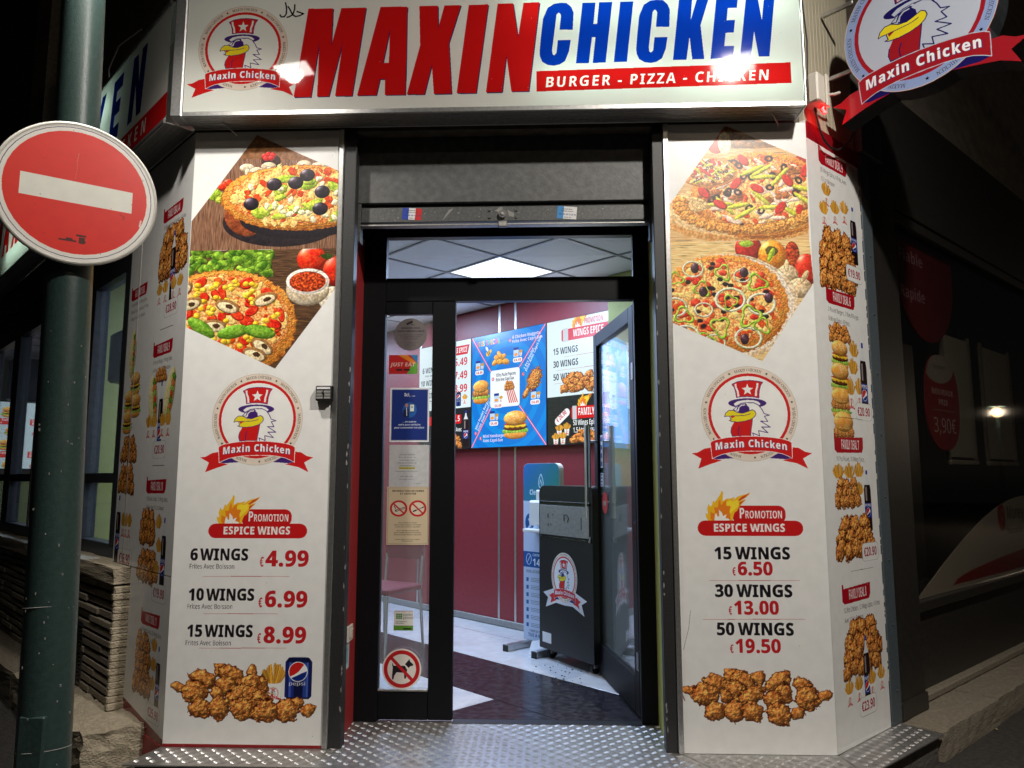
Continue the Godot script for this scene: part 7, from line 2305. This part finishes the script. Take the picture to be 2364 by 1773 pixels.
func pizza(hp: Heap, p: Vector2, rx: float, ry: float, kind: int) -> void:
	var f := ry / rx
	var u := rx / 100.0
	hp.lump(p + Vector2(0, ry * 0.06), rx * 1.02, ry * 1.04, Color(0.66, 0.36, 0.13), 6 * u, {"flat": true, "rag": 0.05, "to": Color(0.85, 0.55, 0.22)})
	hp.lump(p, rx, ry, Color(0.93, 0.66, 0.30), 9 * u, {"flat": true, "rag": 0.06, "to": Color(0.85, 0.50, 0.19), "tone": 0.08})
	hp.lump(p, rx * 0.91, ry * 0.90, Color(0.90, 0.42, 0.16), 2 * u, {"flat": true, "rag": 0.12, "to": CHEESE, "tone": 0.14, "crisp": 0.2})
	var spot := func() -> Vector2:
		var r := sqrt(hp.g.randf()) * 0.86
		var a := hp.g.randf() * TAU
		return p + Vector2(cos(a) * rx * r, sin(a) * ry * r)
	for i in 70:
		hp.lump(spot.call(), hp.g.randf_range(5, 13) * u, hp.g.randf_range(3, 7) * u, CHEESE, 2.0 * u, {"turn": hp.g.randf() * 3, "rag": 0.5, "to": Color(0.97, 0.74, 0.38), "lay": true})
	for i in 46:
		hp.lump(spot.call(), hp.g.randf_range(3, 8) * u, hp.g.randf_range(2, 5) * u, Color(0.80, 0.22, 0.09), 1.6 * u, {"turn": hp.g.randf() * 3, "rag": 0.5, "to": Color(0.9, 0.4, 0.14), "lay": true})
	if kind == 0:      # olives, salad leaves, herbs
		for i in 16:
			hp.lump(spot.call(), hp.g.randf_range(8, 15) * u, hp.g.randf_range(4, 7) * u, Color(0.55, 0.68, 0.16), 4 * u, {"turn": hp.g.randf_range(-0.6, 0.6), "rag": 0.35, "to": Color(0.83, 0.86, 0.36), "lay": true})
		for i in 26:
			hp.lump(spot.call(), 5 * u, 3.4 * u, Color(0.95, 0.92, 0.76), 3 * u, {"rag": 0.5, "turn": hp.g.randf() * 3, "lay": true})
		for q in [[-0.62, 0.24], [-0.33, -0.38], [-0.05, -0.42], [0.3, -0.12], [0.28, 0.42], [0.78, 0.2], [0.66, -0.7], [0.9, -0.45], [0.1, -0.66]]:
			hp.lump(p + Vector2(q[0] * rx, q[1] * ry), 10 * u, 8.5 * u, Color(0.12, 0.10, 0.13), 9 * u, {"to": Color(0.24, 0.19, 0.24), "gloss": 0.55, "lay": true})
	elif kind == 1:    # sweetcorn, peppers, mushrooms, basil
		for i in 30:
			hp.lump(spot.call(), hp.g.randf_range(7, 12) * u, hp.g.randf_range(5, 9) * u, Color(0.83, 0.12, 0.08), 5 * u, {"turn": hp.g.randf() * 3, "flat": true, "gloss": 0.35, "to": Color(0.93, 0.32, 0.16), "lay": true})
		for i in 110:
			hp.lump(spot.call(), 4.4 * u, 3.6 * u, Color(0.97, 0.74, 0.12), 4 * u, {"to": Color(1.0, 0.85, 0.3), "gloss": 0.2, "lay": true})
		for i in 11:
			var m: Vector2 = spot.call()
			var a := hp.g.randf_range(-0.7, 0.7)
			hp.lump(m, 17 * u, 9 * u, Color(0.62, 0.45, 0.27), 4 * u, {"turn": a, "lay": true})
			hp.lump(m + Vector2(0, 1.5 * u), 14 * u, 6.5 * u, Color(0.93, 0.85, 0.68), 2 * u, {"turn": a, "lay": true})
			hp.lump(m + Vector2(3 * u, 0), 5 * u, 3 * u, Color(0.3, 0.2, 0.12), 1 * u, {"turn": a, "lay": true, "rag": 0.5})
		for q in [[-0.75, 0.12, -0.5], [-0.28, 0.12, 0.6], [0.16, 0.2, -0.2], [0.52, 0.2, 0.2], [0.04, 0.68, 0.1], [0.1, 0.95, -0.7], [0.36, 0.9, 1.2], [-0.85, -0.55, 0], [-0.6, -0.5, 1.2]]:
			hp.lump(p + Vector2(q[0] * rx, q[1] * ry), 22 * u, 9 * u, Color(0.33, 0.55, 0.13), 8 * u, {"turn": q[2], "to": Color(0.58, 0.76, 0.26), "gloss": 0.15, "lay": true})
	elif kind == 2:    # olive rings, pepper strips, mince
		for i in 40:
			hp.lump(spot.call(), hp.g.randf_range(8, 16) * u, 3.4 * u, Color(0.97, 0.83, 0.74), 3 * u, {"turn": hp.g.randf_range(-0.9, 0.9), "rag": 0.4, "lay": true})
		for i in 18:
			var m: Vector2 = spot.call()
			for j in 4:
				hp.lump(m + Vector2(hp.g.randf_range(-7, 7), hp.g.randf_range(-4, 4)) * u, 5 * u, 4 * u, Color(0.62, 0.34, 0.16), 4 * u, {"rag": 0.5, "to": Color(0.8, 0.5, 0.28), "lay": true})
		for i in 26:
			hp.lump(spot.call(), 6.5 * u, 5 * u, Color(0.16, 0.10, 0.12), 4 * u, {"hole": 0.42, "turn": hp.g.randf() * 3, "gloss": 0.25, "lay": true})
		for i in 13:
			hp.lump(spot.call(), 19 * u, 3.6 * u, Color(0.76, 0.77, 0.14), 5 * u, {"turn": hp.g.randf_range(-0.9, 0.9), "to": Color(0.88, 0.87, 0.36), "lay": true})
		for i in 9:
			hp.lump(spot.call(), 11 * u, 6 * u, Color(0.82, 0.13, 0.08), 4 * u, {"flat": true, "turn": hp.g.randf() * 3, "lay": true})
	else:              # onion and green pepper rings, olives, tomato
		for i in 34:
			hp.lump(spot.call(), hp.g.randf_range(5, 9) * u, hp.g.randf_range(4, 7) * u, Color(0.82, 0.14, 0.09), 4 * u, {"rag": 0.3, "to": Color(0.93, 0.36, 0.2), "gloss": 0.25, "lay": true})
		for i in 30:
			hp.lump(spot.call(), 4.5 * u, 3.4 * u, Color(0.15, 0.11, 0.12), 3 * u, {"rag": 0.4, "lay": true})
		for q in [[-0.45, -0.7, 17], [0.32, -0.55, 14], [-0.75, 0.1, 20], [-0.3, 0.16, 15], [0.12, -0.05, 25], [0.6, 0.05, 23], [-0.6, 0.72, 24], [0.38, 0.75, 22], [-0.15, 0.85, 18]]:
			hp.lump(p + Vector2(q[0] * rx, q[1] * ry), q[2] * u, q[2] * 0.8 * u, Color(0.95, 0.95, 0.84), 4 * u, {"hole": 0.8, "to": Color(0.86, 0.9, 0.7), "lay": true})
		for q in [[-0.72, -0.5, 14, 0.3], [0.02, -0.62, 16, 1.0], [0.55, -0.4, 19, 0.2], [-0.32, -0.28, 16, 0.8], [0.12, 0.0, 15, 2.0], [-0.62, 0.28, 18, 0.5], [-0.05, 0.52, 20, 1.4], [0.42, 0.3, 22, 2.2], [-0.28, 0.8, 17, 0.1], [0.6, 0.5, 16, 0.9]]:
			hp.lump(p + Vector2(q[0] * rx, q[1] * ry), q[2] * u, q[2] * 0.85 * u, Color(0.55, 0.76, 0.16), 5 * u, {"hole": 0.74, "lobes": 3, "turn": q[3], "to": Color(0.77, 0.88, 0.38), "lay": true})
		for q in [[-0.42, -0.72], [0.35, -0.62], [-0.3, -0.22], [-0.9, -0.02], [0.72, -0.08], [-0.62, 0.62], [0.32, 0.78]]:
			hp.lump(p + Vector2(q[0] * rx, q[1] * ry), 6.6 * u, 8.4 * u, Color(0.2, 0.12, 0.16), 8 * u, {"to": Color(0.34, 0.22, 0.28), "gloss": 0.4, "lay": true})

# ---------------------------------------------------------------- the shop's emblem and its promotion badge (unit coordinates traced from the print)
func em(p: Vector2, r: float, raw: Array, o := Vector2(1165, 770), d := 677.0) -> PackedVector2Array:
	var c := PackedVector2Array()
	for i in range(0, raw.size(), 2):
		c.append(p + Vector2(raw[i] - o.x, raw[i + 1] - o.y) / d * r)
	return c

func closed(c: PackedVector2Array) -> PackedVector2Array:
	var q := c.duplicate()
	q.append(c[0])
	return q

func emblem(cv: Cv, p: Vector2, r: float, fine := true, paper := Color(0.93, 0.93, 0.92), plum := Color(0.27, 0.15, 0.45), red := Color(0.80, 0.13, 0.13), cream := Color(0.88, 0.83, 0.77)) -> void:
	var u := r / 677.0
	cv.poly(em(p, r, [605, 1250, 520, 1265, 420, 1320, 340, 1330, 475, 1405, 425, 1545, 600, 1480, 760, 1430, 625, 1405]), red)
	cv.poly(em(p, r, [1748, 1248, 1830, 1255, 1920, 1310, 2015, 1330, 1885, 1405, 1950, 1545, 1800, 1470, 1600, 1430, 1738, 1400]), red)
	cv.poly(em(p, r, [625, 1400, 760, 1330, 800, 1320, 940, 1398, 700, 1415]), plum)
	cv.poly(em(p, r, [1735, 1400, 1600, 1330, 1565, 1320, 1425, 1398, 1650, 1415]), plum)
	cv.oval(p, r, r, Color(0.78, 0.73, 0.68))
	cv.oval(p, r * 0.988, r * 0.988, cream)
	cv.oval(p, r * 0.85, r * 0.85, red)
	cv.oval(p, r * 0.793, r * 0.793, paper)
	if fine:
		for i in 7:
			var mid := -PI / 2 + (i - 3) * 0.872
			var bend := func(v: Vector2) -> Vector2: return Vector2.from_angle(mid + v.x / (r * 0.9)) * (r * 0.895 - v.y)
			words(cv, "MAXIN CHICKEN", p, r * 0.056, Color(0.26, 0.23, 0.22), {"font": "serif", "align": "mid", "width": r * 0.56, "bend": bend})
			var b := mid + 0.436
			cv.star(p + Vector2.from_angle(b) * r * 0.92, r * 0.03, Color(0.1, 0.08, 0.12))
	# hat
	var crown := em(p, r, [935, 352, 1010, 315, 1100, 300, 1190, 295, 1290, 305, 1372, 322, 1340, 370, 1320, 430, 1312, 490, 1308, 548, 1230, 532, 1150, 527, 1070, 530, 992, 540, 985, 470, 968, 400])
	cv.poly(crown, red)
	cv.line(closed(crown), 9 * u, plum)
	cv.star(p + Vector2(1152 - 1165, 430 - 770) * u, 88 * u, paper)
	cv.line(em(p, r, [985, 345, 992, 400, 1014, 450, 1022, 528]), 28 * u, paper)
	cv.line(em(p, r, [1298, 335, 1290, 395, 1272, 450, 1268, 520]), 28 * u, paper)
	cv.oval(p + Vector2(1143 - 1165, 622 - 770) * u, 268 * u, 70 * u, plum)
	cv.poly(em(p, r, [950, 632, 1000, 597, 1080, 580, 1150, 575, 1230, 580, 1290, 597, 1330, 632, 1305, 655, 1230, 616, 1140, 606, 1050, 620, 975, 662]), paper)
	# head
	cv.poly(em(p, r, [960, 690, 1010, 640, 1140, 612, 1230, 616, 1300, 655, 1345, 715, 1372, 770, 1440, 794, 1376, 810, 1412, 880, 1325, 880, 1440, 960, 1335, 962, 1405, 1040, 1287, 1014, 1280, 1090, 1150, 1090, 1000, 800]), paper)
	cv.line(em(p, r, [1150, 618, 1230, 614, 1300, 650, 1345, 712, 1372, 770, 1445, 793, 1375, 808, 1418, 882, 1320, 878, 1450, 962, 1330, 960, 1415, 1042, 1285, 1012, 1296, 1085, 1202, 1045, 1215, 1090]), 11 * u, plum)
	cv.poly(em(p, r, [1000, 745, 1015, 685, 1055, 645, 1120, 636, 1165, 680, 1172, 725, 1115, 762, 1050, 764]), plum)
	cv.poly(em(p, r, [930, 722, 1010, 645, 1120, 622, 1140, 640, 1020, 680, 990, 730]), plum)
	cv.poly(em(p, r, [948, 714, 1008, 662, 985, 722]), paper)
	cv.line(em(p, r, [1012, 735, 1022, 685, 1058, 652, 1112, 646]), 14 * u, paper)
	# wattle
	var wat := em(p, r, [950, 885, 1207, 845, 1195, 930, 1183, 1000, 1172, 1090, 915, 1090, 897, 1030, 910, 960])
	cv.poly(wat, red)
	cv.line(wat, 9 * u, plum)
	cv.line(em(p, r, [1022, 948, 998, 1005, 1005, 1080]), 10 * u, plum)
	# beak
	var beak := em(p, r, [815, 815, 835, 762, 880, 724, 940, 722, 1010, 757, 1080, 763, 1160, 735, 1210, 714, 1245, 735, 1259, 775, 1238, 815, 1190, 850, 1100, 878, 1000, 889, 915, 883, 876, 868, 906, 862, 890, 806, 850, 805])
	cv.poly(beak, Color(0.91, 0.84, 0.16))
	cv.line(closed(beak), 9 * u, plum)
	cv.poly(em(p, r, [905, 806, 972, 803, 915, 840]), red)
	cv.line(em(p, r, [893, 804, 1000, 801, 1100, 795, 1160, 780, 1185, 768]), 8 * u, plum)
	# ribbon
	var band := em(p, r, [605, 1178, 640, 1155, 700, 1135, 850, 1107, 1010, 1093, 1170, 1090, 1330, 1095, 1450, 1106, 1600, 1126, 1700, 1155, 1742, 1182, 1738, 1402, 1680, 1370, 1600, 1337, 1480, 1312, 1370, 1301, 1170, 1298, 960, 1310, 860, 1325, 760, 1347, 690, 1375, 625, 1407])
	cv.poly(band, red)
	cv.line(closed(band), 8 * u, paper)
	if r * cv.k > 9.0:
		var bow := func(v: Vector2) -> Vector2: return v + Vector2(0, pow(v.x / (545.0 * u), 2.0) * 52.0 * u)
		if fine:
			words(cv, "Maxin Chicken", p + Vector2(12, 480) * u, 100 * u, Color(0.2, 0.25, 0.5), {"font": "black", "align": "mid", "width": 1010 * u, "bend": bow, "track": 0.1})
		words(cv, "Maxin Chicken", p + Vector2(5, 474) * u, 100 * u, Color(0.94, 0.94, 0.95), {"font": "black", "align": "mid", "width": 1010 * u, "bend": bow, "track": 0.1})

func flame(cv: Cv, at: Vector2, u: float) -> void:
	var f := func(raw: Array) -> PackedVector2Array: return em(at, u, raw, Vector2(250, 680), 550.0)
	cv.poly(f.call([300, 680, 262, 620, 250, 545, 300, 565, 285, 470, 310, 370, 345, 425, 375, 400, 400, 310, 430, 345, 490, 260, 540, 190, 560, 130, 590, 160, 580, 250, 570, 325, 650, 280, 720, 275, 810, 250, 755, 320, 850, 240, 930, 215, 1020, 195, 1090, 155, 1060, 210, 1000, 260, 885, 325, 950, 300, 1012, 290, 960, 335, 900, 400, 850, 470, 835, 500, 790, 530, 770, 575, 740, 680]), Color(0.93, 0.72, 0.16))
	cv.poly(f.call([380, 680, 340, 640, 345, 520, 430, 560, 410, 430, 480, 440, 500, 330, 530, 280, 540, 400, 600, 330, 680, 285, 640, 330, 640, 420, 700, 400, 720, 440, 690, 520, 710, 560, 700, 680]), Color(0.90, 0.50, 0.14))
	cv.poly(f.call([860, 300, 940, 235, 1070, 175, 1000, 250, 890, 320]), Color(0.80, 0.32, 0.12))
	cv.poly(f.call([850, 420, 890, 340, 1000, 295, 940, 350, 880, 410]), Color(0.82, 0.36, 0.12))
	cv.poly(f.call([640, 400, 640, 340, 720, 310, 760, 330, 850, 300, 870, 370, 880, 390, 830, 440, 760, 500, 700, 560, 700, 480, 730, 420]), Color(0.96, 0.85, 0.22))
	cv.poly(f.call([410, 680, 425, 570, 450, 540, 470, 605, 500, 600, 498, 475, 560, 540, 572, 600, 640, 560, 618, 630, 690, 650, 690, 680]), Color(0.94, 0.94, 0.92))

# badge with flame: lower pill from a to b (corners), second line of words
func badge(cv: Cv, a: Vector2, b: Vector2, text: String) -> void:
	var red := Color(0.76, 0.11, 0.12)
	var w := b.x - a.x
	var h := b.y - a.y
	cv.pill(a.x + w * 0.33, a.y - h * 1.0, w * 0.51, h * 1.15, h * 0.5, red)
	cv.pill(a.x, a.y, w, h, h * 0.5, red)
	flame(cv, a + Vector2(w * 0.078, 0), w * 0.285)
	words(cv, text, Vector2(a.x + w * 0.145, b.y - h * 0.26), h * 0.52, Color(0.93, 0.92, 0.91), {"font": "black", "width": w * 0.685})
	words(cv, "P", Vector2(a.x + w * 0.395, a.y - h * 0.16), h * 0.7, Color(0.93, 0.92, 0.91), {"width": w * 0.058})
	words(cv, "ROMOTION", Vector2(a.x + w * 0.452, a.y - h * 0.16), h * 0.5, Color(0.93, 0.92, 0.91), {"width": w * 0.36})
